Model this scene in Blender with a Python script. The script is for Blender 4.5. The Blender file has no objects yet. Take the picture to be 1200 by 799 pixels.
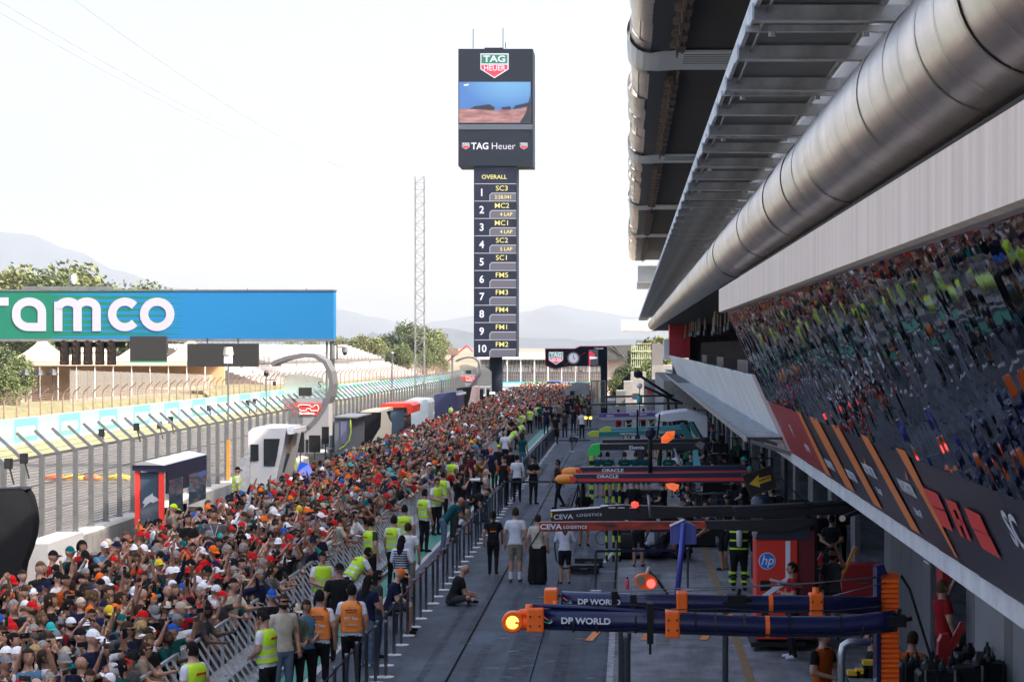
import bpy, bmesh, math, random
import numpy as np
from mathutils import Vector, Matrix, Euler, noise
rnd = random.Random(11)
R = math.radians
sc = bpy.context.scene
# ------------------------------------------------------------------ camera, sky, sun, exposure
F = 2400.0 / 1200.0 * 36.0
CAMH = 5.9
cam_d = bpy.data.cameras.new('camera'); cam = bpy.data.objects.new('camera', cam_d)
sc.collection.objects.link(cam); sc.camera = cam
cam.location = (0, 0, CAMH); cam.rotation_euler = (R(90), 0, 0)
cam_d.lens = F; cam_d.sensor_width = 36.0
cam_d.shift_x = -137.0 / 1200.0; cam_d.shift_y = 5.5 / 1200.0
cam_d.clip_start = 0.2; cam_d.clip_end = 20000
SUN_EL, SUN_BACK = R(42.5), R(24)      # sun over the pit building (+X), a little behind the camera
sun_dir = Vector((math.cos(SUN_EL) * math.cos(SUN_BACK), -math.cos(SUN_EL) * math.sin(SUN_BACK), math.sin(SUN_EL)))
world = bpy.data.worlds.new('World'); sc.world = world; world.use_nodes = True
wn = world.node_tree; wn.nodes.clear()
wo = wn.nodes.new('ShaderNodeOutputWorld'); wb = wn.nodes.new('ShaderNodeBackground')
sky = wn.nodes.new('ShaderNodeTexSky'); sky.sky_type = 'NISHITA'; sky.sun_disc = False
sky.sun_elevation = SUN_EL; sky.sun_rotation = math.atan2(sun_dir.x, sun_dir.y)
sky.air_density = 0.8; sky.dust_density = 7.5; sky.ozone_density = 1.0; sky.altitude = 100
wb.inputs['Strength'].default_value = 0.15
wn.links.new(sky.outputs[0], wb.inputs[0]); wn.links.new(wb.outputs[0], wo.inputs[0])
sun_d = bpy.data.lights.new('sun', 'SUN'); sun_d.energy = 2.9; sun_d.angle = R(0.5); sun_d.color = (1.0, 0.88, 0.72)
sun = bpy.data.objects.new('sun', sun_d); sc.collection.objects.link(sun)
sun.rotation_euler = sun_dir.to_track_quat('Z', 'Y').to_euler()
sc.view_settings.view_transform = 'Standard'; sc.view_settings.look = 'None'
sc.view_settings.gamma = 1.0; sc.view_settings.exposure = 1.86
sc.cycles.max_bounces = 6; sc.cycles.volume_bounces = 0; sc.cycles.transparent_max_bounces = 8
COL = sc.collection

# ------------------------------------------------------------------ helpers
def P(px, py, Y):                      # a point of the place seen at photo pixel (px, py) at distance Y
    return Vector(((px - 737) / 2400.0 * Y, Y, CAMH - (py - 405) / 2400.0 * Y))
def G(px, py, h=0.0):                  # the same for a known height
    Y = (CAMH - h) * 2400.0 / (py - 405)
    return Vector(((px - 737) / 2400.0 * Y, Y, h))
def ob(name, data, parent=None, loc=None, rotz=0.0):
    o = bpy.data.objects.new(name, data); COL.objects.link(o)
    if parent: o.parent = parent
    if loc is not None: o.location = loc
    if rotz: o.rotation_euler = (0, 0, rotz)
    return o
def tag(o, label, cat, group=None, kind=None):
    o['label'] = label; o['category'] = cat
    if group: o['group'] = group
    if kind: o['kind'] = kind
    return o
def thing(name, label, cat, loc=(0, 0, 0), rotz=0.0, group=None):
    return tag(ob(name, None, None, loc, rotz), label, cat, group)
def dup(root, loc=None, rotz=None, label=None, group=None):
    r = root.copy(); COL.objects.link(r)
    if loc is not None: r.location = loc
    if rotz is not None: r.rotation_euler = (0, 0, rotz)
    if label: r['label'] = label
    if group: r['group'] = group
    for ch in list(root.children):
        c = ch.copy(); COL.objects.link(c); c.parent = r
        for g in list(ch.children):
            d = g.copy(); COL.objects.link(d); d.parent = c
    return r
MATS = {}
def mat(name, col, rough=0.6, metal=0.0, var=0.0, scale=4.0, bump=0.0, bscale=None, emit=None, estr=1.0, trans=0.0, spec=None, stretch=None, col2=None, alpha=1.0, detail=5.0, streak=None):
    if name in MATS: return MATS[name]
    m = bpy.data.materials.new(name); m.use_nodes = True; MATS[name] = m
    nt = m.node_tree; b = nt.nodes['Principled BSDF']
    c = tuple(col) + (1.0,)
    b.inputs['Base Color'].default_value = c; b.inputs['Roughness'].default_value = rough; b.inputs['Metallic'].default_value = metal
    if spec is not None: b.inputs['Specular IOR Level'].default_value = spec
    if trans: b.inputs['Transmission Weight'].default_value = trans
    if alpha < 1: b.inputs['Alpha'].default_value = alpha
    if emit is not None:
        b.inputs['Emission Color'].default_value = tuple(emit) + (1,); b.inputs['Emission Strength'].default_value = estr
    if var or bump or col2:
        tc = nt.nodes.new('ShaderNodeTexCoord'); mp = nt.nodes.new('ShaderNodeMapping')
        nt.links.new(tc.outputs['Object'], mp.inputs[0])
        if stretch: mp.inputs['Scale'].default_value = stretch
        n = nt.nodes.new('ShaderNodeTexNoise'); n.inputs['Scale'].default_value = scale; n.inputs['Detail'].default_value = detail; n.inputs['Roughness'].default_value = 0.6
        nt.links.new(mp.outputs[0], n.inputs['Vector'])
        if var or col2:
            rp = nt.nodes.new('ShaderNodeValToRGB'); rp.color_ramp.elements[0].position = 0.32; rp.color_ramp.elements[1].position = 0.68
            d = tuple(max(0, x * (1 - var)) for x in col); e = tuple(min(1, x * (1 + var)) for x in col)
            if col2: d, e = col, col2
            rp.color_ramp.elements[0].color = d + (1,); rp.color_ramp.elements[1].color = tuple(e) + (1,)
            nt.links.new(n.outputs['Fac'], rp.inputs[0]); nt.links.new(rp.outputs[0], b.inputs['Base Color'])
        if bump:
            n2 = n
            if bscale:
                n2 = nt.nodes.new('ShaderNodeTexNoise'); n2.inputs['Scale'].default_value = bscale; n2.inputs['Detail'].default_value = 3
                nt.links.new(mp.outputs[0], n2.inputs['Vector'])
            bp = nt.nodes.new('ShaderNodeBump'); bp.inputs['Strength'].default_value = bump; bp.inputs['Distance'].default_value = 0.05
            nt.links.new(n2.outputs['Fac'], bp.inputs['Height']); nt.links.new(bp.outputs[0], b.inputs['Normal'])
    return m
def hx(s, k=1.0):
    s = s.lstrip('#'); r = []
    for i in (0, 2, 4):
        v = int(s[i:i + 2], 16) / 255.0
        r.append((v / 12.92 if v <= 0.04045 else ((v + 0.055) / 1.055) ** 2.4) * k)
    return tuple(r)
class MB:
    def __init__(s): s.v = []; s.f = []; s.m = []
    def add(s, vs, fs, m=0):
        n = len(s.v); s.v.extend([tuple(p) for p in vs])
        for f in fs: s.f.append(tuple(i + n for i in f)); s.m.append(m)
        return s
    def box(s, x0, x1, y0, y1, z0, z1, m=0):
        vs = [(x, y, z) for z in (z0, z1) for y in (y0, y1) for x in (x0, x1)]
        return s.add(vs, [(0, 2, 3, 1), (4, 5, 7, 6), (0, 1, 5, 4), (2, 6, 7, 3), (0, 4, 6, 2), (1, 3, 7, 5)], m)
    def quad(s, a, b, c, d, m=0): return s.add([a, b, c, d], [(0, 1, 2, 3)], m)
    def bar(s, p, q, w, h=None, m=0, up=(0, 0, 1)):
        h = w if h is None else h
        p = Vector(p); q = Vector(q); d = (q - p).normalized(); u = Vector(up)
        if abs(d.dot(u)) > 0.98: u = Vector((1, 0, 0))
        a = d.cross(u).normalized(); b = a.cross(d).normalized()
        vs = []
        for c in (p, q):
            for i, j in ((-1, -1), (1, -1), (1, 1), (-1, 1)): vs.append(c + a * (i * w / 2) + b * (j * h / 2))
        return s.add(vs, [(0, 1, 2, 3)[::-1], (4, 5, 6, 7), (0, 1, 5, 4), (1, 2, 6, 5), (2, 3, 7, 6), (3, 0, 4, 7)], m)
    def tube(s, pts, r, n=8, m=0, caps=True, rs=None):
        pts = [Vector(p) for p in pts]; rings = []; prev = None
        base = len(s.v)
        for i, p in enumerate(pts):
            d = (pts[min(i + 1, len(pts) - 1)] - pts[max(i - 1, 0)]).normalized()
            u = Vector((0, 0, 1)) if abs(d.z) < 0.95 else Vector((1, 0, 0))
            if prev is not None and abs(d.dot(prev)) < 0.9: u = prev
            a = d.cross(u).normalized(); b = a.cross(d).normalized(); prev = b
            rr = rs[i] if rs else r
            for k in range(n):
                t = 2 * math.pi * k / n
                s.v.append(tuple(p + a * math.cos(t) * rr + b * math.sin(t) * rr))
        for i in range(len(pts) - 1):
            for k in range(n):
                a0 = base + i * n + k; a1 = base + i * n + (k + 1) % n
                s.f.append((a0, a1, a1 + n, a0 + n)); s.m.append(m)
        if caps:
            s.f.append(tuple(base + k for k in range(n))[::-1]); s.m.append(m)
            e = base + (len(pts) - 1) * n
            s.f.append(tuple(e + k for k in range(n))); s.m.append(m)
        return s
    def prism(s, poly, d, m=0, mside=None):       # polygon of 3-D points extruded by vector d
        n = len(poly); d = Vector(d); a = [Vector(p) for p in poly]; b = [p + d for p in a]
        k = len(s.v); s.v.extend([tuple(p) for p in a + b])
        s.f.append(tuple(range(k, k + n))[::-1]); s.m.append(m); s.f.append(tuple(range(k + n, k + 2 * n))); s.m.append(m)
        for i in range(n):
            j = (i + 1) % n; s.f.append((k + i, k + j, k + n + j, k + n + i)); s.m.append(m if mside is None else mside)
        return s
    def prof(s, xz, y0, y1, m=0): return s.prism([(x, y0, z) for x, z in xz], (0, y1 - y0, 0), m)
    def lathe(s, pr, c=(0, 0, 0), n=12, m=0, mt=None):  # pr: list of (r, z)
        c = Vector(c); base = len(s.v)
        for r, z in pr:
            for k in range(n):
                t = 2 * math.pi * k / n
                s.v.append((c.x + r * math.cos(t), c.y + r * math.sin(t), c.z + z))
        for i in range(len(pr) - 1):
            for k in range(n):
                a0 = base + i * n + k; a1 = base + i * n + (k + 1) % n
                s.f.append((a0, a1, a1 + n, a0 + n)); s.m.append(m)
        s.f.append(tuple(base + k for k in range(n))[::-1]); s.m.append(m)
        e = base + (len(pr) - 1) * n; s.f.append(tuple(e + k for k in range(n))); s.m.append(m)
        return s
    def xf(s, M, start=0):
        s.v[start:] = [tuple(M @ Vector(p)) for p in s.v[start:]]; return s
    def mesh(s, name, mats, smooth=False):
        me = bpy.data.meshes.new(name); me.from_pydata(s.v, [], s.f)
        for q in (mats if isinstance(mats, (list, tuple)) else [mats]): me.materials.append(q)
        if max(s.m, default=0) > 0: me.polygons.foreach_set('material_index', s.m)
        if smooth: me.polygons.foreach_set('use_smooth', [True] * len(me.polygons))
        me.update(); return me
    def build(s, name, mats, parent=None, loc=None, smooth=False, rotz=0.0):
        return ob(name, s.mesh(name, mats, smooth), parent, loc, rotz)
def B(*a, **k): return MB().box(*a, **k)
def bevel(o, w=0.01, seg=1):
    md = o.modifiers.new('bevel', 'BEVEL'); md.width = w; md.segments = seg; md.limit_method = 'ANGLE'; return o
TXT = {}
def text_mesh(s, size, bold=0.0, ext=0.004, align='CENTER', shear=0.0, spacing=1.0, mt=None):
    key = (s, size, bold, ext, align, shear, spacing, mt.name if mt else '')
    if key in TXT: return TXT[key]
    cu = bpy.data.curves.new('t', 'FONT'); cu.body = s; cu.size = size; cu.offset = bold * size; cu.extrude = ext
    cu.align_x = align; cu.align_y = 'CENTER'; cu.shear = shear; cu.space_character = spacing; cu.resolution_u = 3
    o = bpy.data.objects.new('t', cu); COL.objects.link(o)
    dg = bpy.context.evaluated_depsgraph_get(); me = bpy.data.meshes.new_from_object(o.evaluated_get(dg))
    bpy.data.objects.remove(o); bpy.data.curves.remove(cu); me.name = 'lettering'
    me.materials.clear(); me.materials.append(mt)
    TXT[key] = me; return me
def text(name, s, size, mt, parent, M, bold=0.0, align='CENTER', shear=0.0, sx=1.0, spacing=1.0, ext=0.004):
    me = text_mesh(s, size, bold, ext, align, shear, spacing, mt)
    o = ob(name, me, parent); o.matrix_local = M @ Matrix.Diagonal((sx, 1, 1, 1)); return o
FACE_CAM = Matrix.Rotation(R(90), 4, 'X')       # lettering upright, read from the -Y side
def at(x, y, z): return Matrix.Translation((x, y, z))
# common materials
steel = mat('galvanised_steel', (0.21, 0.22, 0.23), 0.45, 0.7, 0.18, 3, 0.1)
darksteel = mat('dark_steel', (0.035, 0.037, 0.04), 0.45, 0.5)
black = mat('black_plastic', (0.008, 0.008, 0.009), 0.6, spec=.25)
rubber = mat('rubber', (0.010, 0.010, 0.011), 0.75, spec=.25)
white = mat('white_paint', (0.75, 0.76, 0.78), 0.45, var=0.06, scale=2)
redp = mat('red_paint', (0.55, 0.02, 0.015), 0.4)
orangep = mat('orange_paint', (0.95, 0.15, 0.006), 0.45, var=0.06, scale=6)
navyp = mat('navy_paint', (0.006, 0.010, 0.075), 0.3, 0.2)
greenp = mat('green_paint', (0.0, 0.22, 0.12), 0.5)
lampred = mat('red_lamp', (0.5, 0.01, 0.01), 0.3, emit=(1, 0.03, 0.02), estr=1.0)
lampyel = mat('yellow_lamp', (0.8, 0.5, 0.02), 0.3, emit=(1, 0.55, 0.05), estr=1.5)
glass_dark = mat('dark_glass', (0.02, 0.025, 0.03), 0.08)
# ------------------------------------------------------------------ the setting: ground, track, pit lane, hills
def struct(name, mb, mats, **k):
    o = mb.build(name, mats, **k); o['kind'] = 'structure'; return o
def asphalt(name, a, b, sc1, stain=0.5, rough=0.75, tyre=False):
    m = bpy.data.materials.new(name); m.use_nodes = True; nt = m.node_tree; bs = nt.nodes['Principled BSDF']
    tc = nt.nodes.new('ShaderNodeTexCoord'); L = nt.links.new
    def nz(scale, detail, st=None):
        mp = nt.nodes.new('ShaderNodeMapping'); L(tc.outputs['Object'], mp.inputs[0])
        if st: mp.inputs['Scale'].default_value = st
        n = nt.nodes.new('ShaderNodeTexNoise'); n.inputs['Scale'].default_value = scale; n.inputs['Detail'].default_value = detail; n.inputs['Roughness'].default_value = 0.65
        L(mp.outputs[0], n.inputs['Vector']); return n
    n1 = nz(sc1, 8); n4 = nz(7, 5, (1, 0.06, 1)); n5 = nz(24, 4); n2 = nz(0.5, 6, (2.2, 0.35, 1) if tyre else (1, 1, 1)); n3 = nz(60, 3)
    r1 = nt.nodes.new('ShaderNodeValToRGB'); r1.color_ramp.elements[0].position = 0.35; r1.color_ramp.elements[1].position = 0.7
    r1.color_ramp.elements[0].color = tuple(a) + (1,); r1.color_ramp.elements[1].color = tuple(b) + (1,)
    L(n1.outputs['Fac'], r1.inputs[0])
    r2 = nt.nodes.new('ShaderNodeValToRGB'); r2.color_ramp.elements[0].position = 0.38; r2.color_ramp.elements[1].position = 0.62
    r2.color_ramp.elements[0].color = (1 - stain,) * 3 + (1,); r2.color_ramp.elements[1].color = (1, 1, 1, 1)
    L(n2.outputs['Fac'], r2.inputs[0])
    mx = nt.nodes.new('ShaderNodeMix'); mx.data_type = 'RGBA'; mx.blend_type = 'MULTIPLY'; mx.inputs['Factor'].default_value = 1
    L(r1.outputs[0], mx.inputs[6]); L(r2.outputs[0], mx.inputs[7]); L(mx.outputs[2], bs.inputs['Base Color'])
    prev = mx
    for nn, lo, p0, p1 in ((n4, .80, .36, .60), (n5, .78, .30, .56)):
        rr_ = nt.nodes.new('ShaderNodeValToRGB'); rr_.color_ramp.elements[0].position = p0; rr_.color_ramp.elements[1].position = p1; rr_.color_ramp.elements[0].color = (lo, lo, lo, 1); rr_.color_ramp.elements[1].color = (1, 1, 1, 1)
        L(nn.outputs['Fac'], rr_.inputs[0]); m2 = nt.nodes.new('ShaderNodeMix'); m2.data_type = 'RGBA'; m2.blend_type = 'MULTIPLY'; m2.inputs['Factor'].default_value = 1; L(prev.outputs[2], m2.inputs[6]); L(rr_.outputs[0], m2.inputs[7]); prev = m2
    L(prev.outputs[2], bs.inputs['Base Color'])
    bp = nt.nodes.new('ShaderNodeBump'); bp.inputs['Strength'].default_value = 0.35; bp.inputs['Distance'].default_value = 0.01
    L(n3.outputs['Fac'], bp.inputs['Height']); L(bp.outputs[0], bs.inputs['Normal'])
    bs.inputs['Roughness'].default_value = rough; return m
m_dirt = mat('dry_ground', (0.16, 0.14, 0.09), 0.95, var=0.35, scale=0.03, bump=0.2)
m_lane = asphalt('pit_lane_asphalt', (0.042, 0.054, 0.075), (0.105, 0.128, 0.162), 0.9, 0.55, tyre=True)
m_apron = asphalt('pit_box_concrete', (0.13, 0.135, 0.15), (0.36, 0.37, 0.39), 1.1, 0.5, 0.6, tyre=True)
m_track = asphalt('track_asphalt', (0.12, 0.115, 0.11), (0.18, 0.172, 0.16), 0.8, 0.25, tyre=True)
m_grass = mat('dry_grass', (0.24, 0.225, 0.12), 0.95, col2=(0.17, 0.18, 0.08), scale=0.6, bump=0.3, bscale=30)
m_paintw = mat('worn_white_marking', (0.42, 0.43, 0.44), 0.7, var=0.3, scale=9)
m_painto = mat('orange_marking', (0.75, 0.22, 0.03), 0.6, var=0.2, scale=12)
m_painty = mat('ochre_marking', (0.22, 0.13, 0.045), 0.7, var=0.3, scale=7)
m_green = mat('green_kerb_paint', (0.01, 0.20, 0.13), 0.55, var=0.2, scale=5)
m_concrete = mat('pale_concrete', (0.42, 0.42, 0.40), 0.85, var=0.18, scale=1.6, bump=0.15, bscale=20)
m_gravel = mat('gravel_bed', (0.36, 0.27, 0.18), 0.95, var=0.15, scale=1.5)
def sheet(x0, x1, y0, y1, z, nx=1, ny=1):
    mb = MB(); vs = []; fs = []
    for j in range(ny + 1):
        for i in range(nx + 1): vs.append((x0 + (x1 - x0) * i / nx, y0 + (y1 - y0) * j / ny, z))
    for j in range(ny):
        for i in range(nx):
            a = j * (nx + 1) + i; fs.append((a, a + 1, a + nx + 2, a + nx + 1))
    return mb.add(vs, fs)
struct('ground', sheet(-5000, 5000, -60, 13500, -0.06, 8, 8), m_dirt)
struct('pit_lane', sheet(-14.1, -0.283, -30, 235, 0.0), m_lane)
struct('pit_box_apron', sheet(-0.283, 13, -30, 235, 0.004), m_apron)
tr = MB(); tr.add([(-14.9, -30, -0.012), (-14.9, 300, -0.012), (-20, 420, -0.012), (-27, 420, -0.012), (-29.5, 267, -0.012), (-34.5, 202, -0.012), (-37, 118, -0.012), (-40, -30, -0.012)], [(0, 7, 6, 5, 4, 3, 2, 1)])
struct('race_track', tr, m_track)
gr = MB()
L1 = [(-40.5, -30), (-36.6, 118), (-34.3, 202), (-29.4, 267), (-24, 330)]
for (a, b) in zip(L1[:-1], L1[1:]):
    gr.quad((a[0], a[1], -0.006), (a[0] + 5.2, a[1], -0.006), (b[0] + 5.2 * (0.8 if b[1] > 250 else 1), b[1], -0.006), (b[0], b[1], -0.006))
struct('grass_verge', gr, m_grass)
struct('gravel_trap', sheet(-45, 25, 236, 420, -0.03), m_gravel)
bk = MB()
for (a, b) in zip(L1[1:-1], L1[2:]):
    if b[1] < 270: bk.add([(a[0] - 1.3, a[1] - 20, -.05), (b[0] - 1.3, b[1], -.05), (b[0] - 3.2, b[1], 1.5), (a[0] - 3.6, a[1] - 20, 1.9), (a[0] - 9, a[1] - 20, 2.1), (b[0] - 6, b[1], 1.6)], [(0, 1, 2, 3), (3, 2, 5, 4)])
struct('embankment', bk, mat('dry_bank', (0.20, 0.18, 0.10), .95, col2=(.09, .11, .04), scale=.8, bump=.5, bscale=6))
# lane markings and joints
def strip(name, pts, w, mt, z=0.008):
    mb = MB()
    for a, b in zip(pts[:-1], pts[1:]):
        d = Vector((b[0] - a[0], b[1] - a[1], 0)).normalized(); n = Vector((-d.y, d.x, 0)) * w / 2
        a3 = Vector((a[0], a[1], z)); b3 = Vector((b[0], b[1], z)); mb.quad(a3 + n, a3 - n, b3 - n, b3 + n)
    return struct(name, mb, mt)
m_joint = mat('joint_sealant', (0.006, 0.007, 0.008), 0.9, spec=.05)
strip('lane_joint', [(-3.2, -20), (-3.22, 60), (-3.2, 150)], 0.04, m_joint)
strip('lane_joint', [(-1.72, -20), (-1.75, 45), (-1.9, 150)], 0.02, m_joint)
strip('apron_line', [(-0.34, -20), (-0.34, 44.5)], 0.12, m_paintw)
strip('apron_line', [(-0.34, 46), (-0.34, 190)], 0.05, m_joint)
strip('green_line', [(-5.95, -20), (-5.95, 150)], 0.42, m_green)
strip('white_line', [(-5.66, -20), (-5.66, 150)], 0.13, m_paintw)
strip('ochre_box_line', [tuple(G(x, y)[:2]) for x, y in ((905, 900), (880, 799), (860, 740), (843, 693), (833, 665), (826, 640))], 0.16, m_painty, 0.012)
for k in range(34):
    strip('expansion_joint', [(-0.28, 30 + k * 5.0), (5.2, 30 + k * 5.0)], 0.02, m_joint, 0.009)
for (x0, y0, x1, y1, w) in ((690, 751, 706, 733, .16), (674, 749, 690, 749, .04), (755, 750, 765, 737, .16), (824, 750, 834, 737, .16), (745, 747, 760, 747, .04), (703, 670, 722, 670, .05), (703, 681, 722, 681, .05), (768, 666, 790, 666, .05), (815, 669, 838, 669, .05)):
    a, b = G(x0, y0), G(x1, y1); strip('box_marking', [a[:2], b[:2]], w, m_painto, 0.016)
for (x0, y0, x1, y1) in ((708, 660, 718, 647), (696, 530, 720, 530), (600, 568, 660, 568), (726, 622, 740, 604)):
    a, b = G(x0, y0), G(x1, y1); strip('white_marking', [a[:2], b[:2]], 0.09, m_paintw, 0.02)
rr = random.Random(5)
def tmat():
    m = mat('tyre_rubber_mark', (.012, .013, .015), .8); nt = m.node_tree; b = nt.nodes['Principled BSDF']; n = nt.nodes.new('ShaderNodeTexNoise'); n.inputs['Scale'].default_value = 5; n.inputs['Detail'].default_value = 6
    tc = nt.nodes.new('ShaderNodeTexCoord'); nt.links.new(tc.outputs['Object'], n.inputs['Vector']); r_ = nt.nodes.new('ShaderNodeMapRange'); r_.inputs['From Min'].default_value = .35; r_.inputs['From Max'].default_value = .75; r_.inputs['To Max'].default_value = .42
    nt.links.new(n.outputs['Fac'], r_.inputs['Value']); nt.links.new(r_.outputs[0], b.inputs['Alpha']); return m
m_tyre = tmat()
for k in range(22):
    y0 = rr.uniform(30, 100); x0 = rr.uniform(-4.2, -.8); dx = rr.choice((0, 0, rr.uniform(1, 4))); ln = rr.uniform(8, 22)
    for off in (0, 1.55): strip('tyre_mark', [(x0 + off + dx * (t / 9) ** 2, y0 + ln * t / 9) for t in range(10)], rr.uniform(.14, .30), m_tyre, 0.0095 + .0004 * k + .0002 * (off > 0))
m_scuff = mat('scuffed_paint', (0.16, 0.17, 0.18), 0.8, var=0.4, scale=9)
for k in range(9):
    a = G(rr.uniform(545, 690), rr.uniform(700, 799)); strip('worn_patch', [(a.x, a.y), (a.x + rr.uniform(.05, .25), a.y + rr.uniform(-.2, .2))], 0.03, m_paintw, 0.011)
# mountains: ridges at 2.2 km and 2.8 km, read off the skyline
m_hill = mat('haze_blue_wooded_hill', (0.012, 0.026, 0.040), 0.95, var=0.5, scale=0.008, bump=0.6)  # woods with the blue of distant haze put into the colour
def ridge(Y, pts, seed, depth):
    mb = MB(); n = 160; x0, x1 = pts[0][0], pts[-1][0]; rows = 7; vs = []; fs = []
    for i in range(n + 1):
        px = x0 + (x1 - x0) * i / n
        for (a, b) in zip(pts[:-1], pts[1:]):
            if a[0] <= px <= b[0]: t = (px - a[0]) / (b[0] - a[0]); t = t * t * (3 - 2 * t); py = a[1] + (b[1] - a[1]) * t
        top = P(px, py, Y)
        for j in range(rows + 1):
            s = j / rows; z = top.z * (1 - s) ** 0.9 + noise.noise(Vector((px * 0.035, s * 4, seed))) * 55 * min(1, s * 3) * (1 - s) + noise.noise(Vector((px * 0.2, s * 9, seed))) * 3 * (1 if j == 0 else 2 * (1 - s))
            vs.append((top.x, Y - depth * s, z if j < rows else -5))
    for i in range(n):
        for j in range(rows):
            a = i * (rows + 1) + j; fs.append((a, a + rows + 1, a + rows + 2, a + 1))
    mb.add(vs, fs)
    vb = [(x, y + (0.0), z) for x, y, z in []]
    return mb
struct('mountains', ridge(8500, [(-500, 300), (-200, 262), (-40, 268), (30, 274), (85, 293), (140, 318), (200, 337), (300, 352), (400, 363), (440, 372), (490, 384), (505, 377), (560, 370), (612, 366), (650, 357), (690, 364), (740, 371), (860, 374), (1000, 350), (1400, 330), (1900, 345)], 3.0, 2200), m_hill, smooth=True)
struct('hills', ridge(5000, [(-500, 396), (-100, 394), (300, 394), (420, 396), (480, 388), (520, 384), (560, 390), (620, 396), (680, 399), (760, 397), (1000, 390), (1900, 392)], 8.0, 500), m_hill, smooth=True)

# ------------------------------------------------------------------ trees
m_leaf = mat('leaves_mid', (0.085, 0.115, 0.035), 0.7, var=0.35, scale=0.8)
m_leaf2 = mat('leaves_olive', (0.125, 0.14, 0.045), 0.7, var=0.3, scale=0.8)
m_leaf3 = mat('leaves_dark', (0.055, 0.08, 0.03), 0.7, var=0.35, scale=0.8)
m_bark = mat('bark', (0.09, 0.07, 0.05), 0.9, var=0.3, scale=3)
def tree_meshes(seed, h, r, leafm, wide=1.0, nl=4200, ls=0.23, conic=False):
    q = random.Random(seed); tr_ = MB(); cr = MB()
    tr_.tube([(0, 0, -0.2), (q.uniform(-.2, .2), 0, h * .3), (q.uniform(-.3, .3), q.uniform(-.3, .3), h * .6), (0, 0, h * .9)], .2, 7, rs=[.035 * h, .026 * h, .016 * h, .004 * h])
    cl = []
    for k in range(26):
        t = (k + .5) / 26; a = k * 2.4 + q.uniform(-.4, .4)
        z = h * (.28 + .66 * t); rad = r * wide * (math.sin(math.pi * (0.15 + .8 * t)) if not conic else (1.05 - t)) * q.uniform(.55, 1.05)
        c = Vector((math.cos(a) * rad * .75, math.sin(a) * rad * .75, z)); cl.append((c, r * q.uniform(.26, .46)))
        tr_.tube([(0, 0, z * .72), c * .5 + Vector((0, 0, z * .42)), c], .1, 5, rs=[.012 * h, .007 * h, .002 * h])
    for k in range(nl):
        c, cr_ = cl[q.randrange(len(cl))]
        d = Vector((q.gauss(0, 1), q.gauss(0, 1), q.gauss(0, .8))).normalized() * cr_ * (q.random() ** .45)
        p = c + d; n = Vector((q.gauss(0, 1), q.gauss(0, 1), q.gauss(.5, 1))).normalized(); u = n.orthogonal().normalized() * ls * q.uniform(.6, 1.3); w = n.cross(u).normalized() * ls * q.uniform(.35, .7)
        cr.quad(p - u, p - w, p + u, p + w, 0 if q.random() < .88 else 1)
    return tr_.mesh('trunk', m_bark), cr.mesh('crown', [leafm, m_leaf3 if leafm is not m_leaf3 else m_leaf])
TM = [tree_meshes(1, 10, 3.6, m_leaf), tree_meshes(2, 10, 3.2, m_leaf2), tree_meshes(3, 10, 3.8, m_leaf3), tree_meshes(4, 10, 2.6, m_leaf2, conic=True), tree_meshes(5, 10, 4.2, m_leaf, nl=4600)]
TL = ['mid green broadleaf tree', 'yellowish olive tree', 'dark green dense tree', 'pointed olive pine tree', 'wide bushy green tree']
def tree(k, x, y, h, place, w=1.0, z=0):
    o = thing('tree', TL[k] + ' ' + place, 'tree', (x, y, z), rnd.uniform(0, 6.28), 'trees')
    s = h / 10.6
    for nm, me in (('trunk', TM[k][0]), ('crown', TM[k][1])):
        c = ob(nm, me, o); c.scale = (s * w, s * w, s)
ti = 0
def tree_px(k, px, ytop, Y, place, w=1.0):
    p = P(px, ytop, Y); tree(k, p.x, Y, p.z, place, w)
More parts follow.
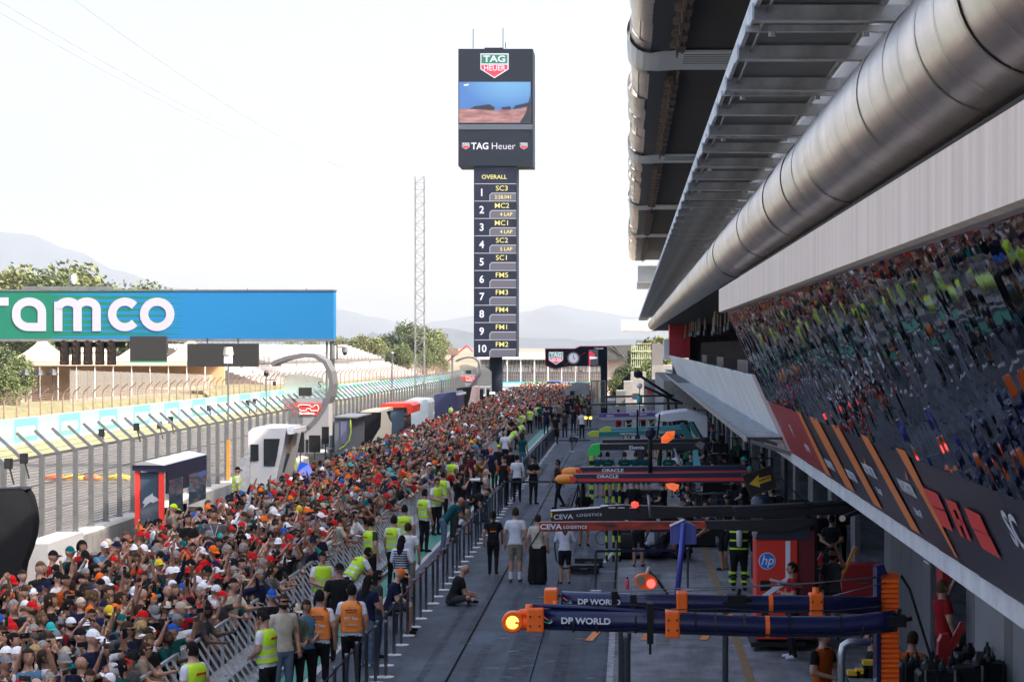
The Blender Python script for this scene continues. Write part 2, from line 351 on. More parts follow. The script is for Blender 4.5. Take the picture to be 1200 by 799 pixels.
for k, px, yt, Y, pl, w in (
    (1, -8, 318, 300, 'at the left edge behind the sign bridge', 1.2), (1, 14, 305, 300, 'tallest above the left of the blue sign', 1), (3, 34, 312, 305, 'just right of the tallest above the sign', 1.3), (4, 62, 309, 300, 'bulging behind the camera mast', 1.2), (1, 88, 303, 310, 'right of the camera mast above the sign', 1.2),
    (4, 112, 326, 310, 'stepping down behind the sign top rail', 1.0), (2, 140, 331, 315, 'low behind the sign, left of two', 1.2), (0, 165, 328, 320, 'low hump peeking over the blue sign', 1.2), (2, 188, 333, 318, 'last one peeking over the blue sign', 1.1),
    (2, -4, 400, 190, 'beside the tent, under the sign bridge', 1.5), (0, 22, 412, 185, 'in front of the tent corner', 1.0), (0, 6, 428, 140, 'small, behind the far fence at the left edge', 1.0),
    (1, 398, 392, 420, 'behind the top of the white stand', 1.6), (1, 424, 390, 420, 'pale, just left of the dark pair', 1.5), (1, 440, 393, 415, 'pale, touching the dark tree', 1.4),
    (2, 455, 389, 430, 'left of the big clump by the mast', 1.3), (2, 478, 374, 430, 'tallest of the clump behind the mast', 1.3), (0, 497, 380, 425, 'right behind the lattice mast', 1.3), (1, 512, 384, 430, 'right edge of the clump by the mast', 1.1), (0, 470, 402, 400, 'lower front of the clump', 1.6), (4, 500, 410, 395, 'low in front of the mast clump', 1.4), (0, 520, 420, 390, 'low beside the crane arm', 1.3), (4, 448, 410, 400, 'low beside the stand corner', 1.3),
    (3, 745, 404, 230, 'beside the concrete steps, left', 1.5), (3, 757, 394, 240, 'behind the trellis panel', 1.5), (3, 771, 390, 240, 'under the end of the silver duct', 1.5), (3, 784, 392, 245, 'behind the red box on the terrace', 1.3), (2, 733, 424, 215, 'below the wire slope', 1.2), (0, 722, 440, 210, 'lowest beside the sign post', 1.3), (0, 762, 418, 225, 'in front of the trellis', 1.0),
    (0, 340, 398, 400, 'behind the upper edge of the white stand', 1.4), (0, 365, 397, 400, 'behind the stand, right of the sign', 1.4)):
    tree_px(k, px, yt, Y, pl, w)
# ------------------------------------------------------------------ pit building
pit = thing('pit_building', 'long pit building on the right with mirrored upper wall, silver duct and overhanging roof', 'building')
m_slab = mat('balcony_concrete', (0.52, 0.52, 0.53), 0.8, var=0.14, scale=2.5, bump=0.15, bscale=12)
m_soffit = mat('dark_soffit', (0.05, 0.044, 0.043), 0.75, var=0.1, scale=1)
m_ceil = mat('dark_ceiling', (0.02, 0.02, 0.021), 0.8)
m_grey = mat('grey_wall_panel', (0.125, 0.12, 0.125), 0.6, var=0.08, scale=1.5)
m_grey2 = mat('light_grey_wall_panel', (0.22, 0.22, 0.225), 0.55, var=0.08, scale=1.5)
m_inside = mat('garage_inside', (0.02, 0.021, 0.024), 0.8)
def streaky(name, a, b, axis_scale, bump=0.2, rough=0.75):
    return mat(name, a, rough, col2=b, scale=1.0, stretch=axis_scale, detail=7, bump=bump)
m_beam = streaky('weathered_concrete_beam', (0.74, 0.60, 0.50), (0.93, 0.78, 0.66), (1, 9.0, 0.08))
m_whitepanel = mat('white_railing_panel', (0.84, 0.84, 0.83), 0.5, var=0.12, scale=0.7)
m_duct = mat('stainless_duct', (0.70, 0.61, 0.55), 0.32, 0.95, 0.16, 1.4, 0.10, 1.3)
m_nose = mat('brushed_roof_edge', (0.55, 0.50, 0.47), 0.3, 0.9, 0.2, 1.0, 0.15, 4)
m_rib = mat('pale_blue_rib_paint', (0.72, 0.78, 0.86), 0.5)
m_bracket = mat('brown_bracket', (0.20, 0.15, 0.12), 0.6, 0.2, 0.15, 3)
m_mirror = mat('mirror_cladding', (0.125, 0.145, 0.185), 0.02, 1.0, bump=0.035, scale=1.0, bscale=1.6)
m_galv = mat('galvanised_walkway', (0.50, 0.53, 0.57), 0.5, 0.3, 0.25, 3, 0.1)
m_galvd = mat('walkway_grating', (0.27, 0.29, 0.32), 0.6, 0.2)
m_gblack = mat('printed_dark_panel', (0.022, 0.024, 0.034), 0.32)
m_gred = mat('printed_red_panel', (0.34, 0.018, 0.02), 0.35)
m_gorange = mat('printed_orange_stripe', (0.72, 0.20, 0.04), 0.4)
m_glogo = mat('printed_red_logo', (0.70, 0.045, 0.035), 0.4)
m_gwhite = mat('printed_pale_lettering', (0.50, 0.51, 0.55), 0.5)
YA, YB, YE = -20, 42.0, 137.0
FX, FZ, UX, UZ = 3.35, 3.69, -1.32, 2.90          # leaning front plane: (FX + UX t, FZ + UZ t)
FL = math.hypot(UX, UZ)
def FPt(y, t, out=0.0):                            # point on the leaning plane, 'out' metres towards the lane
    return Vector((FX + UX * t - out * UZ / FL, y, FZ + UZ * t + out * UX / FL))
def FP(px, py, out=0.0):
    a = (px - 737) / 2400; b = (py - 405) / 2400
    Y = (FX / -UX - (CAMH - FZ) / UZ) / (a / -UX - b / UZ) if abs(a / -UX - b / UZ) > 1e-9 else 50
    t = ((CAMH - FZ) - b * Y) / UZ
    return FPt(Y, t, out)
# floor slabs
MB().prof([(3.40, 3.46), (3.40, 3.73), (3.44, 3.73), (3.46, 3.69), (13, 3.69), (13, 3.46)], YA, 190).build('balcony_slab', m_slab, pit)
MB().prof([(3.385, 3.732), (3.385, 3.75), (3.43, 3.75), (3.43, 3.732)], YA, YB).build('edge_strip', steel, pit)
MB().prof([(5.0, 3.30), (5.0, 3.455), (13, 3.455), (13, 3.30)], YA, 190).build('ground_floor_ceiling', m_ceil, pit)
MB().prof([(1.80, 6.57), (1.80, 7.02), (2.0, 7.02), (2.4, 6.68), (2.4, 6.64), (1.86, 6.555)], YA, 41.0).build('concrete_beam', m_beam, pit)
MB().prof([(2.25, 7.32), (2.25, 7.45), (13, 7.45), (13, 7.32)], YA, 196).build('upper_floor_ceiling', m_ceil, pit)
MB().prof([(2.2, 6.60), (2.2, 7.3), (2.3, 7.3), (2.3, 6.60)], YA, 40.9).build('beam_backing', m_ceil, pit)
B(7.2, 7.5, YA, 196, 7.452, 14.35).build('added_sun_stop_wall', m_grey2, pit)  # added wall, stops sun leaking under the roof onto the lane
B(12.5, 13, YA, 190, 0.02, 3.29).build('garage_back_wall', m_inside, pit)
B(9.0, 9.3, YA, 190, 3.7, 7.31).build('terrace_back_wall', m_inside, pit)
B(5.2, 13, YA - .4, YA - .02, 0.0, 14.3).build('end_wall', m_grey, pit)
# garage front: pillars, panels, openings
q = random.Random(3); y = 9.0; wall_parts = []
dashes = MB()
def gpanel(y0, y1, mt, x=5.3, z0=0.03, z1=3.29, nm='wall_panel'):
    return B(x, x + .12, y0 + .012, y1 - .012, z0, z1).build(nm, mt, pit)
m_redpanel = mat('red_garage_panel', (0.42, 0.012, 0.012), 0.5)
m_blackpanel = mat('black_garage_panel', (0.012, 0.013, 0.018), 0.5)
segs = [(20, 22, 'p'), (22, 23, 'l'), (23, 24.2, 'p'), (24.2, 24.9, 'k'), (24.9, 26.2, 'p'), (26.2, 28.3, 'l'), (28.3, 28.9, 'p'), (28.9, 31.4, 'l'), (31.4, 32.2, 'p'), (32.2, 34.6, 'o'), (34.6, 35.3, 'r'), (35.3, 36.0, 'k'), (36.0, 37.1, 'p'), (37.1, 38.5, 'p'), (38.5, 39.8, 'p'), (39.8, 41.3, 'p'), (41.3, 42.5, 'p'), (42.5, 48.0, 'o'), (48, 49, 'p')]
y = 49.0
while y < 186:
    segs.append((y, y + 4.6, 'o')); segs.append((y + 4.6, y + 5.6, 'p')); segs.append((y + 5.6, y + 10.0, 'o')); segs.append((y + 10.0, y + 11.6, q.choice('plk'))); y += 11.6
for a, b, k in segs:
    if k == 'o': continue
    gpanel(a, b, {'p': m_grey, 'l': m_grey2, 'r': m_redpanel, 'k': m_blackpanel}[k], 5.3 if k != 'k' else 5.36)
    if k == 'p' and b - a > 0.9 and a < 45:
        z = q.uniform(1.9, 2.6); B(5.288, 5.299, a + .2, a + .75, z, z + .025).build('wall_dash', white, pit)
B(5.25, 5.31, 25.9, 26.05, 1.45, 1.85).build('orange_notice', m_gorange, pit)
# graphic panels (1.25 m wide), slightly proud of the slab edge
tb = 0.379
def fpanel(name, y0, y1, t0, t1, mt, off0=0.0, off1=0.0, th=0.03, doff=0.0, parent=pit):
    a = [FPt(y0, t0, off0 + doff), FPt(y1, t0, off1 + doff), FPt(y1, t1, off1 + doff), FPt(y0, t1, off0 + doff)]
    nn = Vector((UZ, 0, -UX)) / FL * th
    return MB().prism(a, nn).build(name, mt, parent)
y = YB
while y > 8.5:
    y1 = y - 1.25
    fpanel('graphic_panel', y1 + .012, y - .012, 0.008, tb - .004, m_gred if y1 > 38.5 else m_gblack, 0.0, 0.012 * q.random())
    y = y1
def fpoly(name, pix, mt, out=0.02, parent=pit):
    mb = MB(); n = len(pix); vs = [FP(x, yy, out) for x, yy in pix]
    mb.add(vs, [tuple(range(n))]); return mb.build(name, mt, parent)
fpoly('red_print', [(903.5, 471), (936, 481.5), (970, 554.5), (934, 532)], m_gred, .020)
for (a, b, c, d) in (((935, 481), (939, 482), (976, 558), (969, 554)), ((949, 486.5), (959, 489.5), (1004, 576), (993, 569.5)), ((975, 495.5), (984, 498), (1036, 596), (1026, 590)),
                     ((1009.7, 507.5), (1019, 511), (1081, 625), (1070, 618)), ((1051.7, 523), (1063, 527), (1125, 653), (1122, 651))):
    fpoly('orange_stripe', [a, b, c, d], m_gorange, .023)
def C2(pts): return [(1000 + x / 5.705, 520 + yy / 5.705) for x, yy in pts]
for pl in ([(475, 280), (575, 325), (625, 435), (530, 400)], [(540, 410), (630, 445), (680, 578), (605, 540)], [(630, 358), (700, 385), (722, 440), (655, 425)], [(655, 425), (682, 431), (757, 622), (732, 606)],
           [(704, 436), (722, 440), (808, 650), (778, 630)], [(682, 490), (744, 500), (760, 540), (700, 535)], [(758, 415), (860, 465), (922, 605), (808, 550)], [(815, 560), (930, 612), (1002, 762), (880, 690)]):
    fpoly('logo_shape', C2(pl), m_glogo, .024)
def ftext(s, px, py, size, mt, sx=1.0, bold=.01, rot=0.0, shear=0):
    p = FP(px, py, .026); u = Vector((UX, 0, UZ)) / FL; xa = Vector((0, -1, 0)); n = xa.cross(u)
    M = Matrix((xa, u, n)).transposed().to_4x4(); M.translation = p
    return text('lettering', s, size, mt, pit, M @ Matrix.Rotation(rot, 4, 'Z'), bold=bold, sx=sx, ext=.002, shear=shear)
ftext('MONSTER', 1065, 571, .20, m_gwhite, 1.3, .04); ftext('MONSTER', 1021, 551, .20, m_gwhite, 1.3, .04); ftext('MONSTER', 1000, 557, .20, m_gwhite, 1.3, .04); ftext('MONSTER', 974, 544, .20, m_gwhite, 1.3, .04)
ftext('MotoGP', 1079, 600, .13, m_gwhite, 1.2); ftext('MotoGP', 1033, 575, .13, m_gwhite, 1.2)
ftext('F1', 930, 505, .35, m_gwhite, 1.5); ftext('SPAIN', 948, 525, .22, m_gwhite, 1.3)
ftext('SC', 1193, 622, .42, m_gwhite, 1.2, .02)
for (px, py) in ((1015, 541), (1064, 557)):
    fpoly('flame_print', [(px - 1, py - 7), (px + 1, py - 1), (px + 3, py + 5), (px, py + 3)], m_gorange, .024)
# mirror strips: every strip is turned a few degrees, so each repeats what the last one shows
y = YB; w = 0.30; n = 0
while y > 8.6:
    d = 0.022 + q.uniform(-.008, .008); e = q.uniform(-.005, .005)
    a = [FPt(y - w + .001, tb, .004), FPt(y - .001, tb, .004 + d), FPt(y - .001, 1.0, .004 + d + e), FPt(y - w + .001, 1.0, .004)]
    MB().prism(a, Vector((UZ, 0, -UX)) / FL * .012).build('mirror_strip', m_mirror, pit); y -= w; n += 1
MB().prism([FPt(YA, .0, -.06), FPt(YB, .0, -.06), FPt(YB, 1.0, -.06), FPt(YA, 1.0, -.06)], Vector((UZ, 0, -UX)) / FL * .05).build('cladding_backing', m_blackpanel, pit)
# white leaning railing panels beyond the mirror
y = YB + .02; k = 0
while y < YE:
    w = 1.9; lean = q.choice((0, 0, 0.01, 0.03, -0.0)) ; t1 = .544
    mt = m_whitepanel if k > 0 else mat('pinkish_panel', (0.55, 0.42, 0.40), 0.55, var=.1)
    a = [FPt(y + .02, .008, 0), FPt(y + w - (.05 if lean else .02), .008, lean), FPt(y + w - (.07 if lean else .02), t1, lean * 1.6), FPt(y + .02, t1, 0)]
    MB().prism(a, Vector((UZ, 0, -UX)) / FL * .03).build('railing_panel', mt, pit); y += w; k += 1
MB().prism([FPt(YB, .0, -.10), FPt(YE, .0, -.10), FPt(YE, .52, -.10), FPt(YB, .52, -.10)], Vector((UZ, 0, -UX)) / FL * .05).build('railing_backing', m_blackpanel, pit)
MB().prof([(3.25, 3.93), (2.50, 3.93), (2.50, 3.98), (3.25, 3.98)], YB + 1.0, YE + 4).build('canopy_grating', mat('grey_canopy_grating', (0.055, 0.06, 0.072), .7, .2, var=.15, scale=2), pit)
slats = MB()
y = YB + 1.0
while y < 105: slats.box(2.50, 3.25, y, y + .05, 3.981, 3.995); y += .22
o = slats.build('canopy_bars', m_galv, pit); o['kind'] = 'stuff'
MB().prof([(2.46, 3.88), (2.46, 4.0), (2.498, 4.0), (2.498, 3.88)], YB + .9, YE + 4).build('canopy_edge', steel, pit)
for y in np.arange(YB + 1, YE, 4.0): MB().bar((2.55, y, 3.9), (3.5, y, 3.6), .05, .08).build('canopy_bracket', steel, pit)
# silver duct in slightly crooked lengths
dq = random.Random(9); m_seam = mat('duct_seam', (.48, .44, .42), .4, .8)
for k in range(118):
    y0 = 3 + k * 1.6
    mb = MB(); n = 48; rr_ = .515 + .004 * (k % 2); rings = [(-.02, rr_), (1.62, rr_)]
    for yy, r_ in rings:
        for j in range(n):
            t = 2 * math.pi * j / n; mb.v.append((r_ * math.cos(t), yy, r_ * math.sin(t)))
    for i in range(len(rings) - 1):
        for j in range(n):
            a = i * n + j; b = i * n + (j + 1) % n; mb.f.append((a, b, b + n, a + n)); mb.m.append(0)
    if k < 70:
        for q0 in ((0.0,) if k > 30 else (0.0, .8)):
            b0 = len(mb.v)
            for yy in (q0, q0 + .022):
                for j in range(n): t = 2 * math.pi * j / n; mb.v.append(((rr_ + .006) * math.cos(t), yy, (rr_ + .006) * math.sin(t)))
            for j in range(n): mb.f.append((b0 + j, b0 + (j + 1) % n, b0 + n + (j + 1) % n, b0 + n + j)); mb.m.append(1)
    o = mb.build('duct_section', [m_duct, m_seam], pit, (2.27 + dq.uniform(-.004, .004), y0, 7.850 + dq.uniform(-.004, .004)), smooth=True)
    o.rotation_euler = (dq.uniform(-.003, .003), dq.uniform(-3, 3), dq.uniform(-.005, .005))
MB().lathe([(0.05, 0), (.3, .12), (.45, .35), (.485, .6)], n=24).xf(at(2.27, 192.3, 7.862) @ Matrix.Rotation(R(90), 4, 'X')).build('duct_end_cap', m_duct, pit, smooth=True)
# upper service walkway: long edge channels, cross beams, gratings
H = 8.80
MB().prof([(1.08, H), (1.08, H + .16), (1.12, H + .16), (1.12, H)], 3, 235).build('walkway_edge', m_galv, pit)
MB().prof([(2.17, H + .02), (2.17, H + .16), (2.21, H + .16), (2.21, H + .02)], 3, 235).build('walkway_edge', m_galv, pit)
MB().tube([(1.2, 3, H - .02), (1.2, 120, H - .02)], .016, 6).build('walkway_conduit', steel, pit)
gb = MB(); y = 3.0
while y < 235:
    gb.box(1.121, 2.169, y, y + .035, H + .06, H + .10); y += .085 if y < 60 else .17
for x in np.arange(1.2, 2.16, .12): gb.box(x, x + .012, 3, 235, H + .10, H + .112)
o = gb.build('walkway_grating', m_galvd, pit); o['kind'] = 'stuff'
B(1.12, 2.16, 3, 235, H + .125, H + .13).build('walkway_deck', m_galvd, pit)
me = MB().box(0, 1.42, -.05, .05, -.07, .055).box(0, 1.42, -.075, .075, -.085, -.071).box(0,.02,-.2,.2,-.1,.05).mesh('walkway_beam', m_galv)
me2 = MB().box(0, 1.40, -.03, .03, -.02, .04).lathe([(.035, -.06), (.035, -.021)], (.25, 0, 0), 6).lathe([(.035, -.06), (.035, -.021)], (1.1, 0, 0), 6).mesh('walkway_strut', m_galv)
y = 10.5
for k in range(92):
    ob('walkway_beam', me, pit, (1.05, y, H - .02)); 
    if y < 45 and k % 2: ob('walkway_strut', me2, pit, (1.06, y + 1.0, H - .02))
    y += 2.4
    if y > 232: break
# roof overhang
RZ = 14.4
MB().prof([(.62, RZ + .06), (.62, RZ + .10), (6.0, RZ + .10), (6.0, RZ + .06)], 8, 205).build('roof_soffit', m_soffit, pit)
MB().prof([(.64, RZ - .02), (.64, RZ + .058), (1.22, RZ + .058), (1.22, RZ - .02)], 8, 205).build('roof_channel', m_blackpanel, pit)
B(.3, 6.0, 8, 205, RZ + .11, RZ + .9).build('roof_slab', m_slab, pit); B(7.2, 9.5, 8, 205, RZ + .11, RZ + .9).build('roof_slab', m_slab, pit)
for k in range(60):
    y0 = 8 + k * 3.3; n = 14; mb = MB()
    for yy in (0.0, 3.28):
        for j in range(n + 1):
            t = R(-90 - 180 * j / n); mb.v.append((.62 + .60 * math.cos(t), yy, RZ + .60 + .60 * math.sin(t)))
    for j in range(n): mb.f.append((j, j + 1, j + n + 2, j + n + 1)); mb.m.append(0)
    o = mb.build('roof_edge_panel', m_nose, pit, (0, y0, 0), smooth=True); o.rotation_euler[1] = dq.uniform(-.006, .006); o.rotation_euler[0] = dq.uniform(-.001, .001)
for y0 in (59.0, 91, 123.5, 156):
    wd = 3.8; mb = MB(); pr = [(6.2, RZ - .05), (1.5, RZ - .05), (.9, RZ - .09)]
    for j in range(11):
        t = R(-90 - 18 * j); pr.append((.62 + .68 * math.cos(t), RZ + .60 + .68 * math.sin(t)))
    n = len(pr)
    for yy in (0, wd):
        for x, z in pr: mb.v.append((x, y0 + yy, z))
    for yy in (0, wd):
        for x, z in pr: mb.v.append((x, y0 + yy, z + .06 if x > .8 else z))
    for j in range(n - 1):
        mb.f.append((j, j + 1, j + 1 + n, j + n)); mb.m.append(0)
        mb.f.append((j, j + 1, j + 1 + 2 * n, j + 2 * n)); mb.m.append(0)
        mb.f.append((j + n, j + n + 1, j + 1 + 3 * n, j + 3 * n)); mb.m.append(0)
    o = mb.build('roof_rib', m_rib, pit)
    if y0 < 100:
        for k in range(5): B(1.6, 6.1, y0 + .5 + k * .45, y0 + .56 + k * .45, RZ - .06, RZ - .051).build('vent_slot', m_blackpanel, o)
mbk = MB(); mbk.box(0, .22, 0, 1.0, -.18, 0).box(.16, .36, .5, 1.5, -.26, -.02).box(.10, .16, .9, 1.4, -.42, -.12).box(-.08,.08,.1,.5,-.30,-.15); 
me = mbk.mesh('roof_bracket', m_bracket); y = 46.0
while y < 200:
    near = any(y0 - 1.7 < y < y0 + 3.9 for y0 in (59.0, 91, 123.5, 156))
    if not near: ob('roof_bracket', me, pit, (1.22, y, RZ + .05))
    y += 2.1
for a, b in ((8, 58.9), (62.9, 90.9), (94.9, 123.4), (127.4, 155.9), (159.9, 203)): B(1.50, 1.56, a, b, RZ - .12, RZ + .05).build('roof_rail', m_bracket, pit)
B(6.0, 7.2, 8, 200, RZ + .31, RZ + .36).build('added_translucent_strip', mat('added_translucent_sheet', (.9, .9, .9), .5, trans=.9), pit)  # added strip: glows white in the gap, keeps a sun sliver off the crowd
# end of roof: small boxes and the flat slab seen past the duct
B(.9, 4.0, 205.2, 209, 12.3, 13.9).build('roof_end_box', m_rib, pit); B(.8, 4.0, 209.1, 211, 11.7, 12.4).build('roof_end_box', m_slab, pit)
B(-.9, 3.2, 236, 250, 7.6, 8.9).build('far_roof_slab', m_slab, pit)
# terrace behind the white panels: posts, hanging lamps, planters
m_wood = mat('brown_slat', (0.13, 0.10, 0.085), .7, var=.2, scale=3)
y = 44.0
while y < 132:
    B(4.6, 4.7, y, y + .10, 3.7, 6.1).build('terrace_slat', m_wood, pit); y += .8 if y < 80 else 1.8
me = MB().tube([(0, 0, 0), (0, 0, .55)], .035, 7, 0).lathe([(.02, -.32), (.09, -.28), (.07, -.05), (.03, 0)], n=7, m=1).mesh('hanging_lamp', [mat('tan_cord_cover', (.38, .29, .22), .6), mat('grey_lamp_body', (.10, .10, .11), .4)])
for k in range(26):
    yy = 46 + k * 3.1 + q.uniform(-.5, .5); ob('hanging_lamp', me, pit, (3.3 + q.uniform(0, .8), yy, 6.75 - q.uniform(0, .1)))
for yy in (50, 62, 78, 95): B(3.6, 4.3, yy, yy + 6, 3.7, 5.45).build('planter_box', m_wood, pit)
B(2.65, 4.0, 134, 137, 5.1, 7.28).build('red_terrace_box', mat('red_cladding', (.50, .02, .025), .5), pit)
B(2.3, 2.64, 134.0, 137.4, 5.0, 6.3).build('white_terrace_panel', white, pit)
B(4.01, 8.9, 137, 137.3, 3.7, 7.3).build('terrace_end_wall', m_wood, pit); B(3.0, 3.6, 140, 142, 3.7, 7.0).build('grey_terrace_pier', m_grey, pit); B(2.4, 9, 142, 188, 0.0, 3.47).build('end_block', mat('end_concrete', (.30, .29, .26), .85, var=.2), pit)
# CCTV lamp under the slab
l = thing('floodlight', 'small round floodlight clamped under the balcony edge', 'light', tuple(P(987, 607, 32)))
MB().lathe([(.03, -.06), (.06, 0), (.06, .03)], n=12).xf(Matrix.Rotation(R(90), 4, 'X')).build('housing', black, l)
MB().lathe([(.05, 0), (.05, .008)], (0, 0, .031), n=12).xf(Matrix.Rotation(R(90), 4, 'X')).build('lens', mat('lamp_glass', (.6, .55, .45), .2), l)
MB().bar((0, 0, 0), (.25, .05, .1), .06).build('arm', black, l)
# ------------------------------------------------------------------ pit wall, fences, boards, bridge, tower, stands
wall = thing('pit_wall', 'low concrete wall between pit lane and track, pale top lit by the sun', 'wall')
y = -10.0; q = random.Random(21)
while y < 232:
    MB().prof([(-14.85, 0), (-14.85, 1.02), (-14.25, 1.02), (-14.15, .98), (-14.1, 0)], y + .01, y + 3.99).build('concrete_block', m_concrete, wall); y += 4.0
B(-14.08, -14.02, -10, 230, .32, .40).build('cable_rail', darksteel, wall)
f1 = thing('debris_fence', 'tall grey steel debris fence with bent tops along the pit wall', 'fence')
pm = MB(); pm.box(-.06, .06, -.055, .055, 0, 2.15).bar((0, 0, 2.15), (-.62, 0, 2.72), .08, .10, up=(0, 1, 0)).box(-.09, .09, -.07, .07, 0, .04)
me = pm.mesh('fence_post', steel)
y = 19.75; n = 0
while y < 232:
    if True: o = ob('fence_post', me, f1, (-14.55, y, 1.02)); n += 1
    y += 1.55
m_wire = mat('fence_wire', (0.12, 0.12, 0.125), .5, .3)
wm = MB()
for k in range(30):
    z = 1.10 + k * .072; wm.bar((-14.62, 30, z), (-14.62, 232, z), .020)
for k in range(6):
    t = k / 5; wm.bar((-14.62 - .62 * t, 30, 3.17 + .57 * t), (-14.62 - .62 * t, 232, 3.17 + .57 * t), .011)
o = wm.build('wire_mesh', m_wire, f1); o['kind'] = 'stuff'
vm = MB(); y = 43
while y < 130:
    vm.add([(-14.625, y, 1.05), (-14.625, y + .016, 1.05), (-14.625, y + .016, 3.17), (-14.625, y, 3.17)], [(0, 1, 2, 3)])
    vm.add([(-14.625, y, 3.17), (-14.625, y + .009, 3.17), (-15.24, y + .009, 3.74), (-15.24, y, 3.74)], [(0, 1, 2, 3)]); y += .16
o = vm.build('vertical_wires', m_wire, f1); o['kind'] = 'stuff'
for z in (1.75, 2.45, 3.15): MB().tube([(-14.66, 30, z), (-14.66, 232, z)], .022, 6).build('fence_cable', steel, f1)
# loudspeakers on the fence tops
for i, (px, py, Y) in enumerate(((10, 543, 44), (28, 537, 45.5), (119, 507, 57), (160, 500, 61), (187, 498, 65), (200, 492, 67), (245, 478, 76), (290, 472, 84), (298, 470, 88))):
    p = P(px, py, Y); o = thing('loudspeaker', ['small black loudspeaker on the fence at the far left edge', 'black loudspeaker pair mate near the left edge of the fence', 'black loudspeaker on the bent fence top above the concrete wall', 'black loudspeaker on the fence above the red and navy booth', 'loudspeaker hung low on a post above the booth roof', 'loudspeaker right of the booth roof on the fence', 'loudspeaker on the fence before the camera pole', 'loudspeaker on the fence left of the white cabin', 'black loudspeaker behind the white cabin roof'][i], 'loudspeaker', (p.x, p.y, p.z))
    B(-.07, .07, -.08, .08, -.11, .11).build('box', black, o); B(-.06, .06, -.092, -.081, -.10, .10).build('grille', darksteel, o)
    MB().bar((0, 0, 0), (.1, .05, -.45), .035).build('bracket', darksteel, o)
# far wall with boards, far fence
def lerpL(Y):
    for a, b in zip(L1[:-1], L1[1:]):
        if a[1] <= Y <= b[1]: t = (Y - a[1]) / (b[1] - a[1]); return a[0] + (b[0] - a[0]) * t
    return L1[-1][0]
m_bpale = mat('pale_blue_board', (0.17, 0.36, 0.62), .5); m_bgreen = mat('pale_green_board', (0.08, 0.42, 0.26), .5); m_bteal = mat('mint_board_rim', (0.20, 0.45, 0.40), .5)
fb = thing('advertising_board', 'long row of blue and green aramco boards along the far track edge', 'board')
y = 60.0; k = 0
while y < 300:
    y1 = y + 4.4; a = Vector((lerpL(y), y, 0)); b = Vector((lerpL(y1), y1, 0)); d = (b - a).normalized()
    M = Matrix(((d.x, -d.y, 0, a.x), (d.y, d.x, 0, a.y), (0, 0, 1, 0), (0, 0, 0, 1)))
    o = MB().box(.03, 4.37, 0, .12, .12, 1.50).build('board_panel', m_bpale if k % 2 else m_bgreen, fb); o.matrix_local = M
    B(0, 4.4, -.03, .15, 0.0, .11).build('board_base', white, fb).matrix_local = M; o2 = MB().box(.03, 4.37, -.01, .13, 1.50, 1.58).box(.0, .03, -.01, .13, 0.05, 1.5).build('board_frame', m_bteal, fb); o2.matrix_local = M
    if 100 < y < 290:
        MM = M @ at(2.2, -.012, .82) @ Matrix.Rotation(R(180), 4, 'Z') @ FACE_CAM
        MM = M @ at(2.2, -.012, .82) @ FACE_CAM
        text('lettering', 'aramco', 1.15, white, fb, MM, bold=.03)
    y = y1; k += 1
ff = thing('catch_fence', 'brownish catch fence with curved post tops behind the far boards', 'fence')
m_rust = mat('rusty_post', (0.20, 0.14, 0.11), .7, .2, .2)
pm = MB().tube([(0, 0, 0), (0, 0, 2.6), (.10, 0, 2.85), (.5, 0, 3.2)], .05, 6); me = pm.mesh('fence_post', m_rust)
y = 92.0
while y < 300: ob('fence_post', me, ff, (lerpL(y) - .7, y, 0.0), -.1); y += 2.3
wm = MB()
for k in range(22):
    z = .5 + k * .11
    for a, b in zip(L1[1:-1], L1[2:]): wm.bar((a[0] - .7, a[1], z), (b[0] - .7, b[1], z), .022)
    wm.bar((L1[0][0] - .7, L1[0][1], z), (L1[1][0] - .7, L1[1][1], z), .022)
y = 92
while y < 300: wm.add([(lerpL(y) - .7, y, .7), (lerpL(y) - .7, y + .02, .7), (lerpL(y) - .7, y + .02, 3.4), (lerpL(y) - .7, y, 3.4)], [(0, 1, 2, 3)]); y += .3
o = wm.build('wire_mesh', m_rust, ff); o['kind'] = 'stuff'
rw = MB()
for a, b in zip(L1[:-1], L1[1:]): rw.prism([(a[0] - 1.2, a[1], 0), (a[0] - 1.0, a[1], 0), (a[0] - 1.0, a[1], 1.3), (a[0] - 1.2, a[1], 1.3)], (b[0] - a[0], b[1] - a[1], 0))
tag(rw.build('retaining_wall', mat('buff_wall', (.40, .36, .29), .9, var=.2, scale=.6)), 'buff concrete retaining wall behind the far catch fence', 'wall')
# orange and yellow rolled covers on the track edge
o = thing('rolled_cover', 'orange and yellow rolled covers lying on the track behind the fence', 'cover', tuple(P(98, 563, 88)))
mb = MB(); q = random.Random(2)
for k, (c, ln) in enumerate(((0, 1.1), (1, 1.0), (0, .8), (1, 1.4))):
    x = -1.7 + k * .85; mb2 = MB().tube([(x, q.uniform(-.1, .1), .1), (x + ln * .5, q.uniform(-.1, .1), .16), (x + ln, q.uniform(-.1, .1), .08)], .14, 7, rs=[.09, .16, .08]); mb2.build('cover_roll', [orangep, mat('yellow_cloth', (.8, .5, .04), .6)][c], o, smooth=True)
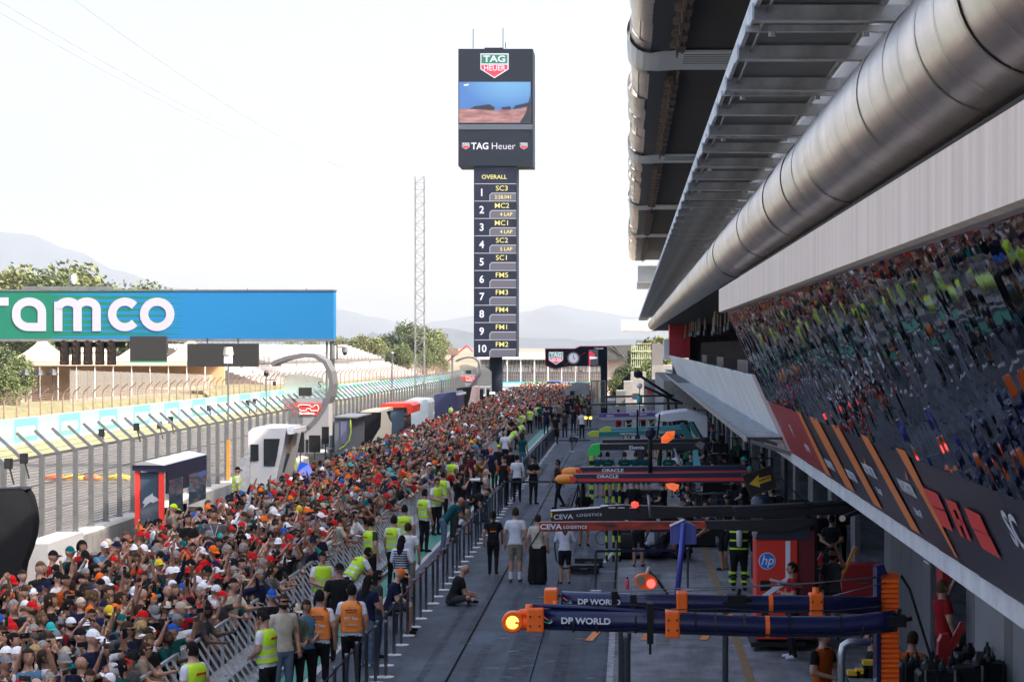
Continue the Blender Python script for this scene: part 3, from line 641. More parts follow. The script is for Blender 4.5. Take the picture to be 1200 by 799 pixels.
# --- sign bridge across the track
SY = 98.0
sb = thing('sign_bridge', 'blue and green aramco sign bridge spanning the track, start lights beneath', 'sign', (0, 0, 0))
def signmat():
    m = bpy.data.materials.new('sign_blue_green'); m.use_nodes = True; nt = m.node_tree; b = nt.nodes['Principled BSDF']; L = nt.links.new
    tc = nt.nodes.new('ShaderNodeTexCoord'); sp = nt.nodes.new('ShaderNodeSeparateXYZ'); L(tc.outputs['Object'], sp.inputs[0])
    mr = nt.nodes.new('ShaderNodeMapRange'); mr.inputs['From Min'].default_value = P(60, 0, SY).x; mr.inputs['From Max'].default_value = P(215, 0, SY).x; L(sp.outputs['X'], mr.inputs['Value'])
    wv = nt.nodes.new('ShaderNodeMath'); wv.operation = 'MULTIPLY'; wv.inputs[1].default_value = 6.28 / .29; L(sp.outputs['Z'], wv.inputs[0])
    sn = nt.nodes.new('ShaderNodeMath'); sn.operation = 'SINE'; L(wv.outputs[0], sn.inputs[0])
    a = nt.nodes.new('ShaderNodeMath'); a.operation = 'MULTIPLY_ADD'; a.inputs[1].default_value = .5; a.inputs[2].default_value = .5; L(sn.outputs[0], a.inputs[0])
    g = nt.nodes.new('ShaderNodeMath'); g.operation = 'SUBTRACT'; L(a.outputs[0], g.inputs[0]); L(mr.outputs[0], g.inputs[1])
    h = nt.nodes.new('ShaderNodeMath'); h.operation = 'GREATER_THAN'; h.inputs[1].default_value = 0.0; L(g.outputs[0], h.inputs[0])
    mx = nt.nodes.new('ShaderNodeMix'); mx.data_type = 'RGBA'; L(h.outputs[0], mx.inputs['Factor'])
    mx.inputs[6].default_value = hx('#0088cf', .50) + (1,); mx.inputs[7].default_value = hx('#00856c', .5) + (1,)
    L(mx.outputs[2], b.inputs['Base Color']); b.inputs['Roughness'].default_value = .5; return m
m_sign = signmat(); m_letter = mat('pale_lilac_lettering', (.34, .34, .43), .5)
xr = P(391, 0, SY).x; zt = P(0, 341, SY).z; zb = P(0, 397, SY).z
B(-45, xr, SY, SY + .8, zb, zt).build('sign_face', m_sign, sb)
B(-45, xr + .05, SY - .04, SY + .84, zt + .002, zt + .07).build('top_rail', steel, sb); B(-45, xr + .03, SY - .04, SY + .84, zb - .12, zb - .003).build('bottom_rail', steel, sb)
B(P(24, 0, SY).x, P(132, 0, SY).x, SY + .2, SY + .5, zt + .09, P(0, 335.5, SY).z).build('cable_tray', steel, sb)
for px in (231, 290, 359): MB().tube([P(px, 341, SY + .3), P(px, 338, SY + .3)], .03, 6).build('pin', steel, sb)
k_ = SY / 2400
def ribbon(pts, w, closed=False, th=.03, yy=SY):
    mb = MB(); n = len(pts); L_ = []; R_ = []
    for i in range(n):
        a = Vector(pts[i - 1] if (i > 0 or closed) else pts[i]); b = Vector(pts[(i + 1) % n] if (i < n - 1 or closed) else pts[i])
        d = (b - a).normalized(); nn = Vector((-d.y, d.x)) * w / 2; c = Vector(pts[i]); L_.append(c + nn); R_.append(c - nn)
    T = lambda v: P(v.x, v.y, yy)
    for i in range(n if closed else n - 1):
        j = (i + 1) % n; mb.prism([T(L_[i]) - Vector((0, .005, 0)), T(L_[j]) - Vector((0, .005, 0)), T(R_[j]) - Vector((0, .005, 0)), T(R_[i]) - Vector((0, .005, 0))], (0, -th, 0))
    return mb
def arc(cx, cy, rx, ry, a0, a1, n=22): return [(cx + rx * math.cos(R(a0 + (a1 - a0) * i / n)), cy - ry * math.sin(R(a0 + (a1 - a0) * i / n))) for i in range(n + 1)]
W_ = 9.6; cy = 368.4; ry = 14.9
def letter(*rs):
    mb = MB()
    for i, r in enumerate(rs): mb.add([(x, y - .004 * i, z) for x, y, z in r.v], r.f)
    mb.build('lettering', m_letter, sb)
letter(ribbon(arc(184.3, cy, 15.4, ry, 0, 360)[:-1], W_, True))
letter(ribbon(arc(146.5, cy, 15, ry, 42, 318), W_))
def m_(x): return letter(ribbon([(x + 4.8, 388), (x + 4.8, 353.5)], W_), ribbon([(x + 4.8, 388), (x + 4.8, 362)] + arc(x + 16, 362, 11.2, 8.6, 180, 0, 10) + [(x + 27.2, 388)], W_), ribbon([(x + 27.2, 362)] + arc(x + 38.4, 362, 11.2, 8.6, 180, 0, 10) + [(x + 49.6, 388)], W_))
def a_(x): return letter(ribbon([(x + 34.8, 388), (x + 34.8, 366)], W_), ribbon([(x + 34.8, 368)] + arc(x + 19.8, 366, 15, 12.6, 0, 180, 14) + arc(x + 19.8, 370, 15, 13.2, 180, 262, 8) + [(x + 37, 383.2)], W_))
a_(14.4); m_(63.7); a_(-74); letter(ribbon([(-20, 388), (-20, 366)] + arc(-5, 366, 15, 12.6, 180, 90, 8) + [(10, 353.4)], W_))
# right hand post with CCTV
pst = P(388.5, 0, SY).x
MB().tube([(pst - .02, SY + .4, 0), (pst - .02, SY + .4, zt)], .12, 10).tube([(pst - .33, SY + .4, 0), (pst - .28, SY + .4, zb)], .05, 8).build('bridge_post', steel, sb)
MB().tube([P(391, 404, SY), P(395, 404, SY), P(395, 421, SY), P(391, 421, SY)], .04, 6).build('camera_bracket', darksteel, sb)
o = thing('dome_camera', 'grey dome camera beside the right post of the blue sign', 'camera', tuple(P(404, 413, SY)))
MB().lathe([(.03, .28), (.13, .24), (.14, .02), (.13, 0)], n=10).build('housing', steel, o); MB().lathe([(.11, 0), (.10, -.08), (.03, -.13)], n=10).build('dome', glass_dark, o); MB().bar((-.35, 0, .25), (0, 0, .25), .04).build('arm', darksteel, o)
# start lights
sl = thing('start_lights', 'five black start light columns hanging under the aramco sign', 'traffic lights', (0, 0, 0))
for k in range(5):
    cx = 75 + k * 13.85; b = MB().box(P(cx - 4.4, 0, SY).x, P(cx + 4.4, 0, SY).x, SY - .1, SY + .25, P(0, 427.5, SY).z, P(0, 397.6, SY).z - .1).build('light_column', black, sl)
    for j in range(4):
        c = P(cx, 401.5 + j * 7.2, SY - .1); MB().lathe([(.11, 0), (.13, .09), (.10, .09), (.08, .01)], n=10).xf(at(*c) @ Matrix.Rotation(R(90), 4, 'X')).build('lamp', mat('unlit_lamp', (.05, .03, .02), .25), b)
B(P(63, 0, SY).x, P(145, 0, SY).x, SY + .26, SY + .34, P(0, 407, SY).z, P(0, 398, SY).z - .1).build('backing_board', black, sl)
for y_ in (404, 413): B(P(66, 0, SY).x, P(140, 0, SY).x, SY + .35, SY + .4, P(0, y_ + 1, SY).z, P(0, y_, SY).z).build('cross_bar', steel, sl)
m_scr = mat('blank_screen', (.012, .012, .013), .7, var=.1)
for nm, x0, x1, y0, y1, lb in (('a', 152.5, 195, 394, 423, 'dark square screen with green lower edge under the sign'), ('b', 219.5, 303, 402.5, 429.5, 'wide dark blank screen hung under the blue sign')):
    o = thing('display_screen', lb, 'screen'); B(P(x0, 0, SY - .3).x, P(x1, 0, SY - .3).x, SY - .35, SY - .12, P(0, y1, SY - .3).z, P(0, y0, SY - .3).z).build('screen', m_scr, o)
    if nm == 'a': B(P(x0, 0, SY - .3).x, P(x1, 0, SY - .3).x, SY - .36, SY - .11, P(0, y1 + 1.6, SY - .3).z, P(0, y1 + .1, SY - .3).z).build('lower_edge', greenp, o)
    else:
        for px in (243, 279): MB().bar(P(px, 402, SY - .2), P(px, 396, SY - .2), .06).build('hanger', darksteel, o)
# camera masts standing in the crowd margin
def pole_thing(name, label, cat, px, pytop, Y, hbase=0.0, r=.04, mt=steel):
    o = thing(name, label, cat, (P(px, 0, Y).x, Y, hbase)); h = P(px, pytop, Y).z - hbase
    MB().tube([(0, 0, 0), (0, 0, h)], r, 8).build('pole', mt, o); return o, h
o, h = pole_thing('camera_pole', 'thin pole with white camera head standing before the wide blank screen', 'camera pole', 267.5, 416, 74, 1.0, .035)
B(-.13, .13, -.13, .13, h - .3, h).build('camera_body', white, o); MB().lathe([(.19, 0), (.15, .28)], (0, 0, h + .01), n=10).build('cap', mat('cream_plastic', (.55, .5, .38), .6), o)
B(-.06, .06, -.06, .06, 0, 1.5).build('orange_sleeve', mat('orange_sleeve', (.45, .22, .05), .6), o)
o, h = pole_thing('camera_pole', 'thin dark pole left of the Barcelona board with two camera heads', 'camera pole', 312, 438, 88, 1.0, .03)
MB().lathe([(.09, 0), (.12, .15), (.05, .25)], (0, 0, h - .1), n=8).build('camera_head', darksteel, o); MB().bar((0, 0, h - .25), (.35, 0, h - .25), .04).lathe([(.07, 0), (.07, .18)], (.35, 0, h - .5), 8).build('side_camera', darksteel, o)
o, h = pole_thing('camera_pole', 'thin grey pole in front of the red roofed booth', 'camera pole', 459.5, 416, 118, 0, .045)
MB().lathe([(.11, 0), (.14, .2), (.05, .3)], (0, 0, h - .1), n=8).build('camera_head', steel, o); MB().lathe([(.09, 0), (.09, .2)], (.22, 0, h - .1), 8).build('side_camera', darksteel, o)
o, h = pole_thing('camera_mast', 'short mast with white dome rising above the sign bridge', 'camera mast', 81, 314, SY + .5, zt, .03)
MB().lathe([(.05, .3), (.14, .2), (.15, 0), (.08, -.15), (.02, -.2)], (.22, 0, h - .6), n=10).build('dome', white, o); MB().bar((0, 0, h - .35), (.22, 0, h - .35), .04).build('arm', steel, o)
# lattice mast
lm = thing('lattice_mast', 'tall slender white lattice mast between the stand and the tower', 'mast', (P(492, 0, 190).x, 190, 0))
hm = P(492, 207, 190).z; mb = MB(); hw = .42
for sx in (-1, 1):
    for sy in (-1, 1): mb.tube([(sx * hw, sy * hw, 0), (sx * hw, sy * hw, hm)], .04, 5)
mb.build('mast_leg', mat('pale_mast_steel', (.20, .20, .21), .5, .3), lm)
mb = MB(); nseg = 34; dz = hm / nseg
for k in range(nseg):
    z = k * dz; s = 1 if k % 2 else -1
    mb.bar((-hw * s, -hw, z), (hw * s, -hw, z + dz), .035).bar((-hw, -hw, z), (hw, -hw, z), .035).bar((-hw * s, hw, z), (hw * s, hw, z + dz), .03).bar((-hw, -hw * s, z), (-hw, hw * s, z + dz), .03).bar((hw, -hw * s, z), (hw, hw * s, z + dz), .03)
mb.build('bracing', MATS['pale_mast_steel'], lm)
# --- TAG Heuer tower
TY = 215.0
tw = thing('scoring_tower', 'tall dark TAG Heuer scoring tower with leaderboard and video screen', 'tower')
m_tow = mat('tower_cladding', (0.007, 0.012, 0.022), .75, var=.1, scale=.3, spec=.15)
m_led = mat('led_panel', (.006, .007, .014), .8, spec=.1, emit=(.035, .05, .10), estr=.12)
def TB(x0, x1, y0, y1, ya, yb): return MB().box(P(x0, 0, TY).x, P(x1, 0, TY).x, TY + ya, TY + yb, P(0, y1, TY).z, P(0, y0, TY).z)
TB(537, 624.5, 57.5, 194.5, 0, 5.0).build('tower_head', m_tow, tw); TB(555, 605.5, 195, 418.5, .3, 4.6).build('tower_shaft', m_tow, tw)
MB().tube([(P(579.5, 0, TY).x, TY + 2.4, 0), (P(579.5, 0, TY).x, TY + 2.4, P(0, 418.5, TY).z)], .70, 20).build('tower_column', m_tow, tw, smooth=True)
TB(567, 589, 54.5, 57.4, 1, 3).build('roof_plant', m_tow, tw); TB(537.4, 624.1, 146, 152, -.06, -.005).build('ledge', mat('tower_trim', (.05, .065, .085), .4), tw)
for px, pt in ((554.5, 34), (589.5, 33), (592.5, 50)): MB().tube([P(px, pt, TY + 2), P(px, 57, TY + 2)], .05, 5).build('antenna', darksteel, tw)
em = lambda n, c, s=.75: mat(n, tuple(x * .12 for x in c), .5, emit=c, estr=s * .36)
e_w = em('screen_white', (.85, .86, 1.0)); e_y = em('screen_yellow', (.95, .85, .28)); e_g = em('screen_grey', (.16, .15, .20), .6); e_line = em('screen_line', (.6, .62, .72), .6)
e_tr = em('logo_red', (.80, .05, .09), .7); e_tg = em('logo_green', (.0, .26, .14), .6)
def PP(x, y, d): v = P(x, y, TY); v.y = TY + d; return v
def flat(name, pts, mt, d, parent, Y=None):
    mb = MB(); mb.prism([PP(x, y, d) for x, y in pts], (0, -.02, 0)); return mb.build(name, mt, parent)
TB(555.8, 604.8, 196, 418, .28, .295).build('score_screen', m_led, tw)
def ttext(s, x, y, hpx, mt, d=.24, bold=.02, sx=1.0, parent=None): return text('lettering', s, hpx * TY / 2400 * 1.38, mt, parent or tw, at(P(x, y, TY).x, TY + d, P(x, y, TY).z) @ FACE_CAM, bold=bold, sx=sx)
ttext('OVERALL', 579, 207.5, 4.9, e_y, bold=.012, sx=1.05)
names = ['SC3', 'MC2', 'MC1', 'SC2', 'SC1', 'FM5', 'FM3', 'FM4', 'FM1', 'FM2']; subs = ['2:28.041', '4 LAP', '4 LAP', '5 LAP', '', '', '', '', '', '']
for i in range(10):
    y0 = 215.4 + 20.33 * i
    flat('divider_line', [(555.8, y0 - .5), (604.8, y0 - .5), (604.8, y0 + .3), (555.8, y0 + .3)], e_line, .27, tw)
    flat('time_box', [(573.4, y0 + 20), (573.4, y0 + 13), (576, y0 + 10.4), (604.6, y0 + 10.4), (604.6, y0 + 20)], e_line, .275, tw)
    flat('time_field', [(574.3, y0 + 19.8), (574.3, y0 + 13.3), (576.5, y0 + 11.3), (604.6, y0 + 11.3), (604.6, y0 + 19.8)], e_g, .25, tw)
    ttext(str(i + 1), 564.3, y0 + 10.5, 8.8, e_w, bold=.02, sx=.95); ttext(names[i], 588, y0 + 5.4, 6.0, e_y, bold=.003, sx=1.08)
    if subs[i]: ttext(subs[i], 589.5 if i == 0 else 593, y0 + 15.6, 4.4, e_y, .22, bold=.008, sx=.98)
def shield(cx, cy, s, parent, d, Y=None, conv=None):       # TAG Heuer shield; s = half width in photo pixels
    f = conv or (lambda x, y, dd: PP(x, y, dd))
    def fl(nm, pts, mt, dd): return MB().prism([f(cx + x * s, cy + y * s, dd) for x, y in pts], (0, -.015, 0)).build(nm, mt, parent)
    fl('shield_rim', [(-1, -.88), (1, -.88), (1, .25), (0, .88), (-1, .25)], e_w, d); fl('shield_green', [(-.93, -.80), (.93, -.80), (.93, -.16), (-.93, -.16)], e_tg, d - .03)
    fl('shield_red', [(-.93, -.08), (.93, -.08), (.93, .21), (0, .80), (-.93, .21)], e_tr, d - .03)
shield(579.5, 77.5, 16.5, tw, -.01); ttext('TAG', 579.5, 69.8, 7.6, e_w, -.10, .02, 1.25); ttext('HEUER', 579.5, 80.4, 6.6, e_w, -.10, .005, .92)
ttext('TAG', 562.5, 171.8, 7.8, e_w, -.03, .02, .95); ttext('Heuer', 589.8, 171.8, 8.2, e_w, -.03, -.008, .98)
for cx in (545.8, 613.8): shield(cx, 171.5, 4.4, tw, -.01); ttext('TAG', cx, 169.2, 2.4, e_w, -.07, .03, 1.1)
# video screen: blue sky over a pinkish road, grandstand shapes (flat picture on a flat screen)
def vid():
    m = bpy.data.materials.new('video_picture'); m.use_nodes = True; nt = m.node_tree; b = nt.nodes['Principled BSDF']; L = nt.links.new
    tc = nt.nodes.new('ShaderNodeTexCoord'); g = nt.nodes.new('ShaderNodeSeparateXYZ'); L(tc.outputs['Generated'], g.inputs[0])
    dx = nt.nodes.new('ShaderNodeVectorMath'); dx.operation = 'DISTANCE'; dx.inputs[1].default_value = (.68, .5, 1.0); L(tc.outputs['Generated'], dx.inputs[0])
    r1 = nt.nodes.new('ShaderNodeValToRGB'); e = r1.color_ramp.elements; e[0].color = (.75, .93, 1, 1); e[0].position = .05; e[1].color = (.02, .20, .62, 1); e[1].position = .8; z = e.new(.35); z.color = (.18, .55, .88, 1); L(dx.outputs['Value'], r1.inputs[0])
    L(r1.outputs[0], b.inputs['Emission Color']); b.inputs['Emission Strength'].default_value = .28; b.inputs['Base Color'].default_value = (.02, .02, .02, 1); return m
def vg():
    m = mat('video_ground', (.05, .03, .03), .6); nt = m.node_tree; b = nt.nodes['Principled BSDF']; n = nt.nodes.new('ShaderNodeTexNoise'); n.inputs['Scale'].default_value = 1.5; n.inputs['Detail'].default_value = 8
    r = nt.nodes.new('ShaderNodeValToRGB'); r.color_ramp.elements[0].color = (.18, .05, .06, 1); r.color_ramp.elements[1].color = (.62, .30, .30, 1); r.color_ramp.elements[0].position = .35; r.color_ramp.elements[1].position = .65
    tc = nt.nodes.new('ShaderNodeTexCoord'); mp = nt.nodes.new('ShaderNodeMapping'); mp.inputs['Scale'].default_value = (.4, 1, 2); nt.links.new(tc.outputs['Object'], mp.inputs[0]); nt.links.new(mp.outputs[0], n.inputs['Vector']); nt.links.new(n.outputs['Fac'], r.inputs[0]); nt.links.new(r.outputs[0], b.inputs['Emission Color']); b.inputs['Emission Strength'].default_value = .25; return m
scn = TB(538, 621.8, 96.3, 144.2, -.02, -.005).build('video_screen', vid(), tw); e_dk = em('screen_dark', (.012, .015, .03), .6)
flat('screen_ground', [(538, 127)] + [(538 + i * 10.4, 127 + 2.2 * math.sin(math.pi * i / 8)) for i in range(1, 8)] + [(621.8, 123), (621.8, 144), (538, 144)], vg(), -.03, scn)
flat('screen_shape', [(550, 128), (556, 125), (573, 122.5), (580, 126), (579, 129.2)], e_dk, -.06, scn); flat('screen_shape', [(588, 128.8), (588, 126), (598, 125), (599, 128.5)], e_dk, -.06, scn)
flat('screen_shape', [(601, 128.6), (604, 124), (621.5, 120), (621.5, 124.5)], e_dk, -.06, scn); flat('screen_shape', [(609, 143.9), (616, 133), (621.5, 112), (621.8, 143.9)], e_dk, -.065, scn); flat('screen_caption', [(543.5, 99.5), (549.5, 98.5), (549, 100.6), (543.8, 101.2)], e_w, -.06, scn)
# --- white stand beside the track
st = thing('grandstand', 'open grandstand with rows of white seats beyond the track', 'grandstand')
m_seat = mat('white_seat', (0.42, 0.395, 0.385), .5, var=.25, scale=1.2); m_step = mat('stand_step', (.09, .08, .08), .85, var=.2, scale=.5)
ya, yb = 214.0, 300.0
def stx(Y, r): return lerpL(Y) - 3.6 - r * 0.62
for r in range(18):
    z = 1.6 + r * .21 + (0.45 if r > 8 else 0); mb = MB()
    mb.prism([(stx(ya, r), ya, 0), (stx(ya, r + 1), ya, 0), (stx(ya, r + 1), ya, z), (stx(ya, r), ya, z)], (stx(256, 0) - stx(ya, 0), 256 - ya, 0))
    mb.prism([(stx(256, r), 256, 0), (stx(256, r + 1), 256, 0), (stx(256, r + 1), 256, z), (stx(256, r), 256, z)], (stx(yb, 0) - stx(256, 0), yb - 256, 0)); mb.build('stand_step', m_step, st)
sm = MB(); q = random.Random(4)
for r in range(18):
    z = 1.6 + r * .21 + (0.45 if r > 8 else 0); y = ya
    while y < yb:
        if int(y) % 17 != 0 and q.random() > .03:
            x = stx(y, r) - .12; sm.box(x - .42, x - .02, y + .04, y + .46, z + .02, z + .09).box(x - .47, x - .43, y + .04, y + .46, z + .10, z + .46)
        y += .56
o = sm.build('seat_rows', m_seat, st); o['kind'] = 'stuff'
mb = MB()
for Y0, Y1 in ((ya, 256), (256, yb)): mb.bar((stx(Y0, 9) , Y0, 4.6), (stx(Y1, 9), Y1, 4.6), .05).bar((stx(Y0, 9), Y0, 4.2), (stx(Y1, 9), Y1, 4.2), .05).bar((stx(Y0, 18.4), Y0, 6.8), (stx(Y1, 18.4), Y1, 6.8), .06)
y = ya
while y < yb: mb.bar((stx(y, 9), y, 3.5), (stx(y, 9), y, 4.6), .05).bar((stx(y, 18.4), y, 5.5), (stx(y, 18.4), y, 6.8), .05); y += 2.2
mb.build('railing', steel, st)
# tent
tt = thing('marquee_tent', 'cream peaked marquee with orange lit interior behind the far fence', 'tent')
TY2 = 196.0; m_canvas = mat('cream_canvas', (.50, .42, .33), .8); m_tin = mat('orange_glow_tent_wall', (.60, .36, .20), .8)  # tent wall colour carries the orange light of the interior
xs = [P(3, 0, TY2).x, P(62, 0, TY2).x, P(122, 0, TY2).x, P(182, 0, TY2).x, P(240, 0, TY2).x]; ze = P(0, 423, TY2).z; zp = P(0, 396, TY2).z
for a, b in zip(xs[:-1], xs[1:]):
    c = (a + b) / 2; mb = MB(); n = 6; vs = []; fs = []
    prevring = None
    for i in range(n + 1):
        t = i / n; z = ze + (zp - ze) * (t ** 1.7); hwid = (b - a) / 2 * (1 - t) + .05; hd = 5 * (1 - t) + .05
        vs += [(c - hwid, TY2 + 5 - hd, z), (c + hwid, TY2 + 5 - hd, z), (c + hwid, TY2 + 5 + hd, z), (c - hwid, TY2 + 5 + hd, z)]
    for i in range(n):
        for j in range(4): fs.append((i * 4 + j, i * 4 + (j + 1) % 4, i * 4 + 4 + (j + 1) % 4, i * 4 + 4 + j))
    mb.add(vs, fs); mb.build('tent_roof', m_canvas, tt)
B(xs[0], xs[-1], TY2 + 9.6, TY2 + 9.8, 0, ze).build('tent_wall', m_tin, tt)
for x in np.linspace(xs[0], xs[-1], 12): B(x - .025, x + .025, TY2 + .1, TY2 + .22, 0, ze).build('tent_post', white, tt)
B(xs[0], xs[-1], TY2 - .02, TY2 + .05, ze - .45, ze - .02).build('tent_valance', m_canvas, tt)
for px, lb in ((30, 'leftmost dark heater standing inside the tent'), (46, 'second dark heater inside the tent'), (62, 'third dark heater inside the tent')):
    o = thing('patio_heater', lb, 'heater', (P(px, 0, 175).x, 175, 0)); MB().tube([(0, 0, 0), (0, 0, 3.4)], .06, 6).build('pole', darksteel, o); MB().lathe([(.5, 0), (.45, .15), (.2, .5)], (0, 0, 3.4), 9).build('hood', darksteel, o)
# pale glass fence in front of the tent
o = thing('screen_fence', 'pale see-through screen fence between the tent and the catch fence', 'fence'); a = P(82, 0, 150); b = P(250, 0, 190)
gm = mat('pale_mesh', (.4, .4, .38), .7, alpha=.3); gm2 = MB()
gm2.quad((a.x, 150, .8), (b.x, 190, .8), (b.x, 190, 3.2), (a.x, 150, 4.1)); gm2.build('mesh_sheet', gm, o)
for k in range(21):
    t = k / 20; x = a.x + (b.x - a.x) * t; yy = 150 + 40 * t; MB().bar((x, yy - .05, .5), (x, yy - .05, 4.2 - .9 * t), .04).build('fence_post', steel, o)
# --- far end of the straight: second stand, boards, pit exit structures
fs_ = thing('grandstand', 'distant roofed grandstand closing the view past the tower', 'grandstand')
FY = 312.0
B(P(558, 0, FY).x, P(742, 0, FY).x, FY + 6, FY + 9, 0, P(0, 413, FY).z).build('stand_back', mat('stand_grey', (.30, .31, .32), .8, var=.2), fs_)
for r in range(8): B(P(558, 0, FY).x, P(742, 0, FY).x, FY + r * .75, FY + r * .75 + .74, 0, 1.9 + r * .28).build('stand_step', m_step, fs_)
sm = MB()
for r in range(8):
    x = P(560, 0, FY).x
    while x < P(740, 0, FY).x:
        if q.random() > .1: sm.box(x, x + .42, FY + r * .75 + .3, FY + r * .75 + .4, 1.92 + r * .28, 2.4 + r * .28)
        x += .55
o = sm.build('seat_rows', m_seat, fs_); o['kind'] = 'stuff'
B(P(560, 0, FY).x, P(742, 0, FY).x, FY - 1, FY + 10, P(0, 421, FY).z, P(0, 413.5, FY).z).build('stand_roof', white, fs_)
for px in range(562, 742, 16): B(P(px, 0, FY).x, P(px, 0, FY).x + .15, FY - .8, FY - .65, 0, P(0, 421, FY).z - .01).build('roof_post', white, fs_)
mb = MB()
for px in np.arange(560, 742, 2.6): mb.bar((P(px, 0, FY - 3).x, FY - 3, 0), (P(px, 0, FY - 3).x, FY - 3, 3.0), .07)
for z in (.9, 1.5, 2.2, 3.0): mb.bar((P(558, 0, FY - 3).x, FY - 3, z), (P(742, 0, FY - 3).x, FY - 3, z), .05)
tag(mb.build('far_railing', steel), 'grey railing fence in front of the distant roofed stand', 'fence')
o = thing('advertising_board', 'green and blue aramco boards below the distant roofed stand', 'board'); BY = 290.0
for i, (x0, x1) in enumerate(((560, 587), (587, 614), (614, 642), (642, 672), (672, 704))):
    B(P(x0, 0, BY).x, P(x1, 0, BY).x - .02, BY, BY + .2, P(0, 453.6, BY).z, P(0, 447, BY).z).build('board_panel', mat('sky_blue_board', (.05, .30, .55), .5) if i % 2 else mat('deep_green_board', (.02, .30, .20), .5), o)
    text('lettering', 'aramco', .85, white, o, at(P((x0 + x1) / 2, 0, BY).x, BY - .02, P(0, 450.3, BY).z) @ FACE_CAM, bold=.03)
# TAG Heuer pit exit gantry
gy = 168.0; gt = thing('gantry_sign', 'black TAG Heuer arm sign with red outline over the far pit lane', 'sign')
def GP(x, y, d=0): v = P(x, y, gy); v.y = gy + d; return v
MB().prism([GP(x, y) for x, y in ((639.5, 409), (674, 409), (680, 406.2), (711.5, 406.2), (711.5, 429), (666, 429), (651, 432), (639.5, 427.5))], (0, .7, 0)).build('sign_panel', m_tow, gt)
MB().prism([GP(x, y, .1) for x, y in ((638.6, 408.2), (673.5, 408.2), (680, 405.3), (712, 405.3), (712, 406.2), (680, 406.3), (674, 409.1), (639.6, 409.1), (639.6, 427.5), (651, 432.5), (666, 430), (666, 430.8), (651, 433.5), (638.6, 428.3))], (0, .5, 0)).build('red_outline', redp, gt)
B(GP(704, 0).x, GP(711.6, 0).x, gy + .01, gy + .9, 0, GP(0, 429.1).z).build('gantry_post', m_tow, gt)
shield(651.5, 419.8, 8.3, gt, -.03, conv=lambda x, y, d: GP(x, y, d)); text('lettering', 'TAG', .42, e_w, gt, at(GP(651.5, 0).x, gy - .08, GP(0, 415.8).z) @ FACE_CAM, bold=.03, sx=1.1); text('lettering', 'HEUER', .34, e_w, gt, at(GP(651.5, 0).x, gy - .08, GP(0, 422).z) @ FACE_CAM, bold=.02, sx=.9)
c = GP(672, 419.5)
MB().lathe([(.50, 0), (.50, .05)], n=20).xf(at(c.x, gy - .02, c.z) @ Matrix.Rotation(R(90), 4, 'X')).build('watch_bezel', e_g, gt); MB().lathe([(.38, 0), (.38, .02)], n=20).xf(at(c.x, gy - .08, c.z) @ Matrix.Rotation(R(90), 4, 'X')).build('watch_dial', e_line, gt)
MB().bar((c.x, gy - .12, c.z), (c.x, gy - .12, c.z + .26), .05).bar((c.x, gy - .12, c.z), (c.x + .16, gy - .12, c.z - .08), .05).build('watch_hand', m_tow, gt)
MB().bar(GP(661, 428, -.05), GP(686, 413, -.05), .10, .03).build('red_slash', redp, gt)
flatG = lambda nm, pts, mt, d: MB().prism([GP(x, y, d) for x, y in pts], (0, -.02, 0)).build(nm, mt, gt)
flatG('poster_panel', [(690, 409.5), (701, 409.5), (701, 428), (690, 428)], em('poster_grey', (.10, .10, .12), .5), -.01); flatG('poster_print', [(690, 413), (692, 411), (697, 415), (697, 420), (692, 421), (692, 428), (690, 428)], e_tr, -.04); flatG('poster_print', [(691, 417.5), (700, 418.5), (700, 420), (691, 421)], e_w, -.06)
text('lettering', 'F. Dassault', .16, e_w, gt, at(GP(702, 0).x, gy - .02, GP(0, 408.2).z) @ FACE_CAM)
# mesh-glass cabins and concrete at the pit exit
EY = 175.0; m_cage = mat('grey_cabin', (.26, .28, .28), .7, var=.2, scale=1.2)
o = thing('pit_exit_cabin', 'grey angular cabin standing left of the gantry post', 'cabin'); MB().prism([P(x, y, EY) for x, y in ((662, 476), (662, 456), (675, 448), (690, 449), (690, 476))], (0, 5, 0)).build('cabin_body', m_cage, o); MB().prism([P(x, y, EY - .05) for x, y in ((668, 474), (668, 458), (673, 458), (673, 474))], (0, -.03, 0)).build('window', glass_dark, o)
o = thing('glass_shelter', 'framed glass shelter against the black gantry post', 'shelter')
for x in (693, 700, 709.5): MB().bar(P(x, 478, EY - 10), P(x, 446, EY - 10), .08).build('frame_post', steel, o)
MB().bar(P(693, 446, EY - 10), P(709.5, 446, EY - 10), .08).build('frame_beam', steel, o); MB().prism([P(x, y, EY - 9.8) for x, y in ((693.5, 478), (693.5, 446.5), (709, 446.5), (709, 478))], (0, .03, 0)).build('pane', mat('clear_pane', (.55, .6, .6), .1, trans=.9), o)
m_conc2 = mat('grey_concrete', (0.22, 0.22, 0.215), .85, var=.2, scale=.8); o = thing('concrete_steps', 'stepped grey concrete walls at the end of the pit building', 'wall'); zz = 0
for x0, x1, yt, Y in ((722, 733, 458, 200), (731, 741, 447, 205), (739, 757, 436, 210), (755, 768, 446, 196), (764, 790, 428, 214)): B(P(x0, 0, Y).x, P(x1, 0, Y).x, Y, Y + 6, 0, P(0, yt, Y).z).build('concrete_block', m_conc2, o)
MB().lathe([(.55, 0), (.55, 2.4), (.45, 2.7), (.1, 2.8)], (P(764, 0, 190).x, 190, 0), 12).build('rounded_pier', m_conc2, o)
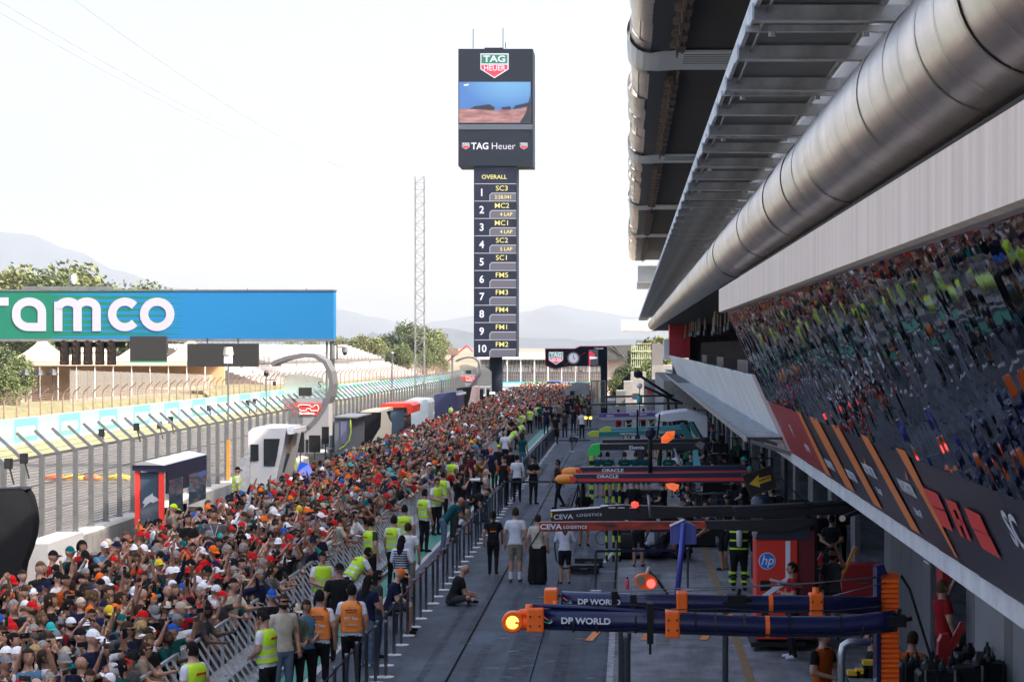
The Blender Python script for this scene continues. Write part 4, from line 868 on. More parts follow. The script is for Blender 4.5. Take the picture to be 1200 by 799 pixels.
o = thing('wire_slope', 'dark netted slope behind the gantry sign', 'slope'); MB().prism([P(x, y, 260) for x, y in ((711, 405), (741, 404), (741, 420), (733, 422), (711, 422))], (0, 12, 0)).build('net_face', mat('dark_net', (.05, .055, .06), .9, var=.3, scale=1), o); MB().prism([P(x, y, 261) for x, y in ((711, 422.1), (733, 422.1), (722, 445), (711, 445))], (0, 8, 0)).build('earth_face', mat('mauve_earth', (.25, .22, .22), .9, var=.2), o)
for a_, b_ in (((715, 406), (727, 415)), ((720, 405), (732, 418))): MB().bar(P(a_[0], a_[1], 259.9), P(b_[0], b_[1], 259.9), .08).build('net_cable', steel, o)
o = thing('trellis_panel', 'pale green trellis frame in front of trees by the pit exit', 'trellis'); mt = mat('sage_frame', (.34, .38, .26), .7)
for x in np.arange(740, 764.5, 2.4): MB().bar(P(x, 431, 228), P(x, 402, 228), .09).build('upright', mt, o)
for yy in (402.5, 411.5, 420, 430): MB().bar(P(740, yy, 227.9), P(764, yy, 227.9), .14 if yy > 410 and yy < 413 else .09).build('cross_bar', mt, o)
o = thing('grey_pier', 'plain grey pier left of the red terrace box', 'pier'); MB().prism([P(x, y, 215) for x, y in ((764, 432), (764, 402), (777, 403), (777, 428))], (0, 4, 0)).build('pier_body', m_grey, o)
# --- pit wall booths (left to right)
def boxp(x0, x1, y0, y1, Y0, Y1): return MB().box(P(x0, 0, Y0).x, P(x1, 0, Y0).x, Y0, Y1, max(0, P(0, y1, Y0).z), P(0, y0, Y0).z)
# big black curved cover
o = thing('curved_screen', 'big black curved back of a pit stand cut by the left edge', 'pit stand'); Yc = 44.0; mb = MB(); pr = [(28, 574), (33, 582), (37, 597), (38.5, 613), (37, 628), (32, 645), (26, 660), (22, 680), (20, 700), (19, 720)]
pts = [P(x, y, Yc) for x, y in pr]; n = len(pts)
vs = []
for p_ in pts:
    vs += [p_, Vector((p_.x - 1.2, p_.y - .25, p_.z - .02)), Vector((p_.x - 3.0, p_.y - .1, p_.z - .10))]
fsx = []
for i in range(n - 1):
    for j in range(2): fsx.append((i * 3 + j, i * 3 + j + 1, i * 3 + j + 4, i * 3 + j + 3))
mb.add(vs, fsx); mb.add([v + Vector((0, .5, .0)) for v in vs], [f[::-1] for f in fsx]); mb.build('cover', mat('black_fabric', (.008, .009, .012), .8, spec=.2, var=.2, bump=.3, bscale=2), o, smooth=True)
MB().prism([P(x, y, Yc - .01) for x, y in ((-30, 580), (-30, 574), (24, 571.5), (29, 573.5), (24, 576))], (0, .6, 0)).build('top_lip', black, o)
# bright white barrier end
o = thing('white_barrier', 'sunlit white block wall beside the black curved screen', 'barrier'); B(P(24, 0, 46).x, P(56, 0, 46).x, 46, 49, 0, P(0, 637, 46).z).build('block', mat('bright_white', (.85, .85, .83), .6), o)
# canopy roof on thin poles (glass roof tip left of the booth)
# red and navy booth
o = thing('pit_wall_stand', 'navy and red pit wall booth with bull graphic on its glass', 'pit stand'); Y0, Y1 = 55.0, 60.5; xl, xm = P(158, 0, Y0).x, P(190.5, 0, Y0).x
m_rbn = mat('booth_navy', (.012, .016, .045), .4); m_fil = mat('fluoro_red_post', (.85, .045, .03), .4); m_tint = mat('tinted_glass', (.05, .08, .12), .06)
def zz(py, Y=Y0): return P(0, py, Y).z
B(xl, xl + .13, Y0, Y0 + .13, .2, zz(548)).build('red_post', m_fil, o); B(xm - .10, xm + .03, Y0 - .02, Y0 + .11, .2, zz(546.5)).build('red_post', m_fil, o)
MB().prism([(xl - .06, Y0 - .05, zz(551)), (xl - .06, Y0 - .05, zz(545)), (xl + .3, Y0 - .05, zz(541)), (xm + .06, Y0 - .05, zz(545.5)), (xm + .06, Y0 - .05, zz(553.5))], (0, Y1 - Y0, 0)).build('booth_roof', m_rbn, o)
MB().prism([(xl - .04, Y0 - .1, zz(544.5)), (xl + .28, Y0 - .1, zz(540.3)), (xm + .06, Y0 - .1, zz(545)), (xm - .3, Y0 - .1, zz(544.8))], (0, Y1 - Y0 + .1, 0)).build('roof_top', mat('booth_roof_grey', (.24, .26, .29), .5), o)
B(xl + .14, xm - .11, Y0 + .04, Y0 + .06, 1.2, zz(553.6)).build('front_glass', m_tint, o)
B(xm + .01, xm + .05, Y0 + .3, Y1, 1.9, zz(553.7)).build('side_panel', m_rbn, o); B(xm + .055, xm + .07, Y0 + .5, Y0 + 2.2, 1.3, 2.25).build('side_window', m_tint, o); B(xm + .055, xm + .07, Y0 + 3.0, Y1 - .2, 1.4, 2.25).build('side_window', m_tint, o)
B(xl + .2, xm - .1, Y0 + .3, Y1, .3, 1.15).build('desk', black, o); B(xm - .5, xm - .1, Y0 + .2, Y0 + .9, zz(553.8) - .02, zz(553.8)).build('blue_badge', mat('badge_blue', (.02, .08, .6), .5), o)
bull = [(.05, .3), (.2, .62), (.45, .8), (.6, .95), (.62, .78), (.85, .62), (.98, .45), (.8, .42), (.62, .3), (.5, .38), (.3, .2), (.1, .0), (.18, .25)]
MB().prism([(xl + .17 + x * .5, Y0 + .035, 1.55 + z * .42) for x, z in bull], (0, -.01, 0)).build('bull_graphic', mat('grey_print', (.45, .47, .52), .5), o)
for k in range(3): B(xm - .6, xm - .25, Y0 + .6 + k * 1.6, Y0 + 1.0 + k * 1.6, .3, 1.35).build('stool', black, o)
# white cabin
o = thing('commentary_cabin', 'white sloping pit wall cabin with dark window and open side', 'pit stand'); Y0 = 69.0
MB().prism([P(x, y, Y0) for x, y in ((291, 580), (291, 506), (296, 501.5), (336, 501.5), (330.5, 530), (324, 560), (318, 580))], (0, 3.4, 0)).build('cabin_shell', mat('cabin_white', (.56, .57, .58), .5, var=.06, scale=1), o)
MB().prism([P(x, y, Y0 - .03) for x, y in ((309, 546), (309, 514), (328, 514), (324.5, 535), (322, 546))], (0, .02, 0)).build('window', glass_dark, o); MB().prism([P(x, y, Y0 - .03) for x, y in ((293.5, 540), (293.5, 520.5), (303, 520.5), (303, 540))], (0, .02, 0)).build('window', glass_dark, o)
MB().prism([P(x, y, Y0) + Vector((0, 0, 0)) for x, y in ((336.5, 503), (345, 502), (345, 508), (337, 509))], (0, 2.6, 0)).build('side_frame', white, o)
MB().prism([P(x, y, Y0 + 1) for x, y in ((337, 508), (345, 507), (340, 530), (332, 532))], (0, .04, 0)).build('side_glass', mat('amber_glass', (.30, .24, .17), .1), o); MB().prism([P(x, y, Y0 + 1) for x, y in ((332, 533), (340, 531), (333, 553), (325, 556))], (0, .04, 0)).build('side_glass', m_tint, o)
MB().prism([P(x, y, Y0 - .2) for x, y in ((281, 580), (281, 537), (292, 535), (292, 580))], (0, .5, 0)).build('side_box', mat('grey_print_box', (.55, .56, .57), .5, col2=(.35, .36, .38), scale=6), o)
# blue tarp
o = MB().add([tuple(P(x, y, 68 + d)) for x, y, d in ((345, 556, 0), (352, 541, 1), (362, 543, .5), (368, 556, .3), (366, 563, 0), (347, 563, -.2))], [(0, 1, 2, 3), (0, 3, 4, 5)]).build('tarpaulin', mat('blue_tarp', (.02, .10, .55), .4, bump=.5, bscale=3)); tag(o, 'crumpled bright blue tarpaulin beside the white cabin', 'tarpaulin')
# Barcelona board with arch
def arch_board(label, cx0, cx1, yt, yb, Y, lg, full):
    o = thing('arched_stand', label, 'pit stand'); 
    MB().prism([P(x, y, Y) for x, y in ((cx0, yt), (cx1, yt), (cx1, yb - 4), (cx1 - 12 * full, yb), (cx0 + 12 * full, yb))], (0, 1.2, 0)).build('board', mat('pale_grey_board', (.24, .245, .265), .5), o)
    sx = (cx1 - cx0) / 55.0; X = lambda x: cx0 + x * sx; Yv = lambda y: yt + y * sx
    MB().prism([P(X(x), Yv(y), Y - .03) for x, y in ((13, 5), (46, 5), (46, 19.5), (13, 19.5))], (0, .02, 0)).build('red_plate', mat('red_plate', (.70, .05, .04), .45), o)
    rb = ribbon([(X(x), Yv(y)) for x, y in ((21, 12), (19, 10), (20, 7.5), (24, 7), (33, 7.5), (35, 10), (38, 9), (39, 7.3), (42.5, 7.5), (43.5, 11), (42.5, 14), (35, 14), (33, 11.5), (30, 11.5), (28.5, 14), (22, 14))], 1.0 * sx, True, .02, Y - .04); rb.build('track_outline', white, o)
    for i in range(4):
        for j in range(3):
            if (i + j) % 2 == 0: MB().prism([P(X(5 + i * 2.8 + a), Yv(5 + j * 2.9 + b), Y - .03) for a, b in ((0, 0), (2.7, 0), (2.7, 2.8), (0, 2.8))], (0, .02, 0)).build('chequer', MATS['red_plate'], o)
    text('lettering', 'Barcelona', 3.6 * sx * Y / 2400 * 1.3, white, o, at(P(X(29.5), 0, Y).x, Y - .06, P(0, Yv(17), Y).z) @ FACE_CAM, bold=.03)
    a = ribbon([(X(x), Yv(y)) for x, y in lg], 4.6 * sx, False, 1.6, Y + 1.5); a.build('arch', mat('arch_grey', (.14, .14, .15), .4, .3), o, smooth=False)
    MB().prism([P(X(x), Yv(y), Y + .3) for x, y in ((2, -1), (2, -27), (20, -30), (48, -24), (52, -1))], (0, .05, 0)).build('glass_screen', mat('hazy_glass', (.7, .74, .72), .08, trans=.85), o)
    MB().prism([P(X(x), Yv(y), Y + .2) for x, y in ((20, -3), (20, -13), (35, -13), (35, -3))], (0, .1, 0)).build('monitor', m_scr, o)
    return o
ag = [(-5, -40), (2, -44), (14, -48), (30, -51), (45, -50), (56, -43), (62, -32), (64, -18), (62, -4), (56, 10), (48, 22), (38, 32)]
o = arch_board('arched pit wall stand with red Barcelona circuit board and curved grey arm', 330, 385, 467, 515, 91.0, ag, 1.0)
text('lettering', 'S', .40, m_grey, o, at(P(373.5, 0, 91).x, 91.2, P(0, 451, 91).z) @ FACE_CAM)
o = arch_board('smaller distant arched stand with red board beside the tower column', 538, 560, 439, 458, 158.0, [(x, y) for x, y in ag], 1.0)
for i, (x0, x1, y0, y1, Y) in enumerate(((347, 356, 507, 530, 88), (362, 375, 510, 530, 89), (377, 385, 500, 520, 90))):
    o = thing('monitor', ['narrow black monitor on a stand left of three by the bridge post', 'wide black monitor in the middle under the Barcelona board', 'black monitor touching the bridge post'][i], 'monitor'); boxp(x0, x1, y0, y1, Y, Y + .15).build('screen', black, o); MB().tube([(P((x0 + x1) / 2, 0, Y).x, Y + .08, 0), (P((x0 + x1) / 2, 0, Y).x, Y + .08, P(0, y1, Y).z)], .03, 6).build('stand_pole', darksteel, o)
boxp(360, 385, 530, 560, 90, 90.8)  # (counter below the monitors)
o = thing('counter', 'pale metal counter below the monitors', 'counter'); boxp(357, 384, 531, 560, 90.5, 91.2).build('counter_body', steel, o)
# grey green booth
o = thing('pit_wall_stand', 'grey booth with lime curved edge right of the bridge post', 'pit stand'); Y0 = 96.0
boxp(392, 411, 490, 545, Y0, Y0 + 5).build('booth_body', mat('booth_slate', (.10, .12, .15), .5), o); B(P(392, 0, Y0).x - .05, P(412, 0, Y0).x + .3, Y0 - .1, Y0 + 5.1, P(0, 489.8, Y0).z, P(0, 488.2, Y0).z).build('booth_roof', steel, o)
MB().prism([P(x, y, Y0 - .03) for x, y in ((399, 520), (399, 494), (407, 494), (407, 520))], (0, .02, 0)).build('window', mat('lilac_glass', (.12, .13, .22), .1), o)
ribbon([(411, 492), (411.5, 505), (409, 516), (404, 522), (398, 526)], 1.0, False, .05, Y0 - .05).build('lime_edge', mat('lime_trim', (.45, .6, .02), .5), o)
# black cover booth with cream side
o = thing('pit_wall_stand', 'booth under a torn black cover with cream side panel', 'pit stand'); Y0 = 104.0
boxp(418, 447, 483, 530, Y0, Y0 + 4).build('black_cover', MATS['black_fabric'], o); MB().prism([P(x, y, Y0 - .05) for x, y in ((434, 520), (446, 500), (447, 479.5), (452, 479.5), (455, 490), (459, 496), (458, 512), (448, 520))], (0, .1, 0)).build('cream_side', mat('cream_panel', (.58, .52, .42), .6), o); MB().prism([P(x, y, Y0 + .1) for x, y in ((419, 484), (425, 481.3), (450, 479.2), (450, 483), (436, 484.5))], (0, 4, 0)).build('cream_roof', MATS['cream_panel'], o)
# red roofed booth
o = thing('pit_wall_stand', 'red roofed booth with dark glass behind a thin pole', 'pit stand'); Y0 = 116.0
boxp(446, 473, 477, 520, Y0, Y0 + 4).build('booth_body', m_tint, o); MB().prism([P(x, y, Y0 - .1) for x, y in ((445, 477.5), (445, 474.5), (449, 473), (480, 472.5), (484, 475), (483, 484), (478, 485), (477, 477.5))], (0, 4.2, 0)).build('booth_roof', mat('red_roof', (.75, .045, .02), .4), o)
# pale tarp covered booth
o = thing('pit_wall_stand', 'booth wrapped in pale blue sheeting under the mast', 'pit stand'); Y0 = 126.0; m_tarp = mat('pale_sheeting', (.42, .50, .55), .4, var=.15, scale=1.5, bump=.6, bscale=1.5)
MB().prism([P(x, y, Y0) for x, y in ((474, 516), (479, 490), (474.5, 470), (480, 467.5), (500, 468), (502, 472), (500, 516))], (0, 4, 0)).build('sheeting', m_tarp, o)
# navy covered booth
o = thing('pit_wall_stand', 'navy covered booth left of the tower column', 'pit stand'); Y0 = 142.0
MB().prism([P(x, y, Y0) for x, y in ((509, 505), (509, 463), (514, 461.5), (533, 459), (536, 461), (534, 505))], (0, 6, 0)).build('cover', mat('navy_cover', (.025, .03, .09), .5, bump=.3, bscale=1), o); MB().bar(P(535, 462, Y0), P(546, 460, Y0), .25, .15).build('roof_tip', m_slab, o)
o = thing('pit_wall_stand', 'dark curved booth with pinkish side before the tower column', 'pit stand'); Y0 = 152.0
MB().prism([P(x, y, Y0) for x, y in ((535, 500), (535, 455), (547, 454), (553, 454), (550, 468), (545, 480), (541, 500))], (0, 4, 0)).build('cover', MATS['black_fabric'], o); MB().prism([P(x, y, Y0 - .05) for x, y in ((553.2, 453), (558, 453), (557, 476), (543, 490), (546, 480), (550.4, 468))], (0, 4, 0)).build('side_panel', mat('pinkish_panel', (0.55, 0.42, 0.40), 0.55), o)
for i, x in enumerate((562, 569)):
    o = thing('monitor', ['left of two small screens by the tower column foot', 'right of two small screens by the tower column foot'][i], 'monitor'); boxp(x, x + 4.5, 456, 468, 170, 170.2).build('screen', black, o); boxp(x + 2, x + 2.6, 468.2, 480, 170.05, 170.15).build('stand_pole', darksteel, o)
o = thing('glass_booth', 'framed glass corner booth beside the tower column', 'booth')
for a_, b_ in (((559, 478), (559, 453)), ((569, 478), (569, 453)), ((559, 453), (575, 453))): MB().bar(P(a_[0], a_[1], 168), P(b_[0], b_[1], 168), .12).build('frame_bar', white, o)
# crane boom near the tower
o = thing('crane_arm', 'red folding crane arm left of the leaderboard base', 'crane'); MB().bar(P(524, 424, 240), P(547, 405, 240), .16).bar(P(547, 405, 240), P(554, 412, 240), .12).build('boom', redp, o); MB().box(-.6, .6, -.5, .5, -.4, .4).xf(at(*P(531, 412, 240))).build('basket', m_rust, o)
MB().bar(P(530, 470, 240), P(530, 413, 240), .25).build('mast', steel, o)
# power cables in the sky
for i, (a_, b_, lb) in enumerate((((-40, -22, 70), (474, 221, 190), 'uppermost thin power cable crossing the sky'), ((-40, -8, 70), (473, 222, 190), 'second thin power cable crossing the sky'), ((60, -20, 80), (474, 220, 190), 'short faint cable joining from the top edge'))):
    A = P(*a_); Bq = P(*b_); pts = [A.lerp(Bq, t / 20) - Vector((0, 0, 3.0 * (t / 20) * (1 - t / 20) * 4 * .45)) for t in range(21)]
    tag(MB().tube(pts, .018, 4).build('power_cable', mat('cable_grey', (.35, .35, .37), .6)), lb, 'cable')
# blue vehicle at the far end of the crowd
o = thing('van', 'small blue vehicle roof beyond the far end of the crowd', 'van', (P(648, 0, 228).x, 228, 0)); s = .095
MB().prism([(-1.4, 0, .3), (-1.4, 0, 1.1), (-1.0, 0, 1.25), (-.6, 0, 1.95), (.8, 0, 1.95), (1.1, 0, 1.25), (1.4, 0, 1.1), (1.4, 0, .3)], (0, 3.8, 0)).build('body', mat('blue_car_paint', (.02, .07, .30), .3), o)
MB().prism([(-.9, -.01, 1.3), (-.55, -.01, 1.85), (.72, -.01, 1.85), (.98, -.01, 1.3)], (0, -.02, 0)).build('windscreen', glass_dark, o)
for x in (-1.1, 1.1): MB().lathe([(.33, -.1), (.33, .1)], n=12).xf(at(x, .2, .33) @ Matrix.Rotation(R(90), 4, 'X')).build('wheel', rubber, o)
# ------------------------------------------------------------------ barriers, posts, pit gantries and equipment
# slanted crowd barrier sections
m_alu = mat('barrier_aluminium', (.50, .53, .57), .4, .45, .15, 4)
xt, xb_ = -6.98, -6.28
root = thing('crowd_barrier', 'slanted steel crowd barrier section between fans and marshals', 'barrier', (0, 24.0, 0), 0, 'slanted barrier sections along the crowd')
root['label'] = 'slanted steel crowd barrier section between fans and marshals'
MB().bar((xt, .02, 1.14), (xt, 1.22, 1.14), .045).bar((xt, .02, .10), (xt, 1.22, .10), .045).bar((xb_, .02, .04), (xb_, 1.22, .04), .05).bar((xt, .03, .04), (xt, .03, 1.14), .045).bar((xt, .03, .07), (xb_, .03, .06), .04).bar((xt, 1.2, .07), (xb_, 1.2, .06), .04).bar((xt, 1.21, .04), (xt, 1.21, 1.14), .045).build('frame', m_alu, root)
me = MB().bar((xt, 0, 1.13), (xb_, 0, .05), .034).mesh('slat', m_alu)
for k in range(3): ob('slat', me, root, (0, .2 + k * .41, 0))
MB().box(xt + .05, xt + .42, .05, 1.19, .42, .45).box(xt + .06, xt + .62, .05, 1.19, .16, .19).build('step_plate', m_alu, root)
for k in range(1, 66): dup(root, (0, 24 + k * 1.24, 0))
# belt posts
ps_ = thing('belt_post', 'slim dark belt post in the row along the media pen', 'barrier post', (-4.5, 30, 0), 0, 'belt posts in the long row')
m_post = mat('post_graphite', (.13, .135, .15), .35, .7); m_base = mat('worn_pale_base', (.55, .56, .58), .5, var=.2, scale=12)
MB().lathe([(.15, 0), (.15, .010), (.10, .02), (.03, .03)], n=18).build('base', m_base, ps_, smooth=False); MB().lathe([(.030, .03), (.030, .94), (.036, .95), (.036, 1.0), (.02, 1.01)], n=10).build('pole', m_post, ps_, smooth=True)
m_belt = mat('black_belt', (.015, .015, .017), .7); m_beltr = mat('red_belt', (.45, .02, .02), .7)
belt = MB().box(-.003, .003, .04, 1.26, .915, .945).build('belt', m_belt, ps_)
for k in range(1, 76):
    y = 30 + 1.3 * k
    if y > 124: break
    o = dup(ps_, (-4.5 + rnd.uniform(-.02, .02), y, 0))
    for c in o.children:
        if c.name.startswith('belt') and 40 < y < 51: c.data = c.data.copy(); c.data.materials[0] = m_beltr
    if 40 < y < 51: o['label'] = 'slim belt post of the row whose belt is red'; o['group'] = 'belt posts with red belts'
for i, (px, py, lb) in enumerate(((728, 845, 'thick dark belt post under the DP WORLD boom, left of two'), (698, 692, 'belt post standing alone on the lane beside the woman in white'), (440, 800, 'near belt post cut by the bottom edge behind the orange bib'), (452, 793, 'near belt post beside the bottom edge one'), (670, 529, 'lone belt post far out on the lane'), (677, 512, 'farther lone belt post on the lane'), (735, 900, 'dark post right beside the thick one under the boom'), (850, 850, 'dark post under the boom in line with the ochre marking'), (806, 690, 'dark post behind the blue hanging signal box'))):
    x, y, _ = G(px, py); o = dup(ps_, (x, y, 0), None, lb, 'single belt posts')
    for c in list(o.children):
        if c.name.startswith('belt'): bpy.data.objects.remove(c)
    if i in (0, 6, 7): o.scale = (1.6, 1.6, 1.9)
def belt_line(a, b, h, lb, mt=None, r=.03):
    o = MB().bar((a[0], a[1], h), (b[0], b[1], h), .006, r * 2).build('cross_belt', mt or m_belt); tag(o, lb, 'belt')
a, b = G(612, 640), G(700, 638); belt_line((-4.5, 74.6), (-2.3, 74.6), .95, 'black belt stretched across the lane by the man with folded arms'); belt_line((-4.5, 107), (-2.0, 107), .95, 'black belt crossing the lane beyond the yellow nosed booms')
belt_line((-4.5, 121), (0, 121), .95, 'farthest black belt crossing the lane'); belt_line((G(698, 692).x, 49.4), (G(806, 690).x, 49.6), .95, 'navy belt running across in front of the race car', FB['navy'] if 'FB' in globals() else navyp)
# low rolls of white tape
# ---- gantry tools
def tubeP(pts, r, Y, m, name, parent, n=12): return MB().tube([P(x, y, Y) for x, y in pts], r, n).build(name, m, parent, smooth=True)
def plate(pts, Y, m, name, parent, th=.25, dy=0.0): return MB().prism([P(x, y, Y) + Vector((0, dy, 0)) for x, y in pts], (0, th, 0)).build(name, m, parent)
def ptext(s, px, py, Y, hpx, m, parent, bold=.02, sx=1.0, rot=0.0, shear=0.0, spacing=1.0): return text('lettering', s, hpx * Y / 2400 * 1.38, m, parent, at(*P(px, py, Y)) @ FACE_CAM @ Matrix.Rotation(R(rot), 4, 'Z'), bold=bold, sx=sx, shear=shear, spacing=spacing)
m_navyt = mat('glossy_navy_tube', (.006, .009, .055), .25, .1); m_org = mat('fluoro_orange', (1.0, .145, .004), .4, var=.05); m_wt = mat('sign_white', (.70, .71, .76), .5)
# orange/navy rig with DP WORLD booms
Y1 = 25.6; Y2 = 27.2
rg = thing('pit_gantry', 'navy and orange pit gantry with two DP WORLD booms and ribbed orange column', 'gantry')
tubeP([(637, 725), (760, 729), (900, 734), (990, 734), (1030, 729), (1050, 727)], .135, Y1, m_navyt, 'boom', rg, 16); tubeP([(658, 702.5), (760, 706), (860, 707.5), (950, 707.5), (1030, 709)], .118, Y2, m_navyt, 'boom', rg, 16)
ptext('DP WORLD', 686.5, 727.6, Y1 - .15, 7.2, m_wt, rg, .035, 1.12, -1); ptext('DP WORLD', 702, 705.2, Y2 - .14, 6.2, m_wt, rg, .035, 1.12, -1)
for (cx, cy, Yq) in ((640.5, 726, Y1 - .15), (663, 703.5, Y2 - .14)):
    ribbon([(cx - 3, cy - 4), (cx - .5, cy - 1.5), (cx + 2, cy - .5)], 1.3, False, .004, Yq).build('swirl', m_org, rg); ribbon([(cx - 3.5, cy + 1.5), (cx + 1, cy + 3.6), (cx + 6, cy - .5)], 1.4, False, .004, Yq).build('swirl', greenp, rg); ribbon([(cx + 2.5, cy + 4), (cx + 5, cy + 3.2), (cx + 6.5, cy + 1.4)], .9, False, .004, Yq).build('swirl', m_wt, rg)
def collar(px, py, w, r, Y, sq=False):
    c = P(px, py, Y); k = w / 2400 * Y / 2
    if sq: bevel(MB().box(c.x - k, c.x + k, c.y - r, c.y + r, c.z - r, c.z + r).build('collar', m_org, rg), .02, 2)
    else: MB().tube([(c.x - k, c.y, c.z), (c.x + k, c.y, c.z)], r, 16).build('collar', m_org, rg)
collar(788, 730, 17, .165, Y1, True); collar(791 + 8, 706, 13, .15, Y2, True); collar(899, 734, 5, .14, Y1); collar(903, 707.5, 5, .123, Y2); collar(956, 708, 16, .15, Y2, True); collar(628, 725, 20, .15, Y1, True); collar(646, 702, 16, .145, Y2, True); collar(855, 724, 6, .05, Y1)
tubeP([(956, 702), (956, 688)], .045, Y2, m_org, 'bracket', rg); tubeP([(620.5, 722), (620.5, 708)], .05, Y1, m_org, 'bracket', rg); tubeP([(651, 715), (651, 704)], .03, Y1 + .1, m_org, 'bracket', rg)
tubeP([(604, 722), (612, 717.5), (620, 717), (634, 719)], .05, Y1, m_org, 'light_arm', rg); tubeP([(604, 728), (612, 730), (634, 730)], .08, Y1, m_org, 'light_arm', rg)
c = P(601, 728, Y1); MB().lathe([(.125, -.07), (.135, -.05), (.135, .08), (.12, .10), (.085, .10), (.085, .06)], n=24).xf(at(*c) @ Matrix.Rotation(R(90), 4, 'X')).build('signal_head', m_org, rg, smooth=False)
MB().lathe([(.078, .062), (.078, .075)], n=20).xf(at(*c) @ Matrix.Rotation(R(90), 4, 'X')).build('yellow_lamp', lampyel, rg)
tubeP([(624, 709), (700, 712.5), (800, 720), (855, 723)], .028, Y1, navyp, 'tie_rod', rg, 8)
MB().tube([P(624.5, 735, Y1), P(624.5, 739, Y1)], .03, 8).build('camera_mount', black, rg)
for pts, Y in (([(650, 697.5), (780, 690), (956, 683), (1038, 674)], Y2), ([(630, 700), (790, 693), (940, 684), (1036, 676)], Y2 + .1), ([(960, 702), (1038, 682)], Y2)): tubeP(pts, .008, Y, steel, 'guy_wire', rg, 5)
tubeP([(902, 679), (940, 688)], .022, Y2, steel, 'spreader_bar', rg, 6)
# column with ribs
xc0, xc1 = P(1033, 0, Y2).x, P(1054, 0, Y2).x; zt_ = P(0, 673, Y2).z
B(xc0 - .06, xc0 - .005, Y2 + .02, Y2 + .45, 0, zt_ + .06).build('column_plate', navyp, rg); B(xc0, xc1, Y2 + .06, Y2 + .4, .02, zt_).build('column_core', mat('deep_orange', (.55, .07, .008), .5), rg)
me = MB().prism([(0, 0, 0), (0, 0, .058), (0, -.03, .045), (0, -.03, .012)], (xc1 - xc0 - .004, 0, 0)).mesh('rib', m_org)
z = .1
while z < zt_ - .06: ob('rib', me, rg, (xc0 + .002, Y2 + .06, z)); z += .066
plate([(1026, 663), (1036, 661), (1040, 672), (1030, 673)], Y2, navyp, 'column_cap', rg, .2); MB().tube([P(1056, 674, Y2), P(1066, 690, Y2), P(1080, 735, Y2), P(1100, 799, Y2)], .02, 6).build('stay_cable', black, rg)
for (px, py, Y) in ((863, 703, Y2), (1050, 727, Y1 + .05)): MB().box(-.12, .12, -.09, .09, -.07, .07).bar((-.18, 0, -.05), (.2, 0, .03), .05).bar((0, 0, 0), (.05, 0, .15), .05).xf(at(*P(px, py, Y - .12))).build('black_clamp', black, rg)
for (px, py, Y, h_) in ((762, 724, Y1, .5), (742, 706, Y2, .3), (720, 700, Y2, .25)): MB().box(-.04, .04, -.16, .16, -h_ * .6, h_ * .4).bar((0, 0, -h_ * .4), (.0, 0, -h_ * .9), .03).xf(at(*P(px, py, Y))).build('black_clamp', black, rg)
cab = [P(660, 735, Y1 - .13), P(700, 738, Y1 - .13), P(740, 736, Y1 - .13), P(790, 742, Y1 - .13), P(850, 741, Y1 - .13), P(900, 744, Y1 - .13), P(980, 743, Y1 - .13), P(1035, 738, Y1 - .13)]
MB().tube(cab, .010, 6).build('hose', black, rg); MB().tube([v + Vector((0, -.02, .30)) for v in cab], .007, 5).build('hose', darksteel, rg)
for px in (672, 700, 745, 815, 838, 872, 925, 985, 1010): collar_ = P(px, 727 + (px - 637) * .018, Y1); MB().tube([(collar_.x - .012, collar_.y, collar_.z), (collar_.x + .012, collar_.y, collar_.z)], .138, 16).build('strap', black if px % 2 else darksteel, rg)
for px, py, Yq in ((783, 724, Y1), (793, 724, Y1), (783, 736, Y1), (793, 736, Y1), (622, 720, Y1), (633, 720, Y1), (622, 731, Y1), (633, 731, Y1), (951, 703, Y2), (961, 703, Y2), (951, 713, Y2), (961, 713, Y2)): MB().lathe([(.014, 0), (.014, .012), (.008, .014)], n=6).xf(at(P(px, py, Yq).x, Yq - .17, P(px, py, Yq).z) @ Matrix.Rotation(R(90), 4, 'X')).build('bolt', darksteel, rg)
# the middle slanted navy mast with five sided signal box
sg = thing('signal_box', 'five sided blue signal box on a slanted navy rod above the booms', 'signal'); Ys = 29.0
plate([(786, 616.5), (801.5, 609.5), (816, 617), (816, 637.5), (786, 637.5)], Ys, mat('periwinkle_metal', (.07, .10, .34), .35, .3), 'box_front', sg, .25); plate([(785, 617), (800, 610), (801.6, 609.3), (786, 616.3)], Ys - .02, mat('pinkish_rim', (.45, .33, .34), .5), 'box_rim', sg, .28)
for x_ in (789.5, 792, 812): plate([(x_, 618), (x_ + .8, 617.6), (x_ + .8, 637), (x_, 637)], Ys - .012, mat('rib_blue', (.12, .16, .42), .4), 'box_rib', sg, .01)
tubeP([(801.5, 613), (797, 660), (791.5, 716)], .040, Ys - .15, mat('rod_blue', (.05, .07, .33), .3, .3), 'rod', sg, 10)
# hanging double light
hl = thing('signal_light', 'orange oval signal light with one dark and one red lens hanging on a rod', 'signal light'); Yh = 33.0; c = P(757, 681, Yh)
pr = [(math.cos(t) * .19 * (1.0), math.sin(t) * .125) for t in np.linspace(0, 2 * math.pi, 22, endpoint=False)]
M = at(*c) @ Matrix.Rotation(R(12), 4, 'Y'); MB().prism([(x, -.06, z) for x, z in pr], (0, .12, 0)).xf(M).build('housing', m_org, hl); MB().lathe([(.07, 0), (.07, .02)], n=18).xf(M @ at(-.085, -.06, .01) @ Matrix.Rotation(R(90), 4, 'X')).build('dark_lens', mat('grey_lens', (.20, .20, .16), .3), hl); MB().lathe([(.07, 0), (.07, .02)], n=18).xf(M @ at(.085, -.06, -.01) @ Matrix.Rotation(R(90), 4, 'X')).build('red_lens', mat('red_lens', (.5, .03, .03), .3, emit=(1, .12, .10), estr=.6), hl)
